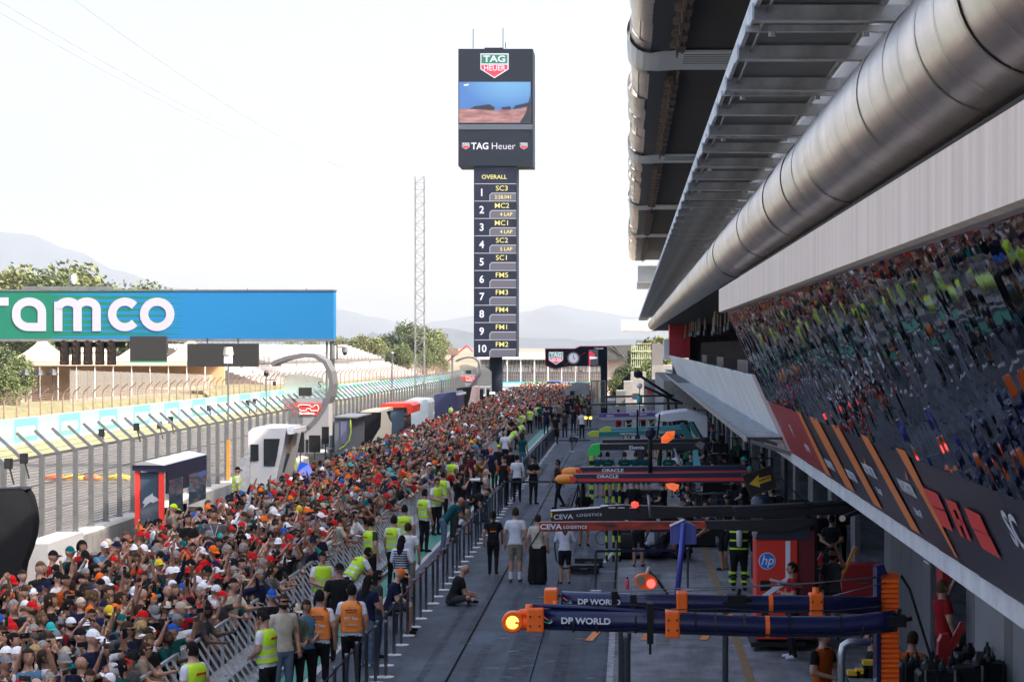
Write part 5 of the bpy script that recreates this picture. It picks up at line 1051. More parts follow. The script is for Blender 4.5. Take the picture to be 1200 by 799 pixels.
tubeP([(760, 668), (771, 680), (785, 700)], .025, Yh, darksteel, 'arm', hl, 6); tubeP([(757, 675), (761, 664)], .03, Yh, mat('cream_joint', (.5, .42, .36), .5), 'joint', hl, 8)
# CEVA booms
cv = thing('pit_gantry', 'black pit gantry boom with pale CEVA LOGISTICS lettering and white edges', 'gantry'); Yc = 41.0
m_blk = mat('boom_black', (.010, .011, .015), .35)
plate([(645, 598.5), (703, 594.5), (704, 593), (728, 591.5), (800, 594), (900, 592), (1090, 587), (1096, 600), (940, 604), (800, 606), (700, 611), (646, 613.5)], Yc, m_blk, 'boom', cv, .22); plate([(645, 598), (703, 594), (704, 592.4), (712, 592), (712, 593), (704, 594), (703, 595.2), (645, 599.2)], Yc - .01, m_wt, 'white_edge', cv, .2)
for x0 in (713, 724, 738): plate([(x0, 594 + (x0 - 713) * .02), (x0 + 8, 594.1), (x0 + 8, 595.3), (x0, 595.2)], Yc - .02, m_wt, 'white_edge', cv, .01)
ptext('CEVA', 660, 605.6, Yc - .03, 5.6, m_wt, cv, .01, 1.2, 2); ptext('LOGISTICS', 690.5, 603.2, Yc - .03, 3.2, m_wt, cv, .01, 1.25, 2, spacing=1.15); plate([(645.3, 600), (647, 600), (647, 606), (645.3, 606)], Yc - .03, mat('yellow_mark', (.7, .5, .02), .5), 'end_mark', cv, .01)
cv2 = thing('pit_gantry', 'weathered red and black pit gantry boom with white CEVA LOGISTICS lettering', 'gantry'); Yd = 39.5
m_flame = mat('red_black_print', (.50, .04, .012), .5, col2=(.03, .012, .010), scale=2.6, stretch=(1, 1, 4), detail=8)
plate([(632, 612), (700, 611.5), (826, 611), (828, 619), (632, 623)], Yd, m_flame, 'boom', cv2, .22); plate([(826.1, 610.5), (952, 608), (956, 614), (918, 624), (828.1, 619.5)], Yd, m_blk, 'boom_root', cv2, .22); plate([(860, 594), (1092, 582), (1096, 587), (1000, 594), (930, 606), (864, 607)], Yd + .6, m_blk, 'truss', cv2, .4)
ptext('CEVA', 645.5, 617.2, Yd - .03, 6.2, m_wt, cv2, .03, 1.2, 0); ptext('LOGISTICS', 674, 617.6, Yd - .03, 3.5, m_wt, cv2, .03, 1.1, 0, spacing=1.1)
for pts in ([(800, 604), (1000, 590)], [(955, 600), (915, 560)], [(850, 600), (1050, 590), (1096, 583)]): tubeP(pts, .012, Yd, black, 'cable', cv2, 5)
tubeP([(760, 580), (762.5, 606)], .03, Yd, steel, 'upright', cv2, 8); tubeP([(940, 607), (944, 700)], .07, Yd + 1, black, 'column', cv2, 8)
B(P(925, 0, Yd + 1).x, P(958, 0, Yd + 1).x, Yd + 1, Yd + 1.5, 0, P(0, 607, Yd + 1).z).build('column_case', m_blk, cv2)
rl = thing('red_beacon', 'small glowing red lamp on the black boom by the mechanics', 'lamp', tuple(P(744, 591, 41))); MB().lathe([(.03, -.05), (.07, -.04), (.07, .04), (.02, .06)], n=10).build('lens', lampred, rl); MB().bar((0, 0, -.05), (.1, 0, -.15), .03).build('stem', black, rl)
# red bull style rig (yellow noses)
rb = thing('pit_gantry', 'navy pit gantry with red stripes, ORACLE lettering and yellow orange noses', 'gantry'); Yr = 54.0
m_rn = mat('matt_navy', (.012, .018, .05), .4); m_rr = mat('bright_red_stripe', (.72, .03, .025), .4); m_yn = mat('yellow_nose', (.85, .27, .02), .4)
for j, (dy, x0, Yq) in enumerate(((0, 672, Yr), (-8.2, 679, Yr + 1.2))):
    plate([(x0, 555.5 + dy), (874, 553.5 + dy), (876, 565 + dy), (x0, 566.5 + dy)], Yq, m_rn, 'boom', rb, .25); plate([(x0 + 5, 560.8 + dy), (874, 559.3 + dy), (874, 563.2 + dy), (x0 + 5, 564 + dy)], Yq - .01, m_rr, 'red_stripe', rb, .01)
    c = P(x0 - 5, 561.5 + dy, Yq); mb = MB().lathe([(.02, -.32), (.10, -.26), (.135, -.12), (.125, .1), (.10, .28)], n=14).xf(at(c.x - .05, c.y + .1, c.z) @ Matrix.Rotation(R(90), 4, 'Y')); mb.build('nose', m_yn, rb, smooth=True)
    plate([(x0 - 5, 557.5 + dy), (x0 + 2, 558 + dy), (x0 + 3, 564.5 + dy), (x0 - 2, 566 + dy)], Yq - .09, m_rr, 'nose_flash', rb, .02)
    ptext('ORACLE', 712 + 6 * j, 558.3 + dy + (1.0 if j else 0), Yq - .03, 3.6, m_wt, rb, .04, 1.35)
tubeP([(683, 566), (683, 600)], .06, Yr + .3, black, 'post', rb, 8)
for x_ in (672, 676, 681): tubeP([(678, 567), (x_ - 2 + (x_ - 676) * 1.0, 604)], .022, Yr, black, 'tripod_leg', rb, 6)
tubeP([(762, 505), (762, 566)], .06, Yr + .5, black, 'centre_post', rb, 8); MB().lathe([(.06, -.16), (.14, -.08), (.155, .06), (.08, .15)], n=12).xf(at(*P(762, 507, Yr + .5))).build('post_head', m_rn, rb)
hl = thing('signal_light', 'orange red heart shaped signal light below the striped boom', 'signal light'); plate([(780, 567), (788, 566), (796, 568), (795, 572), (791, 575.5), (782, 572)], Yr - .2, mat('glow_orange', (.8, .12, .02), .4, emit=(1, .16, .03), estr=.2), 'housing', hl, .12); ptext('Pic', 788, 569.6, Yr - .24, 3.4, m_wt, hl)
hl = thing('signal_light', 'orange yellow folded signal plate beside the dark post head', 'signal light'); Yo = 62.0
plate([(775, 513), (782, 506), (791, 505), (790, 513), (782, 519), (775, 519)], Yo, mat('glow_orange', (.8, .12, .02)), 'housing', hl, .2)
ribbon([(776, 516), (782, 516.5), (790, 511)], 1.0, False, .01, Yo - .02).build('yellow_line', m_yn, hl); ribbon([(783, 506.5), (785, 511), (789.5, 510)], 1.0, False, .01, Yo - .02).build('yellow_line', m_yn, hl)
# arrow board
ab = thing('arrow_board', 'tilted black board with yellow arrow pointing left and down', 'sign'); Ya = 48.0
plate([(869, 556), (904, 545), (911, 571), (880, 583)], Ya, m_blk, 'board', ab, .06); plate([(878, 567), (889, 556), (889.5, 560), (903, 556.5), (904, 562.5), (890, 567), (891, 571)], Ya - .02, mat('arrow_yellow', (.72, .40, .02), .5), 'arrow', ab, .01); ribbon([(869.5, 556.5), (903.7, 545.8), (910.5, 570.6), (880.3, 582.3)], .6, True, .01, Ya - .01).build('border', mat('olive_border', (.16, .15, .05), .6), ab)
ptext('AUMOVIO', 896, 561, Ya - .04, 2.4, m_blk, ab, .02, 1.0, 18)
# black rig with green tip
gr_ = thing('pit_gantry', 'long black pit gantry with bright green tip and small white lettering', 'gantry'); Yk = 70.0
for dy, Yq, x0 in ((0, Yk, 700), (-5, Yk + 1.5, 706)): plate([(x0, 520 + dy), (826, 519 + dy), (823, 527 + dy), (x0, 527.5 + dy)], Yq, m_blk, 'boom', gr_, .3)
plate([(689, 528), (694, 521), (703, 519.5), (703, 533), (689, 534)], Yk - .1, mat('vivid_green', (.02, .55, .08), .5), 'green_tip', gr_, .5); ptext('Elemis', 746, 524.3, Yk - .04, 4.2, m_wt, gr_, .02, 1.2)
plate([(820, 517), (826, 520), (822, 527), (814, 521)], Yk - .05, steel, 'end_plate', gr_, .1); tubeP([(790, 525), (812, 580)], .05, Yk, MATS['turquoise_cloth'] if 'turquoise_cloth' in MATS else steel, 'strut', gr_, 6)
plate([(812, 528), (817, 527), (825, 560), (820, 566), (813, 566)], Yk - .2, mat('pale_blue_strut', (.12, .42, .48), .5), 'pale_strut', gr_, .2)
# striped yellow/black poles in front of the green crew
for i, px in enumerate((692, 694.5, 711, 719, 726)):
    o = thing('striped_pole', ['lime and black striped pole at the green boom tip', 'lime and black striped pole hard by the green tip', 'lime striped pole below the yellow nosed booms', 'lime striped pole, middle below the navy booms', 'lime striped pole, right one below the navy booms'][i], 'pole', (P(px, 0, 72 if i < 2 else 56).x, 72 if i < 2 else 56, 0))
    h_ = P(0, 534, 72).z if i < 2 else P(0, 566, 56).z; n = 12
    for k in range(n): MB().lathe([(.035, 0), (.035, h_ / n)], (0, 0, k * h_ / n), 6).build('band', mat('lime_band', (.45, .70, .03), .5) if k % 2 else black, o)
# green and lime rig
gg = thing('pit_gantry', 'teal green pit gantry pair with lime yellow ends and angled struts', 'gantry'); Yg = 83.0
m_tg = mat('teal_boom', (.01, .16, .15), .4); m_lm = mat('lime_end', (.45, .55, .03), .5)
for dy, Yq, x0 in ((0, Yg, 688), (-4.6, Yg + 1.5, 702)):
    plate([(x0 + 14, 506 + dy), (800, 503 + dy), (800, 508.5 + dy), (x0 + 14, 511.5 + dy)], Yq, m_tg if dy == 0 else mat('pale_teal_boom', (.05, .28, .30), .4), 'boom', gg, .3); plate([(x0, 508 + dy), (x0 + 8, 504.5 + dy), (x0 + 13.8, 505 + dy), (x0 + 13.8, 511.5 + dy), (x0 + 2, 511 + dy)], Yq - .02, m_lm, 'lime_end', gg, .34)
ptext('VALVOLINE', 737, 508.3, Yg - .03, 2.4, m_wt, gg, .02, 1.2); ptext('ARAMCO', 780, 506.3, Yg - .03, 2.4, m_wt, gg, .02, 1.2)
for pts in ([(796, 497), (801, 495), (813, 513), (812, 520), (806, 520)], [(806, 494.5), (811, 493.5), (824, 512), (818, 514), (812, 508)]): plate(pts, Yg - 1, m_tg, 'strut', gg, .15)
plate([(812, 513), (820, 512), (819, 517), (813, 517)], Yg - 1.1, m_yn, 'yellow_foot', gg, .1); tubeP([(812, 494), (850, 560)], .04, Yg - 2, black, 'cable', gg, 5)
# purple and blue rig
pb = thing('pit_gantry', 'blue and purple pit gantry with grey lower beam and two small yellow lights', 'gantry'); Yp = 102.0
plate([(702, 484.5), (769, 483.5), (769, 487.5), (702, 489)], Yp, mat('blue_violet', (.04, .06, .32), .4, col2=(.14, .03, .16), scale=.5), 'boom', pb, .3); plate([(701, 489.2), (775, 487.8), (775, 491), (705, 492.5)], Yp - .1, mat('beam_grey', (.33, .34, .38), .5), 'lower_beam', pb, .3); ptext('alpine', 715, 486.8, Yp - .03, 2.6, m_wt, pb); ptext('BWT   BWT', 748, 485.8, Yp - .03, 2.2, m_wt, pb, .02, 1.3)
plate([(684, 488.2), (702, 487.6), (702, 490.8), (684, 491.4)], Yp - .1, steel, 'light_bar', pb, .2)
for px in (677, 682.5): pass
for px in (686.5, 692): MB().lathe([(.07, 0), (.07, .05)], n=10).xf(at(*P(px, 489.5, Yp - .11)) @ Matrix.Rotation(R(90), 4, 'X')).build('yellow_lamp', lampyel, pb)
# farther black rigs
for i, (x0, x1, yy, Yq, lb) in enumerate(((693, 800, 473, 122, 'thin black pit gantry beam over the green clad crew'), (707, 790, 464, 142, 'farthest black pit gantry boom with grey camera box'))):
    o = thing('pit_gantry', lb, 'gantry'); plate([(x0, yy), (x1, yy - 2), (x1, yy + .5), (x0, yy + 2)], Yq, m_blk, 'boom', o, .3); tubeP([(x1 - 8, yy), (x1 - 4, yy + 40)], .09, Yq, black, 'column', o, 6)
    if i: plate([(741, 461), (749, 461), (749, 468), (741, 468)], Yq - .3, mat('beam_grey', (.33, .34, .38)), 'camera_box', o, .3); plate([(759, 457), (765, 459), (764, 462), (758, 461)], Yq - .3, m_rr, 'red_tip', o, .2)
jb = thing('crane_arm', 'black jib arm reaching up left above the far gantries', 'crane'); tubeP([(748, 439), (788, 465)], .10, 128, black, 'jib', jb, 6); tubeP([(755, 453), (800, 473)], .10, 127, black, 'lower_jib', jb, 6); MB().lathe([(.05, -.25), (.28, -.15), (.28, .15), (.05, .25)], n=10).xf(at(*P(748, 438.5, 128))).build('jib_head', black, jb)
gl = thing('globe_lamp', 'white globe on a thin pole above the far gantries', 'lamp', (P(749.5, 0, 118).x, 118, 0)); z = P(0, 452, 118).z; MB().tube([(0, 0, 0), (0, 0, z)], .03, 6).build('pole', black, gl); MB().lathe([(.02, -.17), (.12, -.13), (.17, 0), (.12, .13), (.02, .17)], (0, 0, z), 12).build('globe', white, gl, smooth=True)
MB().lathe([(.12, -.15), (.16, -.1), (.16, .15), (.1, .22)], (0, 0, P(0, 469, 118).z), 10).build('turquoise_sleeve', mat('turquoise_plastic', (.02, .36, .38), .5), gl)
for i, (px, pt, Yq, lb) in enumerate(((747, 480, 75, 'thin black upright rising beside the white globe pole'), (773, 485, 78, 'thin black curved upright left of the white canopy'))): tag(MB().tube([P(px, pt, Yq), P(px - (2 if i else 0), pt + 22, Yq), P(px - (4 if i else 0), pt + 33, Yq)], .04, 6).build('upright', black), lb, 'pole')
# white canopy
wc = thing('canopy', 'white fabric canopy over the garage front beyond the teal booms', 'canopy'); plate([(769, 489), (778, 485), (796, 482.5), (806, 481.5), (829, 488), (829, 495), (800, 492), (784, 494), (770, 493)], 90, mat('canopy_white', (.60, .60, .62), .7), 'roof_sheet', wc, 4); plate([(806, 493), (829, 495), (829, 512), (812, 512)], 89.8, MATS['canopy_white'], 'side_sheet', wc, .2)
# hp cabinet
hp = thing('tool_cabinet', 'tall red cabinet with blue hp disc and dark slanted top', 'cabinet'); Yx = 39.6; m_hp = mat('hp_red', (.66, .03, .015), .4); m_hpd = mat('dark_wine', (.13, .008, .010), .4)
x0, x1, x2 = P(886, 0, Yx).x, P(935, 0, Yx).x, P(955, 0, Yx).x; z0, z1 = .22, P(0, 632.5, Yx).z
bevel(B(x0, x1, Yx, Yx + 1.1, z0, z1).build('cabinet_body', m_hp, hp), .02); B(x1 + .005, x2, Yx + .06, Yx + 1.6, z0, z1 + .18).build('cabinet_side', m_hpd, hp); B(P(920.5, 0, Yx).x, P(926, 0, Yx).x, Yx - .012, Yx - .001, P(0, 688, Yx).z, z1 - .02).build('white_stripe', m_wt, hp)
plate([(893, 697), (921, 676), (926, 676), (926, 681), (902, 697)], Yx - .02, m_wt, 'white_stripe', hp, .01); plate([(885, 632), (889, 620), (897, 611), (948, 611), (950, 632)], Yx, mat('dark_hood', (.015, .018, .035), .5), 'hood', hp, 1.2); B(x1 + .02, x2 + .06, Yx + 1.62, Yx + 1.9, .2, z1 + .45).build('rear_case', m_hp, hp); B(x2 - .12, x2 - .04, Yx + 1.59, Yx + 1.615, .2, z1 + .42).build('rear_stripe', m_wt, hp)
c = P(899, 657, Yx); MB().lathe([(.165, 0), (.165, .012)], n=28).xf(at(c.x, Yx - .002, c.z) @ Matrix.Rotation(R(90), 4, 'X')).build('logo_rim', m_wt, hp); MB().lathe([(.15, 0), (.15, .006)], n=28).xf(at(c.x, Yx - .015, c.z) @ Matrix.Rotation(R(90), 4, 'X')).build('logo_disc', mat('hp_blue', (.02, .16, .60), .4), hp); text('lettering', 'hp', .25, m_wt, hp, at(c.x, Yx - .024, c.z + .01) @ FACE_CAM, bold=.01, shear=.25)
for px0, px1, py0, py1 in ((891, 903, 680, 692), (892, 901, 713, 724)): plate([(px0, py0), (px1, py0), (px1, py1), (px0, py1)], Yx - .012, black, 'slot_window', hp, .01)
B(x0 - .1, x1 + .15, Yx - .1, Yx + 1.2, .10, .18).build('base_frame', black, hp)
for xx in (x0, x1): MB().lathe([(.05, 0), (.05, .02), (.015, .03), (.015, .12)], (xx, Yx, 0), 8).build('foot', darksteel, hp)
# race car (seen behind the boom)
rc = thing('race_car', 'dark open wheel race car seen from the rear in its pit box behind the booms', 'race car', (.72, 58.6, 0), R(-90))
m_car = mat('car_navy', (.012, .014, .035), .25); mb = MB()
prof_ = [(-2.6, .14, .22, .10), (-2.0, .22, .32, .16), (-1.2, .30, .45, .24), (-.5, .34, .62, .30), (.1, .42, .66, .45), (.7, .50, .95, .55), (1.4, .42, .80, .45), (2.1, .30, .55, .28), (2.5, .26, .42, .18)]
n = 12
for x, z0_, z1_, hw_ in prof_:
    for k in range(n):
        t = 2 * math.pi * k / n; cz = (z0_ * .4 + z1_) / 2; mb.v.append((x, math.cos(t) * hw_, cz + math.sin(t) * (z1_ - z0_ * .4) / 2))
for i in range(len(prof_) - 1):
    for k in range(n): a = i * n + k; b = i * n + (k + 1) % n; mb.f.append((a, b, b + n, a + n)); mb.m.append(0)
mb.f.append(tuple(range(n))[::-1]); mb.m.append(0); mb.f.append(tuple(len(mb.v) - n + k for k in range(n))); mb.m.append(0); mb.build('body', m_car, rc, smooth=True)
B(-.9, 1.8, -.85, .85, .06, .12).build('floor', black, rc); B(-2.9, -2.45, -.95, .95, .10, .15).build('front_wing', m_car, rc); B(2.35, 2.75, -.5, .5, .82, .90).build('rear_wing', m_car, rc)
for s in (-1, 1): B(2.2, 2.8, s * .5 - .01, s * .5 + .01, .3, .95).build('wing_plate', m_rr, rc)
MB().tube([(-.7, -.3, .62), (-.55, -.28, .80), (-.2, 0, .86), (-.55, .28, .80), (-.7, .3, .62)], .03, 6).tube([(-.2, 0, .86), (-1.0, 0, .6)], .025, 6).build('halo', m_car, rc)
for x_, rr_ in ((-1.7, .17), (1.9, .21)):
    for s in (-1, 1):
        w = MB().lathe([(.18, -rr_), (.345, -rr_ + .02), (.36, 0), (.345, rr_ - .02), (.18, rr_)], n=22).xf(at(x_, s * .80, .36) @ Matrix.Rotation(R(90), 4, 'X')).build('wheel', rubber, rc, smooth=False); MB().lathe([(.17, -rr_ - .002), (.05, -rr_ - .01)], n=14).xf(at(x_, s * .80, .36) @ Matrix.Rotation(R(90 * (1 if s < 0 else -1)), 4, 'X')).build('wheel_cover', darksteel, w)
# small pit equipment
def crate(x, y, w, d, h, m, label, name='equipment_case', rot=0.0, lid=None, cat='case', z=0.0):
    o = thing(name, label, cat, (x, y, z), rot); bevel(B(-w / 2, w / 2, -d / 2, d / 2, .05, h).build('case_body', m, o), .015); B(-w / 2 + .01, w / 2 - .01, -d / 2 - .006, -d / 2 - .001, h * .68, h * .70).build('lid_seam', steel, o); MB().bar((-.1, -d / 2 - .03, h * .6), (.1, -d / 2 - .03, h * .6), .02).build('handle', steel, o)
    for sx in (-1, 1): MB().lathe([(.04, 0), (.04, .05)], (sx * (w / 2 - .06), 0, 0), 8).build('caster', rubber, o)
    return o
for (px, py, w, d, h, m, lb) in ((690, 664, .75, .5, .25, black, 'flat black case lying on the lane by the woman in white'), (684, 671, .8, .5, .22, black, 'second flat black case in front of the first on the lane'), (651, 512, .5, .4, .55, black, 'black case beside the people at the far line end'), (672, 470 + 48, .5, .5, .3, black, 'low dark case near the small yellow lights'),
    (1010, 712, 1.0, .7, 1.0, mat('trolley_red', (.38, .02, .02), .45), 'red tool trolley with small grey windows against the garage'), (958, 690, .8, .6, .9, black, 'black trolley left of the red tool trolley'), (820, 640, .9, .6, .8, black, 'black tool chest behind the firefighter'), (880, 635, .9, .6, 1.0, black, 'black tool chest by the hp cabinet rear'),
    (852, 600, .9, .6, 1.0, black, 'black rack under the yellow arrow board'), (885, 598, .8, .6, 1.2, darksteel, 'dark steel rack below the dark column'), (840, 585, .8, .6, .9, black, 'black chest in the teal garage box'), (820, 560, .8, .6, .9, FB_T if 'FB_T' in globals() else darksteel, 'dark chest near the pale strut'), (806, 532, 1, .6, .9, black, 'black chest beyond the teal struts'), (760, 596, 1.2, .6, .7, black, 'long black bench behind the leaning mechanics'), (820, 604, 1.2, .6, .8, darksteel, 'steel bench right of the leaning mechanics')):
    g = G(px, py); crate(g.x, g.y, w, d, h, m, lb)
o = thing('column', 'fat dark rounded column at the garage line by the arrow board', 'column', tuple(P(893, 0, 52)[:2]) + (0,)); MB().lathe([(.28, 0), (.28, 2.0), (.22, 2.08), (.05, 2.1)], n=18).build('shaft', mat('column_navy', (.02, .022, .05), .4), o, smooth=True)
o = thing('bottle', 'small pink red bottle standing on the apron', 'bottle', tuple(G(735, 690))); MB().lathe([(.045, 0), (.05, .02), (.05, .2), (.02, .25)], n=12).build('bottle_body', mat('pink_red_plastic', (.70, .05, .10), .35), o, smooth=True); MB().lathe([(.022, 0), (.022, .05)], (0, 0, .25), 8).build('cap', black, o)
o = thing('hose', 'black hose looping down to the flat cases', 'hose'); MB().tube([P(653, 620, 51), P(650, 640, 51), P(652, 656, 51), P(660, 666, 50.5), P(675, 664, 50.5)], .02, 6).build('hose_pipe', rubber, o)
o = thing('hose', 'coiled thin black hose hanging under the red boom', 'hose'); MB().tube([P(705 + 7 * math.cos(t), 630 + 8 * math.sin(t), 45) for t in np.linspace(0, 12.5, 40)], .008, 5).build('hose_pipe', rubber, o)
# stair barrier in brushed steel and yellow boxes, near right
o = thing('grab_rail', 'bent silver tube frame below the orange ribbed column', 'rail'); Yb = 27.5; MB().tube([P(986, 830, Yb), P(986, 765, Yb), P(988, 756, Yb), P(995, 752, Yb), P(1020, 752, Yb)], .05, 12).build('tube', mat('brushed_silver', (.55, .56, .58), .3, .9), o, smooth=True); MB().bar(P(995, 796, Yb + .4), P(1022, 797, Yb + .4), .2, .02).build('shelf', MATS['brushed_silver'], o)
for i, (px, py, lb) in enumerate(((1000, 790, 'yellow black box low beside the silver tube'), (1010, 788, 'yellow topped box behind the first'), (1018, 778, 'small yellow capped unit by the ribbed column'))):
    c = P(px, py, 28.6); o = thing('battery_box', lb, 'box', (c.x, c.y, 0)); B(-.08, .08, -.1, .1, 0, c.z).build('box_body', black, o); B(-.085, .085, -.1, .1, c.z + .001, c.z + .06).build('yellow_top', mat('yellow_top', (.65, .40, .02), .5), o)
# red jack and dark wheel guns near the wall
o = thing('fuel_cart', 'red lever jack leaning at the feet of the man on steps', 'jack'); Yj = 29.5
plate([(1098, 799), (1100, 752), (1104, 744), (1112, 742), (1116, 756), (1114, 799)], Yj, mat('jack_red', (.35, .012, .015), .4), 'jack_body', o, .2)
for a_, b_ in (((1112, 758), (1127, 729)), ((1115, 762), (1130, 733))): MB().bar(P(a_[0], a_[1], Yj), P(b_[0], b_[1], Yj), .05).build('lever', MATS['jack_red'], o)
o = thing('steps', 'grey two step stool under the man in red', 'steps', (4.95, 32.2, 0)); B(-.3, .3, -.25, .25, .38, .42).build('tread', steel, o); B(-.3, .3, -.5, -.25, .18, .22).build('tread', steel, o)
for sx in (-1, 1): B(sx * .28 - .02, sx * .28 + .02, -.48, .24, 0, .37).build('side_frame', steel, o)
qq = random.Random(8)
for i, (px, py, Yq, lb) in enumerate(((1075, 775, 29, 'dark wheel gun trolley right of the ribbed column'), (1098, 785, 28, 'dark trolley with pale tube handle by the red jack'), (1130, 780, 28.5, 'dark trolley behind the pale tube handle'), (1155, 775, 29, 'black covered trolley at the wall by the red handles'), (1140, 765, 30, 'black machine beside the garage wall panels'))):
    c = P(px, py, Yq); o = thing('pit_trolley', lb, 'trolley', (c.x, c.y, 0)); bevel(B(-.28, .28, -.25, .25, .1, c.z).build('trolley_body', black, o), .04); MB().tube([(-.2, -.27, .4), (-.2, -.3, c.z + .05), (.2, -.3, c.z + .05), (.2, -.27, .4)], .018, 6).build('handle', steel if i in (1, 2) else darksteel, o)
    for k in range(6):
        tx, ty, tr_ = qq.uniform(-.2, .2), qq.uniform(-.2, .2), qq.uniform(.03, .07); MB().lathe([(tr_ * .6, 0), (tr_, tr_ * .5), (tr_ * .9, tr_ * 1.6), (tr_ * .4, tr_ * 2.2), (tr_ * .35, tr_ * 3)], (tx, ty, c.z), 9).build('tool', darksteel if k % 2 else black, o)
    for sx in (-1, 1): MB().lathe([(.09, -.03), (.09, .03)], n=10).xf(at(sx * .25, -.2, .09) @ Matrix.Rotation(R(90), 4, 'Y')).build('wheel', rubber, o)
for i, (px, py, rot) in enumerate(((950, 658, 50), (968, 660, 60), (940, 668, 45))):
    o = thing('jack_handle', ['red angled jack stand at the garage mouth, middle', 'red jack stand right of the middle one', 'red jack stand nearest the hp cabinet'][i], 'jack'); MB().bar(P(px, py + 16, 44), P(px + 14, py - 10, 44), .07).build('lever', MATS['jack_red'], o); MB().bar(P(px + 2, py + 16, 44), P(px - 8, py - 4, 44), .09).build('base_leg', MATS['jack_red'], o)
tag(MB().bar(P(984, 680, 43), P(1003, 640, 43), .06).build('yellow_rod', m_yn), 'yellow rod leaning across the red jacks', 'rod')
# cabinets, stacks of tyres and racks along the whole garage front
k = 0
for y in np.arange(58, 130, 5.2):
    x = 4.2 + qq.uniform(-.2, .3); o = thing('tyre_stack', 'stack of black tyres at the garage front', 'tyre stack', (x, y, 0), qq.uniform(0, 3), 'tyre stacks along the garages')
    for j in range(3): MB().lathe([(.2, 0), (.34, .01), (.355, .16), (.34, .31), (.2, .32)], (qq.uniform(-.02, .02), 0, j * .33), 18).build('tyre', rubber, o)

# dark racks and screens of each pit box
for i, (ya_, yb_, zone) in enumerate(((59, 66, 'behind the ORACLE booms'), (72, 79, 'by the black green tipped gantry'), (86, 96, 'by the teal and lime gantry'), (104, 116, 'by the blue and purple gantry'), (124, 140, 'under the farthest gantries'))):
    for j in range(4):
        x = (2.6, 3.3, 4.1, 4.9)[j] + qq.uniform(-.2, .2); y = qq.uniform(ya_, yb_); h_ = qq.uniform(1.0, 1.9)
        o = thing('equipment_rack', ('black' if j % 2 else 'dark grey') + ' equipment rack ' + zone + ', ' + ('nearest the lane', 'second from the lane', 'third from the lane', 'nearest the garage wall')[j], 'rack', (x, y, 0), qq.uniform(-.3, .3)); mm_ = black if j % 2 else darksteel
        for sx in (-1, 1):
            for sy in (-1, 1): MB().bar((sx * .4, sy * .25, 0), (sx * .4, sy * .25, h_), .04).build('upright', mm_, o)
        for z in (.25, h_ * .55, h_ - .02): B(-.42, .42, -.27, .27, z, z + .03).build('shelf', mm_, o)
        B(-.35, .1, -.2, .2, .29, .29 + h_ * .22).build('box', black, o); B(-.1, .36, -.2, .2, h_ * .55 + .04, h_ * .55 + .30).build('box', [black, darksteel, m_rr, FBK][j] if False else black, o)
        if j < 2: B(-.3, .3, -.02, .02, h_ + .05, h_ + .40).build('display', black, o)
# ------------------------------------------------------------------ people
SK = [mat('skin_%s' % n, c, .5, var=.12, scale=14) for n, c in (('fair', (.44, .26, .18)), ('light', (.36, .195, .13)), ('tan', (.28, .145, .09)), ('brown', (.15, .075, .045)), ('dark', (.07, .038, .025)))]
CL = {'black': (.010, .010, .012), 'navy': (.010, .015, .05), 'white': (.78, .81, .88), 'grey': (.20, .21, .23), 'red': (.52, .012, .014), 'orange': (.82, .15, .01), 'teal': (.0, .12, .13), 'green': (.02, .16, .07), 'blue': (.02, .09, .40), 'sky blue': (.17, .38, .62), 'yellow': (.72, .52, .03), 'beige': (.45, .38, .29), 'pink': (.60, .25, .30), 'maroon': (.12, .010, .022), 'purple': (.13, .05, .28), 'turquoise': (.03, .42, .42), 'olive': (.11, .11, .05), 'mustard': (.38, .19, .025), 'charcoal': (.045, .047, .052), 'cream': (.60, .56, .46), 'denim': (.07, .13, .26), 'light denim': (.20, .30, .44), 'lime': (.48, .72, .02), 'sage': (.20, .26, .20)}
_K = lambda c: tuple(v * .72 for v in c) if min(c) > .4 else tuple(v * (.44 if max(c) > .12 else .7) for v in c)
FB = {k: mat(k.replace(' ', '_') + '_cloth', _K(c), .9, spec=.2, var=.16, scale=7, bump=.35, bscale=11) for k, c in CL.items()}
HAIRC = {'black': (.009, .008, .008), 'brown': (.035, .02, .012), 'light brown': (.10, .06, .03), 'blond': (.36, .25, .11), 'grey': (.24, .23, .22)}
HM = {k: mat(k.replace(' ', '_') + '_hair', c, .85, spec=.12, var=.3, scale=30, bump=.5, bscale=45) for k, c in HAIRC.items()}
m_eye = mat('eye_dark', (.012, .010, .010), .3); m_lip = mat('lips', (.30, .09, .07), .5)
m_hv = mat('hi_vis_yellow', (.40, .66, .015), .7, var=.08, scale=6, bump=.3, bscale=9); m_refl = mat('reflective_tape', (.50, .53, .50), .3, .3); m_bib = mat('orange_bib', (.78, .22, .03), .7, var=.1, scale=6, bump=.3, bscale=9)
HT = {k: mat(k.replace(' ', '_') + '_cap', tuple(min(.75, v * .85) for v in c), .9, spec=.1, var=.1, scale=20) for k, c in CL.items()}
def limb(mb, p, q, r0, r1, n=10, m=0):
    p = Vector(p); q = Vector(q); d = (q - p).normalized()
    return mb.tube([p - d * r0 * .85, p - d * r0 * .45, p, p.lerp(q, .35), q, q + d * r1 * .5, q + d * r1 * .9], r0, n, m, True, [r0 * .45, r0 * .85, r0, r0 * .72 + r1 * .33, r1, r1 * .82, r1 * .4])
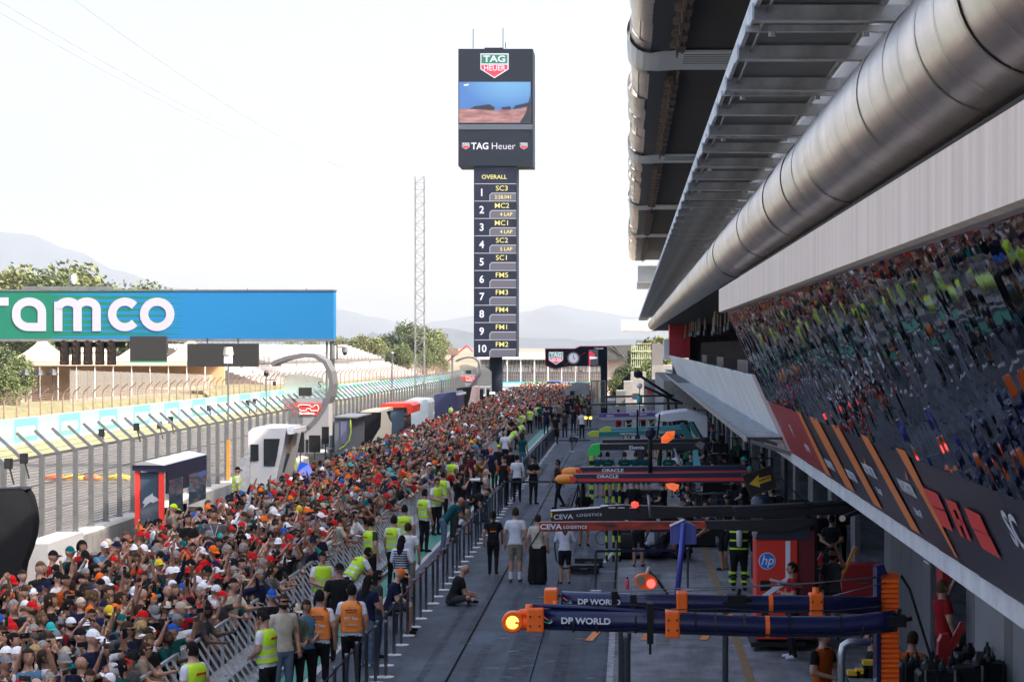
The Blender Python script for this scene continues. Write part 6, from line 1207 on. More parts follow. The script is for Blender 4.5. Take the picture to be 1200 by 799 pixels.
def head_geo(nu=16, nv=12):
    vs, fs, ms = [], [], []
    for j in range(nv + 1):
        ph = math.pi * j / nv
        for i in range(nu):
            t = 2 * math.pi * i / nu; x, y, z = math.sin(ph) * math.cos(t), math.sin(ph) * math.sin(t), math.cos(ph)
            sx = .076; sy = .096; sz = .118
            if z < 0: sx *= 1 - .38 * (-z) ** 1.4; sy *= 1 - .22 * (-z) ** 1.6
            yy = y * sy
            if z < -.2 and y < 0: yy -= .012 * (-z)
            if y < -.8 and -.1 < z < .5: yy += .004
            vs.append((x * sx, yy, z * sz))
    for j in range(nv):
        for i in range(nu): fs.append((j * nu + i, (j + 1) * nu + i, (j + 1) * nu + (i + 1) % nu, j * nu + (i + 1) % nu)); ms.append(0)
    k = len(vs)
    vs += [(-.006, -.094, .025), (.006, -.094, .025), (-.017, -.092, -.022), (.017, -.092, -.022), (0, -.124, -.016)]; fs += [(k, k + 2, k + 4), (k + 1, k + 4, k + 3), (k, k + 4, k + 1), (k + 2, k + 3, k + 4)]; ms += [0] * 4
    for s in (-1, 1):
        k = len(vs); vs += [(s * .073, -.01, .025), (s * .073, .018, .03), (s * .073, .012, -.03), (s * .073, -.008, -.028), (s * .090, .0, .028), (s * .092, .024, .034), (s * .084, .016, -.028)]
        f = [(0, 4, 6, 3), (0, 1, 5, 4), (4, 5, 6), (1, 2, 6, 5), (2, 3, 6)]
        for q_ in f: fs.append(tuple(k + a for a in (q_ if s > 0 else q_[::-1]))); ms.append(0)
        k = len(vs); x = s * .031; vs += [(x - .012, -.0915, .019), (x + .012, -.0915, .019), (x + .011, -.0925, .029), (x - .011, -.0925, .029)]; fs.append((k, k + 1, k + 2, k + 3)); ms.append(6)
        k = len(vs); vs += [(x - .014, -.0925, .039), (x + .014, -.0925, .039), (x + .013, -.092, .043), (x - .013, -.092, .043)]; fs.append((k, k + 1, k + 2, k + 3)); ms.append(6)
    k = len(vs); vs += [(-.022, -.094, -.052), (.022, -.094, -.052), (.018, -.095, -.044), (-.018, -.095, -.044)]; fs.append((k, k + 1, k + 2, k + 3)); ms.append(7)
    return vs, fs, ms
def pose(arms, legs=None, lean=0.0, dz=0.0, head=(0, 0), dy=0.0, spread=0.0):
    return dict(arms=arms, legs=legs, lean=lean, dz=dz, head=head, dy=dy)
AD = lambda s: ((s * .245, .03, 1.16), (s * .255, -.05, .91))          # hanging arm
LS = {s: ((s * .085, 0, .93), (s * .10, -.015, .50), (s * .105, .02, .075), -1) for s in (-1, 1)}
def legs(l, r): return {-1: l, 1: r}
POSES = {
 'stand': pose({s: AD(s) for s in (-1, 1)}, LS, 2),
 'down': pose({s: ((s * .23, -.02, 1.17), (s * .11, -.22, 1.08)) for s in (-1, 1)}, LS, 6, head=(35, 0)),
 'folded': pose({s: ((s * .25, -.04, 1.17), (-s * .04, -.20, 1.18 + .03 * s)) for s in (-1, 1)}, LS, -1),
 'behind': pose({s: ((s * .26, .10, 1.16), (s * .05, .16, .98)) for s in (-1, 1)}, LS, 0),
 'phone': pose({1: ((.27, -.24, 1.46), (.17, -.33, 1.72)), -1: AD(-1)}, LS, -2, head=(-8, 0)),
 'highphone': pose({1: ((.22, -.12, 1.70), (.17, -.20, 1.95)), -1: ((-.25, -.08, 1.2), (-.12, -.25, 1.3))}, LS, 0, head=(-10, 10)),
 'bothup': pose({1: ((.24, -.22, 1.52), (.10, -.30, 1.75)), -1: ((-.24, -.22, 1.52), (-.08, -.31, 1.75))}, LS, 0, head=(-5, 0)),
 'reach': pose({1: ((.20, -.22, 1.24), (.14, -.44, 1.34)), -1: ((-.22, -.18, 1.18), (-.14, -.40, 1.20))}, LS, 10, head=(-10, 0)),
 'front': pose({s: ((s * .25, -.03, 1.16), (s * .08, -.24, 1.10)) for s in (-1, 1)}, LS, 3, head=(15, 0)),
 'camera': pose({1: ((.21, -.20, 1.26), (.06, -.20, 1.58)), -1: ((-.20, -.25, 1.30), (-.05, -.33, 1.54))}, LS, 3, head=(0, 0)),
 'walk': pose({1: ((.25, .10, 1.17), (.25, .06, .92)), -1: ((-.25, -.06, 1.17), (-.24, -.20, .96))}, legs(((-.085, 0, .93), (-.09, .03, .50), (-.09, .26, .12), -1), ((.085, 0, .93), (.10, -.14, .52), (.10, -.20, .075), -1)), 3),
 'lean': pose({1: ((.22, -.24, 1.30), (.10, -.46, 1.34)), -1: ((-.22, -.24, 1.30), (-.10, -.46, 1.34))}, legs(((-.085, .04, .93), (-.10, .02, .50), (-.11, .10, .075), -1), ((.085, .04, .93), (.10, .0, .50), (.11, .06, .075), -1)), 42, head=(-25, 0)),
 'bend': pose({1: ((.21, -.20, 1.22), (.14, -.44, 1.22)), -1: ((-.21, -.20, 1.22), (-.12, -.44, 1.24))}, LS, 58, head=(10, 0)),
 'sitstool': pose({1: ((.22, -.16, 1.16), (.08, -.34, 1.12)), -1: ((-.22, -.16, 1.16), (-.08, -.34, 1.10))}, legs(((-.09, 0, .93), (-.15, -.42, .97), (-.16, -.42, .50), -1), ((.09, 0, .93), (.15, -.42, .97), (.17, -.40, .50), -1)), 18, -.42, head=(20, 0)),
 'sitground': pose({1: ((.24, -.20, 1.18), (.14, -.44, 1.24)), -1: ((-.24, -.16, 1.16), (-.16, -.40, 1.20))}, legs(((-.10, 0, .93), (-.36, -.26, 1.00), (.04, -.42, .87), -1), ((.10, 0, .93), (.36, -.30, 1.04), (-.02, -.50, .89), -1)), 24, -.80, head=(25, 0)),
 'crouch': pose({1: ((.20, -.26, 1.24), (.10, -.48, 1.20)), -1: ((-.20, -.26, 1.24), (-.10, -.48, 1.20))}, legs(((-.09, 0, .93), (-.16, -.40, 1.04), (-.14, -.10, .60), -1), ((.09, 0, .93), (.15, -.42, 1.08), (.14, -.22, .60), -1)), 25, -.52, head=(20, 0)),
}
def torso_rings(g=0.0, zmin=.80, zmax=9):
    R_ = [(.80, .125, .10), (.86, .158, .115), (.94, .168, .12), (1.03, .155, .11), (1.12, .150, .107), (1.22, .162, .115), (1.32, .176, .12), (1.39, .178, .112), (1.435, .15, .095), (1.465, .095, .075), (1.49, .062, .062), (1.56, .055, .058)]
    return [(z, a + g, b + g) for z, a, b in R_ if zmin <= z <= zmax]
def loft(mb, rings, M, n=16, ms=None, caps=True):
    base = len(mb.v)
    for z, a, b in rings:
        for k in range(n):
            t = 2 * math.pi * k / n; c, s = math.cos(t), math.sin(t)
            c = math.copysign(abs(c) ** .85, c); s = math.copysign(abs(s) ** .85, s)
            mb.v.append(tuple(M @ Vector((a * c, b * s + (.012 if 1.25 < z < 1.44 else 0), z))))
    for i in range(len(rings) - 1):
        for k in range(n):
            a0 = base + i * n + k; a1 = base + i * n + (k + 1) % n; mb.f.append((a0, a1, a1 + n, a0 + n)); mb.m.append(ms[i] if ms else 0)
    if caps:
        mb.f.append(tuple(base + k for k in range(n))[::-1]); mb.m.append(0); e = base + (len(rings) - 1) * n; mb.f.append(tuple(e + k for k in range(n))); mb.m.append(0)
    return mb
def remeshed(mb, vox, smooth, dec=None):
    me = mb.mesh('tmp', []); o = bpy.data.objects.new('tmp', me); COL.objects.link(o)
    r = o.modifiers.new('r', 'REMESH'); r.mode = 'VOXEL'; r.voxel_size = vox
    if smooth: s = o.modifiers.new('s', 'SMOOTH'); s.factor = .5; s.iterations = smooth
    if dec: d = o.modifiers.new('d', 'DECIMATE'); d.ratio = dec
    dg = bpy.context.evaluated_depsgraph_get(); out = bpy.data.meshes.new_from_object(o.evaluated_get(dg)); bpy.data.objects.remove(o); return out
def seg_t(p, a, b):
    ab = b - a; t = max(0, min(1, (p - a).dot(ab) / ab.length_squared)); return t, (p - (a + ab * t)).length
class Tpl: pass
def make_tpl(name, vox=.021, smooth=3, dec=None, lod=0, skirt=False):
    ps = POSES[name]; M = at(0, ps['dy'], ps['dz']) @ at(0, 0, .93) @ Matrix.Rotation(R(ps['lean']), 4, 'X') @ at(0, 0, -.93)
    Md = at(0, 0, ps['dz']); mb = MB(); bones = []
    loft(mb, torso_rings(), M)
    A = lambda v: M @ Vector(v); Lg = lambda v: Md @ Vector(v)
    for s in (-1, 1):
        sh = A((s * .172, .01, 1.405)); el, wr = [A(v) for v in ps['arms'][s]]
        limb(mb, A((s * .10, .01, 1.40)), sh, .062, .068); limb(mb, sh, el, .066, .052); limb(mb, el, wr, .044, .031)
        d = (wr - el).normalized(); hd = wr + d * .055; limb(mb, wr, hd, .030, .036)
        bones += [('ua', sh, el), ('fa', el, wr), ('ha', wr, hd + d * .06)]
        hp, kn, an = [Lg(v) for v in ps['legs'][s][:3]]
        if skirt and name not in ('sitground',): limb(mb, hp, kn, .125, .135, 12); limb(mb, kn, an + Vector((0, 0, .02)), .135, .15, 12)
        else: limb(mb, hp, kn, .098, .066, 12); limb(mb, kn, an, .064, .045, 10)
        toe = an + Vector((s * .03, -.15, -.03)); 
        if name == 'sitground': toe = an + Vector((-s * .10, -.06, -.02))
        limb(mb, an + Vector((0, .03, -.02)), toe, .043, .035)
        bones += [('th', hp, kn), ('shn', kn, an), ('ft', an + Vector((0, .02, -.025)), toe)]
    ndir = A((0, 0, 1.56)); hp_, hy_ = ps['head']
    Mh = at(*A((0, -.012, 1.645))) @ M.to_3x3().to_4x4() @ Matrix.Rotation(R(-ps['lean'] * .75), 4, 'X') @ Matrix.Rotation(R(hy_), 4, 'Z') @ Matrix.Rotation(R(hp_), 4, 'X')
    limb(mb, A((0, .005, 1.46)), Mh @ Vector((0, .015, -.06)), .058, .052)
    me = remeshed(mb, vox, smooth, dec)
    nv = len(me.vertices); co = np.empty(nv * 3); me.vertices.foreach_get('co', co); co = co.reshape(-1, 3)
    vs = [tuple(c) for c in co]; fs = [tuple(p.vertices) for p in me.polygons]; ms = []
    Minv = M.inverted()
    for p in me.polygons:
        c = Vector(p.center); best = None; loc = Minv @ c
        for nm, a, b in bones:
            t, dd = seg_t(c, a, b); r0 = {'ua': .06, 'fa': .04, 'ha': .035, 'th': .10, 'shn': .055, 'ft': .04}[nm]; dd /= r0
            if best is None or dd < best[0]: best = (dd, nm, t)
        intors = .80 < loc.z < 1.47 and (loc.x / .185) ** 2 + ((loc.y) / .135) ** 2 < 1.0
        nm, t = best[1], best[2]
        if loc.z > 1.475 and abs(loc.x) < .12 and abs(loc.y) < .2 and best[0] > 1.0: m = 0
        elif intors and not (nm in ('ua', 'fa', 'ha') and best[0] < .95 and abs(loc.x) > .14): m = 1 if loc.z > .90 else 2
        elif nm == 'ua': m = 8 if t < .62 else 4
        elif nm == 'fa': m = 4 if t < .93 else 0
        elif nm == 'ha': m = 0
        elif nm == 'th': m = (1 if (loc.z > .895 and t < .25 and intors) else 2) if t < .97 else 5
        elif nm == 'shn': m = 5
        else: m = 3
        ms.append(m)
    bpy.data.meshes.remove(me)
    hv, hf, hm_ = head_geo() if lod == 0 else (head_geo(10, 7) if lod == 1 else head_geo(7, 5))
    if lod == 2: hf = [f for f, m in zip(hf, hm_) if m == 0][:-14]; hm_ = [0] * len(hf)
    k = len(vs); vs += [tuple(Mh @ Vector(v)) for v in hv]; fs += [tuple(i + k for i in f) for f in hf]; ms += hm_
    if lod == 0:                                           # five fingers a hand
        for s in (-1, 1):
            el, wr = [A(v) for v in ps['arms'][s]]; d = (wr - el).normalized(); side = d.cross(Vector((0, 1, 0)) if abs(d.y) < .8 else Vector((0, 0, 1))).normalized(); pal = side.cross(d)
            for i, (off, ln) in enumerate(((-.027, .062), (-.009, .074), (.009, .070), (.026, .055), (-.036, .05))):
                fb = MB(); b0 = wr + d * (.080 if i < 4 else .035) + side * off; dr = d if i < 4 else (d * .6 - side * .8).normalized()
                c1 = b0 + dr * ln * .55; c2 = c1 + (dr * .75 + pal * .6).normalized() * ln * .5
                fb.tube([b0 - dr * .02, b0, c1, c2], .009, 5, 0, True, [.009, .0095, .0085, .006]); k = len(vs); vs += fb.v; fs += [tuple(a + k for a in f) for f in fb.f]; ms += [0] * len(fb.f)
    t = Tpl(); t.M = M; t.Mh = Mh; t.v = vs; t.f = fs; t.m = ms; t.hand = {s: A(ps['arms'][s][1]) for s in (-1, 1)}; t.name = name
    if lod == 0:
        me = bpy.data.meshes.new('body'); me.from_pydata(vs, [], fs); 
        for _ in range(9): me.materials.append(SK[0])
        me.polygons.foreach_set('material_index', ms); me.polygons.foreach_set('use_smooth', [True] * len(fs)); me.update(); t.me = me
    return t
TPL = {n: make_tpl(n) for n in POSES}
TPL['skirt'] = make_tpl('stand', skirt=True)
# hair, caps, small wear: meshes in head space
def cap_grid(f, scale, nu=18, nv=12, yo=0.0, cut=0):
    mb = MB(); idx = {}
    def v(i, j):
        i %= nu
        if (i, j) not in idx:
            ph = math.pi * j / nv; t = 2 * math.pi * i / nu; x, y, z = math.sin(ph) * math.cos(t), math.sin(ph) * math.sin(t), math.cos(ph)
            idx[(i, j)] = len(mb.v); mb.v.append((x * .076 * scale[0], y * .096 * scale[1] + yo, z * .118 * scale[2]))
        return idx[(i, j)]
    for j in range(nv):
        for i in range(nu):
            ph = math.pi * (j + .5) / nv; t = 2 * math.pi * (i + .5) / nu
            if f(math.sin(ph) * math.cos(t), math.sin(ph) * math.sin(t), math.cos(ph)): mb.f.append((v(i, j), v(i, j + 1), v(i + 1, j + 1), v(i + 1, j))); mb.m.append(0)
    return mb
def h_short(nu=18, nv=12): return cap_grid(lambda x, y, z: z > .50 or (y > -.25 and z > .1) or (y > .12 and z > -.55), (1.13, 1.11, 1.10), nu, nv, .004)
def h_curly(nu=18, nv=12): return cap_grid(lambda x, y, z: z > .45 or (y > -.25 and z > -.2) or (y > .1 and z > -.6), (1.40, 1.30, 1.28), nu, nv, .008)
def h_long(nu=18, nv=12):
    mb = cap_grid(lambda x, y, z: z > .50 or (y > -.35 and z > -.4) or y > .2, (1.16, 1.14, 1.10), nu, nv, .006); b = len(mb.v); n = 9
    rr_ = [(.02, .085, .055), (-.10, .092, .06), (-.20, .088, .055), (-.30, .075, .04), (-.36, .04, .02)]
    for z, a, c in rr_:
        for k in range(n): t = math.pi * k / (n - 1); mb.v.append((a * math.cos(t), .045 + c * math.sin(t) * (1.0), z))
    for i in range(len(rr_) - 1):
        for k in range(n - 1): mb.f.append((b + i * n + k, b + i * n + k + 1, b + (i + 1) * n + k + 1, b + (i + 1) * n + k)); mb.m.append(0)
    return mb
def h_pony(nu=18, nv=12):
    mb = h_short(nu, nv); mb.tube([(0, .10, .06), (0, .14, .03), (0, .15, -.08), (0, .12, -.20)], .03, 7, 0, True, [.02, .032, .03, .008]); return mb
def c_cap(nu=18, nv=12, back=False):
    mb = cap_grid(lambda x, y, z: z > .16, (1.10, 1.10, 1.10), nu, nv, 0.0); k = len(mb.v); nb = 9; s = 1 if back else -1
    for rr_, zz_ in ((.104, .022), (.15, .014), (.182, .0)):
        for i in range(nb): t = math.pi * (.18 + .64 * i / (nb - 1)); mb.v.append((math.cos(t) * .088, s * (.01 + math.sin(t) * rr_), zz_ + .012 * math.sin(t)))
    for i in range(2):
        for j in range(nb - 1): mb.f.append((k + i * nb + j, k + i * nb + j + 1, k + (i + 1) * nb + j + 1, k + (i + 1) * nb + j)); mb.m.append(1)
    return mb
def c_bucket(nu=18, nv=12):
    mb = cap_grid(lambda x, y, z: z > .25, (1.20, 1.18, 1.10), nu, nv); k = len(mb.v); n = 16
    for r_, z in ((1.0, .045), (1.5, -.005)):
        for i in range(n): t = 2 * math.pi * i / n; mb.v.append((.092 * r_ * math.cos(t), .112 * r_ * math.sin(t), z))
    for i in range(n): mb.f.append((k + i, k + (i + 1) % n, k + n + (i + 1) % n, k + n + i)); mb.m.append(1)
    return mb
def beard(): return cap_grid(lambda x, y, z: z < -.22 and z > -.98 and y < .25, (1.0, 1.06, 1.04), 18, 12, -.006)
HG = {'short': h_short, 'curly': h_curly, 'long': h_long, 'pony': h_pony}; HMESH = {}
def hairmesh(st, col):
    if (st, col) not in HMESH: HMESH[(st, col)] = (beard() if st == 'beard' else HG[st]()).mesh('hair' if st != 'beard' else 'beard', HM[col], True)
    return HMESH[(st, col)]
def capmesh(st, c1, c2):
    k = ('cap', st, c1, c2)
    if k not in HMESH: HMESH[k] = {'cap': lambda: c_cap(), 'back': lambda: c_cap(back=True), 'bucket': c_bucket}[st]().mesh('cap', [HT[c1], HT[c2]], True)
    return HMESH[k]
sung = MB().box(-.066, .066, -.106, -.094, .008, .038).box(-.080, -.066, -.10, .01, .022, .034).box(.066, .080, -.10, .01, .022, .034).mesh('sunglasses', mat('sunglass_black', (.008, .008, .01), .08))
def vestmesh(kind):
    k = ('vest', kind)
    if k not in HMESH:
        if kind == 'fire': rg = [(.86, .19, .15), (.97, .19, .15), (1.01, .19, .15), (1.16, .185, .145), (1.20, .185, .145), (1.36, .20, .14), (1.40, .20, .135), (1.44, .165, .115)]; ms = [0, 1, 0, 1, 0, 1, 0]; mats = [FB['black'], m_hv]
        else: rg = [(.97, .192, .145), (1.04, .19, .142), (1.09, .188, .14), (1.17, .187, .14), (1.22, .19, .143), (1.33, .198, .146), (1.40, .198, .132), (1.445, .165, .112), (1.475, .10, .088)]; ms = [0, 1, 0, 1, 0, 0, 0, 0]; mats = [m_hv if kind == 'hv' else m_bib, m_refl if kind == 'hv' else m_bib]
        HMESH[k] = loft(MB(), rg, Matrix.Identity(4), 18, ms, False).mesh('vest', mats, True)
    return HMESH[k]
lany = MB()
for s in (-1, 1): lany.prism([(s * .07, -.105, 1.45), (s * .085, -.10, 1.45), (s * .012, -.142, 1.20), (s * .0, -.142, 1.20)], (0, -.004, 0))
lany.box(-.03, .03, -.150, -.143, 1.11, 1.20); lany_me = lany.mesh('lanyard', FB['white'])
PHONE = MB().box(-.036, .036, -.005, .005, -.075, .075).mesh('case', mat('phone_black', (.01, .01, .012), .2)); PSCR = MB().box(-.032, .032, .0052, .0062, -.068, .068).mesh('screen', mat('phone_screen', (.02, .03, .05), .1, emit=(.45, .6, .8), estr=.35))
n_person = 0
def person(x, y, face, ps, top, bottom, label, hair=None, cap=None, skin=1, shoe='black', fore='skin', shin='bottom', h=1.75, sleeve=None, vest=None, glasses=False, beard_=None, lanyard=False, z=0.0, wide=1.0, group=None, raw=False):
    global n_person
    n_person += 1; t = TPL[ps]; o = tag(ob('person', None, None, (x, y, z), R(face + 90)), label, 'person', group)
    s = h / 1.76; o.scale = (s * wide, s, s); b = ob('body', t.me, o)
    sk = SK[skin]; mm = [sk, FB[top], FB[bottom], FB[shoe], sk if fore == 'skin' else FB[top], {'skin': sk, 'bottom': FB[bottom]}.get(shin) or FB[shin], m_eye, m_lip, FB[sleeve or top]]
    for i in range(9):
        sl_ = b.material_slots[i]; sl_.link = 'OBJECT'; sl_.material = mm[i]
    if hair: c = ob('hair', hairmesh(*hair), o); c.matrix_local = t.Mh
    if beard_: c = ob('beard', hairmesh('beard', beard_), o); c.matrix_local = t.Mh
    if cap: c = ob('cap', capmesh(*cap), o); c.matrix_local = t.Mh
    if glasses: c = ob('sunglasses', sung, o); c.matrix_local = t.Mh
    if vest: c = ob('vest', vestmesh(vest), o); c.matrix_local = t.M; o['_vm'] = 0; del o['_vm']
    if lanyard: c = ob('lanyard', lany_me, o); c.matrix_local = t.M
    o.rotation_euler = (0, 0, R(face + 90)); return o
def hand_at(o, ps, s, up=0.10):
    Mo = Matrix.Translation(o.location) @ Matrix.Rotation(o.rotation_euler[2], 4, 'Z') @ Matrix.Diagonal((*o.scale, 1)); return Mo @ (TPL[ps].hand[s] + Vector((0, -.035, up)))
def phone(o, ps, s=1, label='black phone held up over the crowd by a fan', landscape=False):
    p = hand_at(o, ps, s); t = thing('phone', label, 'phone', p, o.rotation_euler[2], 'phones held up by the crowd'); ob('case', PHONE, t); ob('screen', PSCR, t)
    if landscape: t.rotation_euler = (0, R(90), o.rotation_euler[2])
    return t
def foot(px, py): g = G(px, py); return g.x, g.y
def back_print(o, ps, txts, size=.06, mt=None, parent=None):
    for i, (s, dz_, mtx, sz) in enumerate(txts):
        M = TPL[ps].M @ at(0, .158, dz_) @ Matrix.Rotation(R(180), 4, 'Z') @ FACE_CAM; text('lettering', s, sz, mtx, o, M, bold=.02)
T = 90; A_ = -90   # facing away from / towards the camera
# --- people in the lane
x, y = foot(578, 674); o = person(x, y, 92, 'walk', 'black', 'black', 'woman in black team shirt with small red back print walking away down the lane', hair=('pony', 'black'), h=1.64, skin=2)
back_print(o, 'walk', [('BULL', 1.30, FB['red'], .07), ('RACING', 1.22, FB['yellow'], .045)])
x, y = foot(604, 682); person(x, y, 88, 'stand', 'white', 'beige', 'man in white t-shirt, beige shorts and long white socks, back turned', hair=('short', 'brown'), h=1.86, shin='skin', shoe='black')
_sk = [c for c in COL.objects if c.name.startswith('person')]
for s_ in (-1, 1): MB().lathe([(.050, 0), (.052, .17)], (s_ * .105, .018, .085), 10).build('sock', FB['white'], max(_sk, key=lambda c: c.name))
x, y = foot(630, 684); o = person(x, y, 80, 'skirt', 'cream', 'black', 'woman in cream top and wide black trousers with strap across her back', hair=('short', 'brown'), h=1.72)
MB().prism([(-.15, .125, 1.44), (-.12, .13, 1.44), (.16, .14, 1.0), (.13, .14, .98)], (0, .006, 0)).build('bag_strap', FB['black'], o)
x, y = foot(662, 684); person(x, y, 95, 'front', 'white', 'black', 'woman in loose white shirt and black shorts standing under the boom tip', hair=('long', 'light brown'), h=1.62, shin='skin', fore='top')
x, y = foot(625, 591); person(x, y, -60, 'folded', 'black', 'black', 'man in black with arms folded at the end of the media group', cap=('cap', 'black', 'black'), h=1.80)
x, y = foot(655, 596); person(x, y, -150, 'walk', 'black', 'black', 'dark-haired man in black top with orange shoulders by the orange boom nose', hair=('short', 'black'), sleeve='orange', skin=3, h=1.78)
x, y = foot(606, 588); person(x, y, 100, 'stand', 'white', 'black', 'man in white shirt and black trousers standing behind the posts', hair=('short', 'black'), h=1.78, fore='top')
x, y = foot(590, 593); person(x, y, 85, 'front', 'black', 'black', 'man in black team wear with orange sleeves beside the white shirt', sleeve='orange', cap=('cap', 'black', 'orange'), h=1.80)
x, y = foot(524, 709); person(x + .1, y, 20, 'sitground', 'black', 'charcoal', 'bald man in black t-shirt sitting on the lane asphalt', h=1.8, shin='skin', wide=1.15)
p = foot(455, 742); person(p[0], p[1], 0, 'sitstool', 'navy', 'charcoal', 'man in navy shirt and orange cap seated by the belt posts', cap=('cap', 'orange', 'orange'), h=1.8, shin='skin', wide=1.1, skin=0)
o = thing('stool', 'small black folding stool under the seated man in navy', 'stool', (p[0], p[1], 0)); B(-.2, .2, -.16, .16, .38, .41).build('seat', black, o)
for sx in (-1, 1):
    for sy in (-1, 1): MB().bar((sx * .17, sy * .13, 0), (sx * .17, sy * .13, .38), .025).build('leg', darksteel, o)
x, y = foot(470, 716); o = person(x, y, 75, 'front', 'white', 'black', 'woman in black and white striped top with long hair and red-orange cap', hair=('long', 'black'), cap=('cap', 'orange', 'orange'), h=1.68, fore='top')
zs = MB()
for k in range(8): loft(zs, [(1.0 + k * .055, .178, .136), (1.025 + k * .055, .18, .138)], Matrix.Identity(4), 16, None, False)
c = zs.build('stripes', FB['navy'], o); c.matrix_local = TPL['front'].M
x, y = foot(478, 702); o = person(x, y, 95, 'stand', 'white', 'beige', 'man in white shirt carrying a blue backpack', hair=('short', 'brown'), h=1.78)
bp = thing('backpack', 'bright blue backpack on the back of the man in white', 'backpack', (x, y + .21, 1.22)); bevel(B(-.15, .15, -.08, .10, -.22, .22).build('bag', FB['blue'], bp), .05, 3); bevel(B(-.11, .11, .101, .14, -.18, .02).build('pocket', FB['denim'], bp), .015); 
for s in (-1, 1): B(s * .10 - .02, s * .10 + .02, -.12, -.08, -.2, .24).build('strap', FB['navy'], bp)
# marshals in yellow vests along the barrier
VT = [('MARSHAL', 1.33, redp, .045)]
def marshal(px, py, face, ps, label, h=1.77, top='white', skin=1, hair=('short', 'black'), vest='hv', cap=None, fore='skin', lab=True):
    x, y = foot(px, py); o = person(x, y, face, ps, top, 'black', label, hair=None if cap else hair, cap=cap, skin=skin, h=h, vest=vest, fore=fore)
    if 0 < face < 180 and vest == 'hv': back_print(o, ps, VT)
    return o
def hfoot(px, py_head, X):                       # a person whose feet are hidden: head top pixel and distance X from the axis
    Y = X * 2400 / (px - 737); return X, Y
marshal(434, 698, 40, 'stand', 'marshal in yellow vest over charcoal shirt standing tall at the barrier', 1.84, 'charcoal')
marshal(461, 690, 60, 'stand', 'marshal in yellow vest with white sleeves, next along from the charcoal shirt', 1.78)
marshal(474, 672, 88, 'stand', 'marshal in yellow vest, back turned, in front of jeans and barrier', 1.78)
marshal(497, 647, 50, 'stand', 'marshal in yellow vest and dark trousers on the green line', 1.80)
marshal(511, 627, -40, 'front', 'marshal in yellow vest facing the camera with arm on the rail', 1.78)
marshal(519, 615, 70, 'stand', 'marshal in yellow vest half hidden behind the camera-facing one', 1.75)
marshal(530, 590, 80, 'stand', 'marshal in yellow vest beside the photographers', 1.76)
def at_head(px, py, X=None, h=1.77): Y = (CAMH - h) * 2400 / (py - 405); return ((px - 737) / 2400 * Y, Y)
def mh(px, py, face, ps, label, h=1.77, **k):
    x, y = at_head(px, py, h=h); o = person(x, y, face, ps, k.pop('top', 'white'), k.pop('bottom', 'black'), label, h=h, **k)
    if k.get('vest') == 'hv' and 0 < face < 180: back_print(o, ps, VT)
    return o
mh(408, 632, 35, 'lean', 'marshal in yellow vest leaning to the barrier behind the black cap man', 1.78, vest='hv', hair=('short', 'black'))
mh(377, 646, -60, 'front', 'marshal in yellow vest facing left behind the beige shirt man', 1.75, vest='hv', hair=('short', 'black'))
mh(227, 752, 150, 'stand', 'marshal in yellow vest nearest the camera at the frame bottom', 1.77, vest='hv', hair=('short', 'black'), skin=0)
mh(314, 715, 160, 'down', 'marshal in yellow vest looking down beside the sunglasses man', 1.78, vest='hv', hair=('short', 'black'), skin=1)
mh(331, 696, -55, 'stand', 'bearded man in pale beige t-shirt, sunglasses and light jeans', 1.86, top='cream', bottom='light denim', hair=('short', 'brown'), glasses=True, beard_='brown', skin=1)
mh(318, 690, -70, 'stand', 'man in black with bright blue cap behind the sunglasses man', 1.76, top='black', cap=('cap', 'blue', 'blue'))
mh(345, 706, -50, 'front', 'woman in white cap and sage green sweater beside orange bibs', 1.66, top='sage', cap=('cap', 'cream', 'cream'), fore='top', hair=('long', 'brown'))
mh(358, 702, -60, 'front', 'smiling woman with light blue top just left of the orange bib', 1.66, top='sky blue', hair=('long', 'brown'))
for px, py, lb in ((374, 691, 'left one of two people in orange PIT bibs, arms down'), (412, 684, 'right one of two people in orange PIT bibs by the posts')):
    o = mh(px, py, 90 if px < 400 else 95, 'stand', lb, 1.80, vest='bib', hair=('short', 'black'), skin=1)
    back_print(o, 'stand', [('F1  26', 1.38, FB['cream'], .04), ('BARCELONA', 1.335, FB['maroon'], .035), ('CATALUNYA', 1.295, FB['maroon'], .03), ('PIT Fan', 1.19, FB['white'], .075), ('Catalunya', 1.09, FB['cream'], .05)])
    MB().prism([(-.15, -.02, 1.43), (-.09, -.02, 1.475), (-.09, .1, 1.475), (-.15, .1, 1.43)], (0, 0, .01)).build('shoulder_patch', FB['red'], o)
mh(398, 660, 100, 'stand', 'broad man all in black with black cap behind the orange bibs', 1.82, top='black', cap=('back', 'black', 'black'), wide=1.1)
mh(430, 674, 60, 'front', 'woman with long dark hair, navy top and white shoes by the posts', 1.68, top='navy', bottom='light denim', hair=('long', 'black'), shoe='white')
mh(441, 668, 30, 'stand', 'woman in dark top half hidden behind the seated navy man', 1.66, top='charcoal', bottom='denim', hair=('long', 'black'))
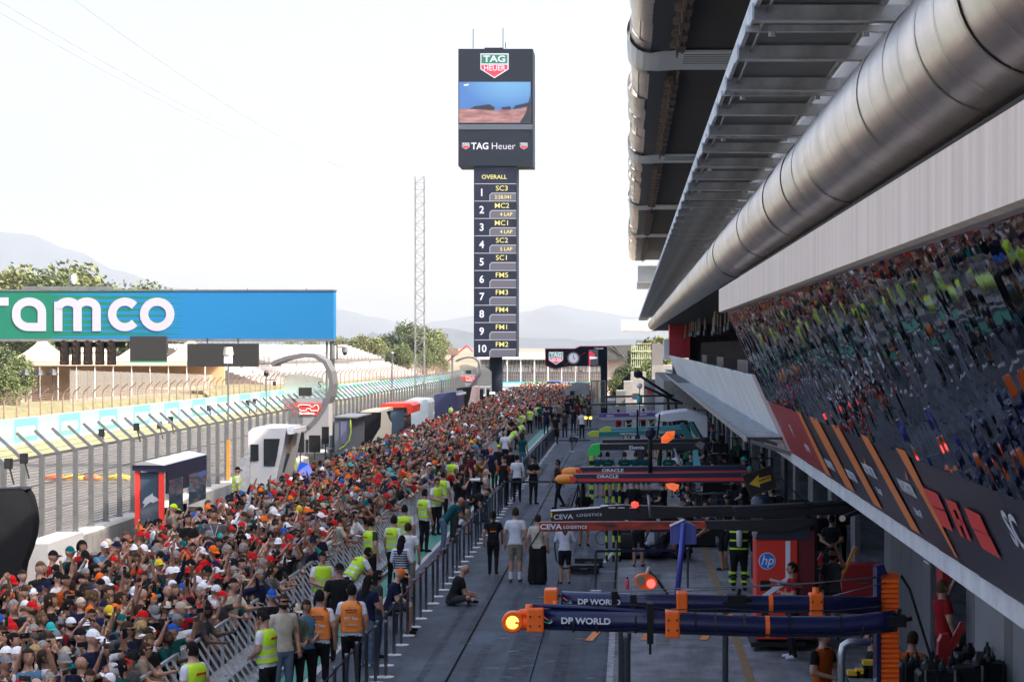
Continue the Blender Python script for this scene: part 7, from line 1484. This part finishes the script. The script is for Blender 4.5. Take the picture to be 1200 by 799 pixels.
# media group between the green line and the posts
for px, py, f, ps, tp, bt, hr, cp, lb, kw in (
    (521, 648, 20, 'lean', 'teal', 'light denim', None, None, 'person in teal hooded top leaning on the belt posts', {}),
    (519, 601, 10, 'lean', 'red', 'black', ('short', 'light brown'), None, 'balding man in bright red top bending over camera gear', {}),
    (536, 618, 0, 'camera', 'black', 'charcoal', ('short', 'black'), None, 'photographer in black aiming a long white lens', {}),
    (548, 626, 10, 'bend', 'black', 'beige', None, ('cap', 'black', 'black'), 'photographer in black bent double over the belts', {'shin': 'skin'}),
    (558, 614, 20, 'camera', 'black', 'black', ('short', 'brown'), None, 'second photographer in black beside the white lens', {}),
    (568, 612, -20, 'front', 'white', 'denim', None, ('cap', 'beige', 'beige'), 'man in white shirt and beige cap checking his camera', {}),
    (562, 588, -30, 'camera', 'mustard', 'black', None, ('cap', 'navy', 'navy'), 'photographer in mustard yellow shirt and navy cap', {}),
    (553, 583, 40, 'stand', 'maroon', 'black', ('long', 'brown'), None, 'woman in maroon top in the media group', {'lanyard': True}),
    (545, 590, 70, 'stand', 'maroon', 'navy', ('long', 'brown'), None, 'maroon jacketed person left of the mustard photographer', {}),
    (575, 575, 80, 'stand', 'navy', 'black', None, ('cap', 'orange', 'orange'), 'person in navy with flat orange cap among the media', {}),
    (584, 570, 60, 'stand', 'black', 'black', None, ('cap', 'lime', 'lime'), 'person in black with fluorescent lime cap', {}),
    (570, 566, 100, 'camera', 'navy', 'black', ('short', 'grey'), None, 'grey-haired photographer in navy jacket', {}),
    (556, 560, 60, 'stand', 'sky blue', 'denim', None, ('cap', 'orange', 'orange'), 'person in pale blue shirt with orange cap, second row of media', {}),
    (537, 572, 90, 'stand', 'white', 'denim', ('short', 'brown'), None, 'white shirted man behind the maroon jackets', {}),
    (528, 566, 90, 'stand', 'grey', 'black', ('short', 'brown'), None, 'grey shirted man left of the white shirt, media group', {}),
    (598, 575, 110, 'folded', 'black', 'black', ('short', 'brown'), None, 'man in black behind the man with folded arms', {}),
    (612, 552, 75, 'stand', 'teal', 'light denim', ('long', 'brown'), None, 'long-haired person in teal and pale blue by the line end', {}),
    (592, 548, 80, 'stand', 'white', 'navy', ('short', 'grey'), None, 'white shirted man with grey hair at the media group top', {}),
    (541, 604, 50, 'camera', 'black', 'black', ('pony', 'brown'), None, 'pony-tailed photographer in black near the red top', {}),
    (531, 636, 30, 'bend', 'charcoal', 'charcoal', ('short', 'black'), None, 'person in charcoal bending right of the teal hood', {})):
    x, y = foot(px, py) if py > 560 else foot(px, py); person(x, y, f, ps, tp, bt, lb, hair=hr, cap=cp, h=1.74 + .06 * rnd.random(), skin=rnd.choice((0, 1, 1, 2)), **kw)
hd_ = G(521, 648); o = thing('camera', 'black camera with long white telephoto lens aimed right', 'camera', (G(536, 618).x + .38, G(536, 618).y + .0, 1.55)); B(-.10, .0, -.07, .07, -.06, .06).build('camera_body', black, o)
MB().lathe([(.035, 0), (.045, .12), (.05, .3), (.06, .32), (.06, .36)], n=12).xf(Matrix.Rotation(R(90), 4, 'Y')).build('lens', white, o, smooth=True)
# distant staff at the far end of the lane (each one can be told by its place)
for i, (px, py, tp, bt, f, lb) in enumerate(((640, 509, 'navy', 'navy', 90, 'broad dark figure in navy standing on the far line end'), (651, 520, 'black', 'black', 80, 'person in black beside the far equipment case'), (662, 513, 'charcoal', 'black', 100, 'person in charcoal right of the far equipment case'), (633, 503, 'teal', 'black', 60, 'person in teal behind the broad navy figure'), (672, 508, 'black', 'navy', 95, 'black clad person left of the small yellow lights'), (682, 514, 'white', 'black', 90, 'white topped person under the small yellow lights'), (690, 500, 'charcoal', 'black', 70, 'person in charcoal just beyond the yellow lights'), (676, 498, 'maroon', 'black', 85, 'person in maroon in the far lane group'), (655, 499, 'beige', 'black', 80, 'beige jacketed person in the far lane group'), (665, 495, 'navy', 'black', 90, 'navy clad person in the far lane group'), (645, 496, 'black', 'black', 100, 'black clad person beyond the broad navy figure'))):
    x, y = foot(px, py); person(x, y, f, 'stand', tp, bt, lb, hair=('short', rnd.choice(('black', 'brown'))), h=1.78)
for px, py, f, lb in ((612, 514, 60, 'marshal in yellow vest at the far left of the white line'), (621, 508, 80, 'marshal in yellow vest next to the far white line end'), (606, 527, 40, 'marshal bending in yellow vest above the white line'), (597, 536, 30, 'marshal in yellow vest leaning at mid distance'), (630, 502, 90, 'farthest marshal in yellow vest before the navy figure'), (680, 487, -90, 'lone marshal in yellow vest on the far lane by the gantry post')):
    marshal(px, py, f, 'stand' if py < 520 else 'lean', lb)
# green shirted crew waiting with hands behind their backs
for px, f, ps, lb in ((712, 95, 'behind', 'crew member in dark green, hands behind back, far left of four'), (732, 92, 'behind', 'crew member in dark green, second from the green boom tip'), (745, 88, 'stand', 'crew member in dark green beside the dark central post'), (757, 100, 'folded', 'crew member in dark green right of the central post'), (784, 80, 'behind', 'crew member in dark green standing apart by the pale blue strut'), (703, 80, 'stand', 'crew member in dark green below the bright green boom tip')):
    x, y = foot(px, 583); o = person(x, y, f, ps, 'teal', 'teal', lb, hair=('short', rnd.choice(('black', 'brown'))), h=1.78, shin='skin')
    if ps == 'behind': back_print(o, ps, [('ARAMCO', 1.33, FB['lime'], .05)])
x, y = foot(793, 580); person(x, y, 60, 'walk', 'white', 'black', 'person in white top right of the green crew', hair=('short', 'black'))
for px, py, f, ps, tp, lb, kw in (
    (684, 640, -80, 'stand', 'black', 'man in black patterned shirt and shorts behind the CEVA boom', dict(shin='skin', hair=('short', 'light brown'))),
    (748, 664, 80, 'bend', 'black', 'mechanic in black shorts bent over the car rear', dict(shin='skin', hair=('short', 'black'))),
    (762, 648, 95, 'front', 'black', 'mechanic in black behind the blue hanging signal box', dict(shin='skin', hair=('short', 'black'))),
    (797, 655, 150, 'bend', 'black', 'mechanic in black with pale trousers leaning over the car', dict(hair=('short', 'black'))),
    (808, 648, 190, 'front', 'black', 'mechanic in black standing behind the leaning one', dict(hair=('short', 'brown'))),
    (846, 668, 160, 'lean', 'black', 'mechanic in black shorts braced beside the firefighter', dict(shin='skin', hair=('short', 'brown'))),
    (742, 628, -90, 'stand', 'black', 'tall mechanic in black above the CEVA boom, arms on the car', dict(hair=('short', 'black'), fore='top')),
    (725, 632, -60, 'down', 'navy', 'mechanic in navy bending by the red lamp', dict(hair=('short', 'brown'))),
    (838, 630, 200, 'crouch', 'white', 'crew member in white crouching under the yellow arrow board', dict(hair=('short', 'brown'))),
    (860, 620, 170, 'front', 'black', 'crew member in black by the arrow board lower left', dict(hair=('short', 'black'))),
    (905, 640, 180, 'stand', 'black', 'crew member in black under the black truss end', dict(hair=('short', 'brown'))),
    (880, 606, 150, 'stand', 'teal', 'crew member in teal behind the yellow arrow board', dict(cap=('cap', 'turquoise', 'turquoise'))),
    (872, 590, 140, 'folded', 'teal', 'teal shirted crew member with turquoise helmet-like cap', dict(cap=('bucket', 'turquoise', 'turquoise'))),
    (850, 575, 170, 'stand', 'teal', 'teal crew member near the garage door', dict(cap=('cap', 'white', 'white'))),
    (893, 585, 190, 'stand', 'black', 'crew member with arms crossed near the dark column', dict(hair=('short', 'brown'))),
    (838, 560, 200, 'front', 'teal', 'teal crew member beyond the green struts', dict(hair=('short', 'black'))),
    (822, 548, 190, 'stand', 'charcoal', 'charcoal crew member by the white canopy', dict(hair=('short', 'black'))),
    (835, 540, 160, 'stand', 'sky blue', 'crew member in bright blue by the garage line', dict(cap=('cap', 'red', 'red'))),
    (812, 590, 160, 'crouch', 'black', 'dark crew member crouching beside the pale strut', dict(hair=('short', 'brown'))),
    (800, 583, 120, 'bend', 'charcoal', 'crew member with orange headgear bent by the strut', dict(cap=('cap', 'orange', 'orange')))):
    x, y = foot(px, py); person(x, y, f, ps, tp, 'beige' if 'pale trousers' in lb else 'black', lb, h=1.76, skin=rnd.choice((0, 1, 2)), **kw)
# firefighter with air tank
x, y = foot(866, 692); o = person(x, y, 85, 'stand', 'black', 'black', 'firefighter in dark kit with yellow bands and air tank on back', cap=('back', 'black', 'black'), h=1.82, wide=1.2, vest='fire', fore='top')
for s in (-1, 1):
    for z in (.20, .30, .40): MB().lathe([(.085, 0), (.088, .05)], (s * .12, -.01, z), 12).build('leg_band', m_hv if z != .30 else FB['charcoal'], o)
t = thing('air_tank', 'pale grey air tank with yellow cap on the firefighter', 'air tank', (x, y - .20, 1.42), 0); MB().lathe([(.03, .0), (.07, .04), (.075, .36), (.05, .42)], (0, 0, -.35), 14).build('cylinder', mat('tank_grey', (.45, .46, .45), .4), t, smooth=True); MB().lathe([(.05, 0), (.06, .05), (.03, .09)], (0, 0, .09), 10).build('valve_cap', mat('yellow_cap', (.75, .45, .03), .5), t)
# near crew on the right
x, y = foot(928, 772); person(x, y, -170, 'folded', 'red', 'black', 'man in red polo with arms crossed beside the red hp cabinet', hair=('short', 'black'), h=1.82, skin=2, shoe='white')
x, y = foot(976, 748); person(x, y, -110, 'phone', 'grey', 'charcoal', 'bearded man in grey-blue shirt with hand raised to his face', hair=('short', 'brown'), h=1.82, beard_='brown', shin='skin')
x, y = at_head(963, 735, h=1.8); person(x, y, -40, 'front', 'orange', 'black', 'mechanic in orange shirt with black sleeves below the blue boom', sleeve='black', hair=('short', 'light brown'), h=1.80, skin=1, wide=1.1)
x, y = at_head(1022, 738, h=1.8); person(x + .02, y, 175, 'stand', 'black', 'black', 'crew member in black half hidden by the orange ribbed column', hair=('short', 'brown'), h=1.80)
x, y = at_head(1068, 740, h=1.78); person(x, y, 60, 'front', 'orange', 'black', 'mechanic in orange half hidden right of the ribbed column', hair=('short', 'brown'), h=1.78)
x, y = 4.95, 32.2; person(x, y, 20, 'phone', 'red', 'black', 'man in red team shirt standing on steps at the garage door', hair=('short', 'light brown'), h=1.80, z=.42, wide=1.1)
for px, py, lb, f in ((975, 690, 'crew member in black with orange badge in the garage mouth', -100), (960, 676, 'crew member in black deeper in the garage mouth', -80), (985, 664, 'dark crew member behind the red trolley', -120)):
    x, y = foot(px, py); o = person(x, y, f, 'front', 'black', 'black', lb, cap=('cap', 'black', 'black'), h=1.80, skin=2)
ORD = ['first', 'second', 'third', 'fourth', 'fifth', 'sixth', 'seventh', 'eighth']
zq = random.Random(14)
for ya_, yb_, cols, n_, zone, x0_, x1_ in ((59, 65, ('black', 'navy', 'black'), 7, 'behind the ORACLE booms', .9, 5.0), (72, 79, ('teal', 'teal', 'black'), 7, 'in front of the black green tipped gantry', 2.2, 5.2),
        (86, 95, ('teal', 'charcoal', 'green'), 7, 'behind the teal and lime gantry', .2, 5.0), (104, 115, ('navy', 'blue', 'black'), 7, 'behind the blue and purple gantry', .2, 5.0), (124, 140, ('green', 'black', 'green', 'charcoal', 'red'), 8, 'under the farthest black gantries', -1.0, 4.8)):
    for j in range(n_):
        x = x0_ + (x1_ - x0_) * (j + .5) / n_ + zq.uniform(-.15, .15); c_ = zq.choice(cols); person(x, zq.uniform(ya_, yb_), zq.uniform(40, 260), zq.choice(('stand', 'front', 'folded', 'bend', 'stand', 'down')), c_, zq.choice(('black', c_)), f'{c_} clad crew member, {ORD[j]} from the lane {zone}', hair=('short', zq.choice(('black', 'brown'))), cap=('cap', c_, c_) if zq.random() < .3 else None, h=zq.uniform(1.7, 1.85), skin=zq.choice((0, 1, 2)), shin=zq.choice(('skin', 'bottom')))
# --- the crowd
q = random.Random(77)
hats = ['red'] * 15 + ['navy'] * 8 + ['orange'] * 5 + ['white'] * 8 + ['black'] * 11 + ['teal'] * 3 + ['grey'] * 5 + ['blue'] * 2 + ['yellow', 'beige', 'cream', 'green', 'maroon', 'turquoise']
tops = ['white'] * 11 + ['black'] * 18 + ['red'] * 7 + ['navy'] * 9 + ['charcoal'] * 4 + ['teal'] * 5 + ['grey'] * 5 + ['orange'] * 2 + ['blue'] * 2 + ['sky blue'] * 3 + ['beige'] * 2 + ['pink', 'green', 'maroon', 'yellow', 'charcoal', 'purple', 'olive', 'cream', 'turquoise']
GEST = {'stand': '', 'down': 'looking down', 'folded': 'arms folded', 'phone': 'holding a hand up', 'highphone': 'stretching one arm high', 'bothup': 'raising both hands', 'reach': 'reaching forward', 'front': 'hands together', 'camera': 'hands at the face'}
used = set(); spots = []
Y = 24.4; row = 0
while Y < 232:
    X = -7.15 if Y < 150 else -3.5
    xl = -11.3 if Y < 150 else -11.8
    if Y > 165: xl = -12
    k = 0
    while X > xl:
        sx = X + q.uniform(-.13, .13); sy = Y + q.uniform(-.18, .18) + (.28 if k % 2 else 0)
        if 150 <= Y and X > -5.2 and Y < 172: pass
        else: spots.append((sx, sy, k == 0 and Y < 150))
        X -= .45; k += 1
    Y += .53 if Y < 60 else (.60 if Y < 120 else .80); row += 1
def inview(x, y, h=1.8):
    px = 737 + x * 2400 / y; py = 405 + (CAMH - h) * 2400 / y; return -45 < px < 1230 and py < 820
spots = [s for s in spots if inview(*s[:2])]; spots.sort(key=lambda s: s[1])
extra = [(-11.9, 43.5, .0), (-12.2, 45.6, .0)]
NIND = 300 - n_person - 6
named = [ # people one can pick out at the back edge, near the wall
 (60, 645, 'red', 'black', 'navy', 'back row fan in red top with dark cap by the white wall'), (80, 640, 'teal', 'teal', 'black', 'big man in teal t-shirt and green cap by the concrete wall'), (95, 634, 'red', None, 'black', 'person in red with camera raised against the concrete wall'),
 (121, 634, 'sky blue', 'white', 'navy', 'man in light blue jacket, white cap and sunglasses at the wall'), (135, 634, 'white', 'navy', 'navy', 'man in white t-shirt with dark glasses at the wall')]
for px, py, tp, hc, bt, lb in named:
    x, y = at_head(px, py, h=1.95); o = person(x, y, q.uniform(-60, 0), q.choice(('stand', 'front', 'camera')), tp, bt, lb, cap=('cap', hc, hc) if hc else None, hair=None if hc else ('curly', 'black'), h=1.78, z=.17, glasses='sunglasses' in lb or 'glasses' in lb)
x, y = at_head(250, 597, h=2.2); o = person(x, y, -70, 'stand', 'grey', 'navy', 'tall man in grey t-shirt with white lanyard standing above the crowd', hair=('short', 'brown'), h=1.86, lanyard=True, z=.34, wide=1.08)
x, y = at_head(220, 603, h=2.15); person(x, y, -60, 'folded', 'black', 'black', 'woman with long dark hair and red print black t-shirt above the crowd', hair=('long', 'black'), h=1.74, z=.41)
x, y = at_head(180, 607, h=2.1); person(x, y, 10, 'down', 'white', 'beige', 'woman in white shirt looking at her phone by the booth', hair=('short', 'black'), h=1.66, z=.44)
x, y = at_head(178, 598, h=2.1); person(x, y + 2, 20, 'front', 'beige', 'olive', 'person in beige shirt and lime cap beside the booth', cap=('cap', 'lime', 'lime'), h=1.7, z=.40)
x, y = at_head(298, 537, h=1.95); person(x, y, -20, 'stand', 'sky blue', 'navy', 'man in pale blue shirt and dark cap before the white cabin', cap=('cap', 'navy', 'navy'), h=1.8, z=.2, fore='top')
x, y = at_head(277, 547, h=1.95); person(x, y, 20, 'stand', 'white', 'black', 'marshal in yellow vest left of the white cabin', cap=('cap', 'black', 'black'), h=1.78, z=.17, vest='hv')
x, y = at_head(343, 526, h=1.95); person(x, y, 15, 'stand', 'beige', 'olive', 'marshal in yellow vest between white cabin and blue tarpaulin', hair=('short', 'black'), h=1.8, z=.15, vest='hv')
for i, (px, py) in enumerate(((425, 520), (433, 518), (495, 484), (528, 476), (537, 472))):
    x, y = at_head(px, py - 3, h=1.9); person(x, y, 30, 'front', 'lime' if i < 2 else 'white', 'black', ['marshal bent in lime before the torn cover booth', 'second lime marshal before the torn cover booth', 'marshal in yellow vest by the pale sheeting', 'marshal in yellow vest by the navy booth', 'marshal in yellow vest right of the navy booth'][i], hair=('short', 'black'), h=1.76, z=.14, vest='hv')
NIND = 300 - n_person; nind = 0; rest = []; barex = 0
for (x, y, fr) in spots:
    px = 737 + x * 2400 / y
    if nind >= NIND: rest.append((x, y, fr)); continue
    for tries in range(400):
        hc = q.choice(hats) if q.random() < .56 else None; tp = q.choice(tops); hs = q.choice(['short'] * 5 + ['curly', 'long', 'long', 'pony']); hcol = q.choice(['black'] * 4 + ['brown'] * 5 + ['light brown', 'blond', 'grey'])
        ps = q.choice(['reach', 'reach', 'front', 'phone', 'down']) if fr else q.choice(['stand', 'stand', 'stand', 'stand', 'front', 'front', 'phone', 'phone', 'highphone', 'bothup', 'camera', 'down', 'folded'])
        st_ = q.choice(['cap'] * 9 + ['back', 'back', 'bucket']); gl = q.random() < .2; bald = hc is None and q.random() < .08
        if q.random() < .35 and hc in ('red', 'orange', 'teal'): tp = hc
        wear = f"{hc} {'bucket hat' if st_ == 'bucket' else 'backwards cap' if st_ == 'back' else 'cap'}" if hc else ('bald head' if bald else f"{hs if hs != 'pony' else 'tied back'} {hcol} hair")
        lb = f"fan in {tp} top with {wear}" + (', sunglasses' if gl else '') + (f", {GEST[ps]}" if GEST[ps] else '') + (' at the barrier' if fr else '')
        if len(lb.split()) > 15: lb = lb.replace(', sunglasses', '')
        if lb not in used and (f'{tp}{wear}' not in used or tries > 200): break
    used.add(lb); used.add(f'{tp}{wear}')
    hgt = q.gauss(1.67, .08); face = q.gauss(-28, 30) if not fr else q.gauss(-5, 22)
    o = person(x, y, face, ps, tp, q.choice(('denim', 'black', 'beige', 'navy', 'grey')), lb, hair=(hs, hcol) if not hc and not bald else (('long', hcol) if hc and hs in ('long', 'pony') and q.random() < .8 else None), cap=(st_, hc, hc if q.random() < .8 else q.choice(('black', 'white', 'red', 'navy'))) if hc else None, skin=q.choices((0, 1, 2, 3, 4), (4, 5, 4, 1, .4))[0], h=hgt, glasses=gl, beard_=hcol if (hs == 'short' and q.random() < .22) else None, shin=q.choice(('skin', 'bottom')), sleeve=q.choice((None, None, None, None, 'white', 'navy', 'black')) if not fr else None)
    nind += 1
    if q.random() < .3 and not fr:
        pc = FB[q.choice(['white', 'red', 'yellow', 'black', 'sky blue'])]; w_ = q.uniform(.04, .10); z_ = q.uniform(1.24, 1.32); hh = q.uniform(.02, .09)
        c = MB().prism([(-w_, -.124, z_), (w_, -.124, z_), (w_ * q.uniform(.5, 1), -.122, z_ + hh), (-w_, -.122, z_ + hh)], (0, -.012, 0)).build('shirt_print', pc, o); c.matrix_local = TPL[ps].M
    if ps in ('phone', 'highphone') and q.random() < .8: phone(o, ps, 1, label='black phone held up by the ' + lb.split(',')[0].replace(' at the barrier', ''), landscape=q.random() < .5)
# everybody else: one mass, several thousand low figures in one mesh
pal = []; pidx = {}
def pi(m):
    if m.name not in pidx: pidx[m.name] = len(pal); pal.append(m)
    return pidx[m.name]
def low(name, lod, vox, dec, headgear):
    t = make_tpl(name, vox, 1, dec, lod); nu, nv = (12, 8) if lod == 1 else (8, 6)
    hg = {'cap': lambda: c_cap(nu, nv), 'short': lambda: h_short(nu, nv), 'long': lambda: h_long(nu, nv), 'bald': lambda: MB()}[headgear]()
    v = list(t.v) + [tuple(t.Mh @ Vector(p)) for p in hg.v]; k = len(t.v); t.m = [1 if a == 8 else a for a in t.m]; f = list(t.f) + [tuple(i + k for i in g) for g in hg.f]; m = list(t.m) + [8 + a * 0 for a in hg.m]
    tri = []; tm = []
    for g, mm in zip(f, m):
        if max(v[i][2] for i in g) < .80: continue
        for a in range(1, len(g) - 1): tri.append((g[0], g[a], g[a + 1])); tm.append(mm)
    V = np.array(v, dtype=np.float32); F_ = np.array(tri, dtype=np.int64); us = np.unique(F_); remap = np.zeros(len(V), dtype=np.int64); remap[us] = np.arange(len(us))
    return V[us], remap[F_], np.array(tm)
LOW = {}
for lod, vox, dec in ((1, .035, .45), (2, .05, .28)):
    for ps in ('stand', 'phone', 'bothup', 'highphone', 'front', 'reach'):
        for hgname in ('cap', 'short', 'long'): LOW[(lod, ps, hgname)] = low(ps, lod, vox, dec, hgname)
VV, FF, MI = [], [], []; off = 0
for (x, y, fr) in rest:
    lod = 1 if y < 75 else 2; ps = q.choice(['reach', 'reach', 'front', 'phone', 'bothup']) if fr else q.choice(['stand', 'stand', 'phone', 'phone', 'bothup', 'highphone', 'front', 'front'])
    hc = q.choice(hats) if q.random() < (.50 if y < 70 else .30) else None; hgname = 'cap' if hc else q.choice(('short', 'short', 'long')); tp = q.choice(tops)
    if y > 110 and q.random() < .3: tp = q.choice(('teal', 'navy', 'black'))
    V, Fa, M_ = LOW[(lod, ps, hgname)]; a = R(q.gauss(-28, 32) + 90); s = q.gauss(.965, .04); c, sn = math.cos(a) * s, math.sin(a) * s
    W = np.empty_like(V); W[:, 0] = V[:, 0] * c - V[:, 1] * sn + x; W[:, 1] = V[:, 0] * sn + V[:, 1] * c + y; W[:, 2] = V[:, 2] * s
    sk = pi(SK[q.choices((0, 1, 2, 3, 4), (4, 5, 4, 1, .4))[0]]); tpm = pi(FB[tp]); bt = pi(FB['navy']); hd = pi(HT[hc]) if hc else pi(HM[q.choice(('black', 'black', 'brown', 'brown', 'light brown', 'grey'))])
    mp = np.array([sk, tpm, bt, bt, sk if q.random() < .85 else tpm, bt, pi(m_eye), sk, hd]); VV.append(W); FF.append(Fa + off); MI.append(mp[M_]); off += len(V)
VV = np.concatenate(VV); FF = np.concatenate(FF); MI = np.concatenate(MI)
me = bpy.data.meshes.new('crowd'); me.vertices.add(len(VV)); me.vertices.foreach_set('co', VV.ravel()); me.loops.add(FF.size); me.loops.foreach_set('vertex_index', FF.ravel().astype(np.int32))
me.polygons.add(len(FF)); me.polygons.foreach_set('loop_start', np.arange(0, FF.size, 3, dtype=np.int32)); me.polygons.foreach_set('material_index', MI.astype(np.int32)); me.polygons.foreach_set('use_smooth', np.ones(len(FF), dtype=bool))
for m in pal: me.materials.append(m)
me.update(calc_edges=True); cr = ob('crowd', me); tag(cr, 'dense crowd of fans filling the pit wall side down to the tower', 'crowd', kind='stuff')
print('PEOPLE', n_person, 'rest', len(rest), 'tris', len(FF))
# ------------------------------------------------------------------ air
hz = MB().box(-5200, 5200, -70, 13800, -6.2, 700).build('haze', []); hz['kind'] = 'stuff'
hm = bpy.data.materials.new('haze_air'); hm.use_nodes = True; nt = hm.node_tree; nt.nodes.remove(nt.nodes['Principled BSDF'])
v = nt.nodes.new('ShaderNodeVolumePrincipled'); v.inputs['Color'].default_value = (.88, .94, 1.0, 1); v.inputs['Density'].default_value = 0.00011; v.inputs['Anisotropy'].default_value = 0.3
nt.links.new(v.outputs[0], [n for n in nt.nodes if n.type == 'OUTPUT_MATERIAL'][0].inputs['Volume']); hz.data.materials.append(hm)
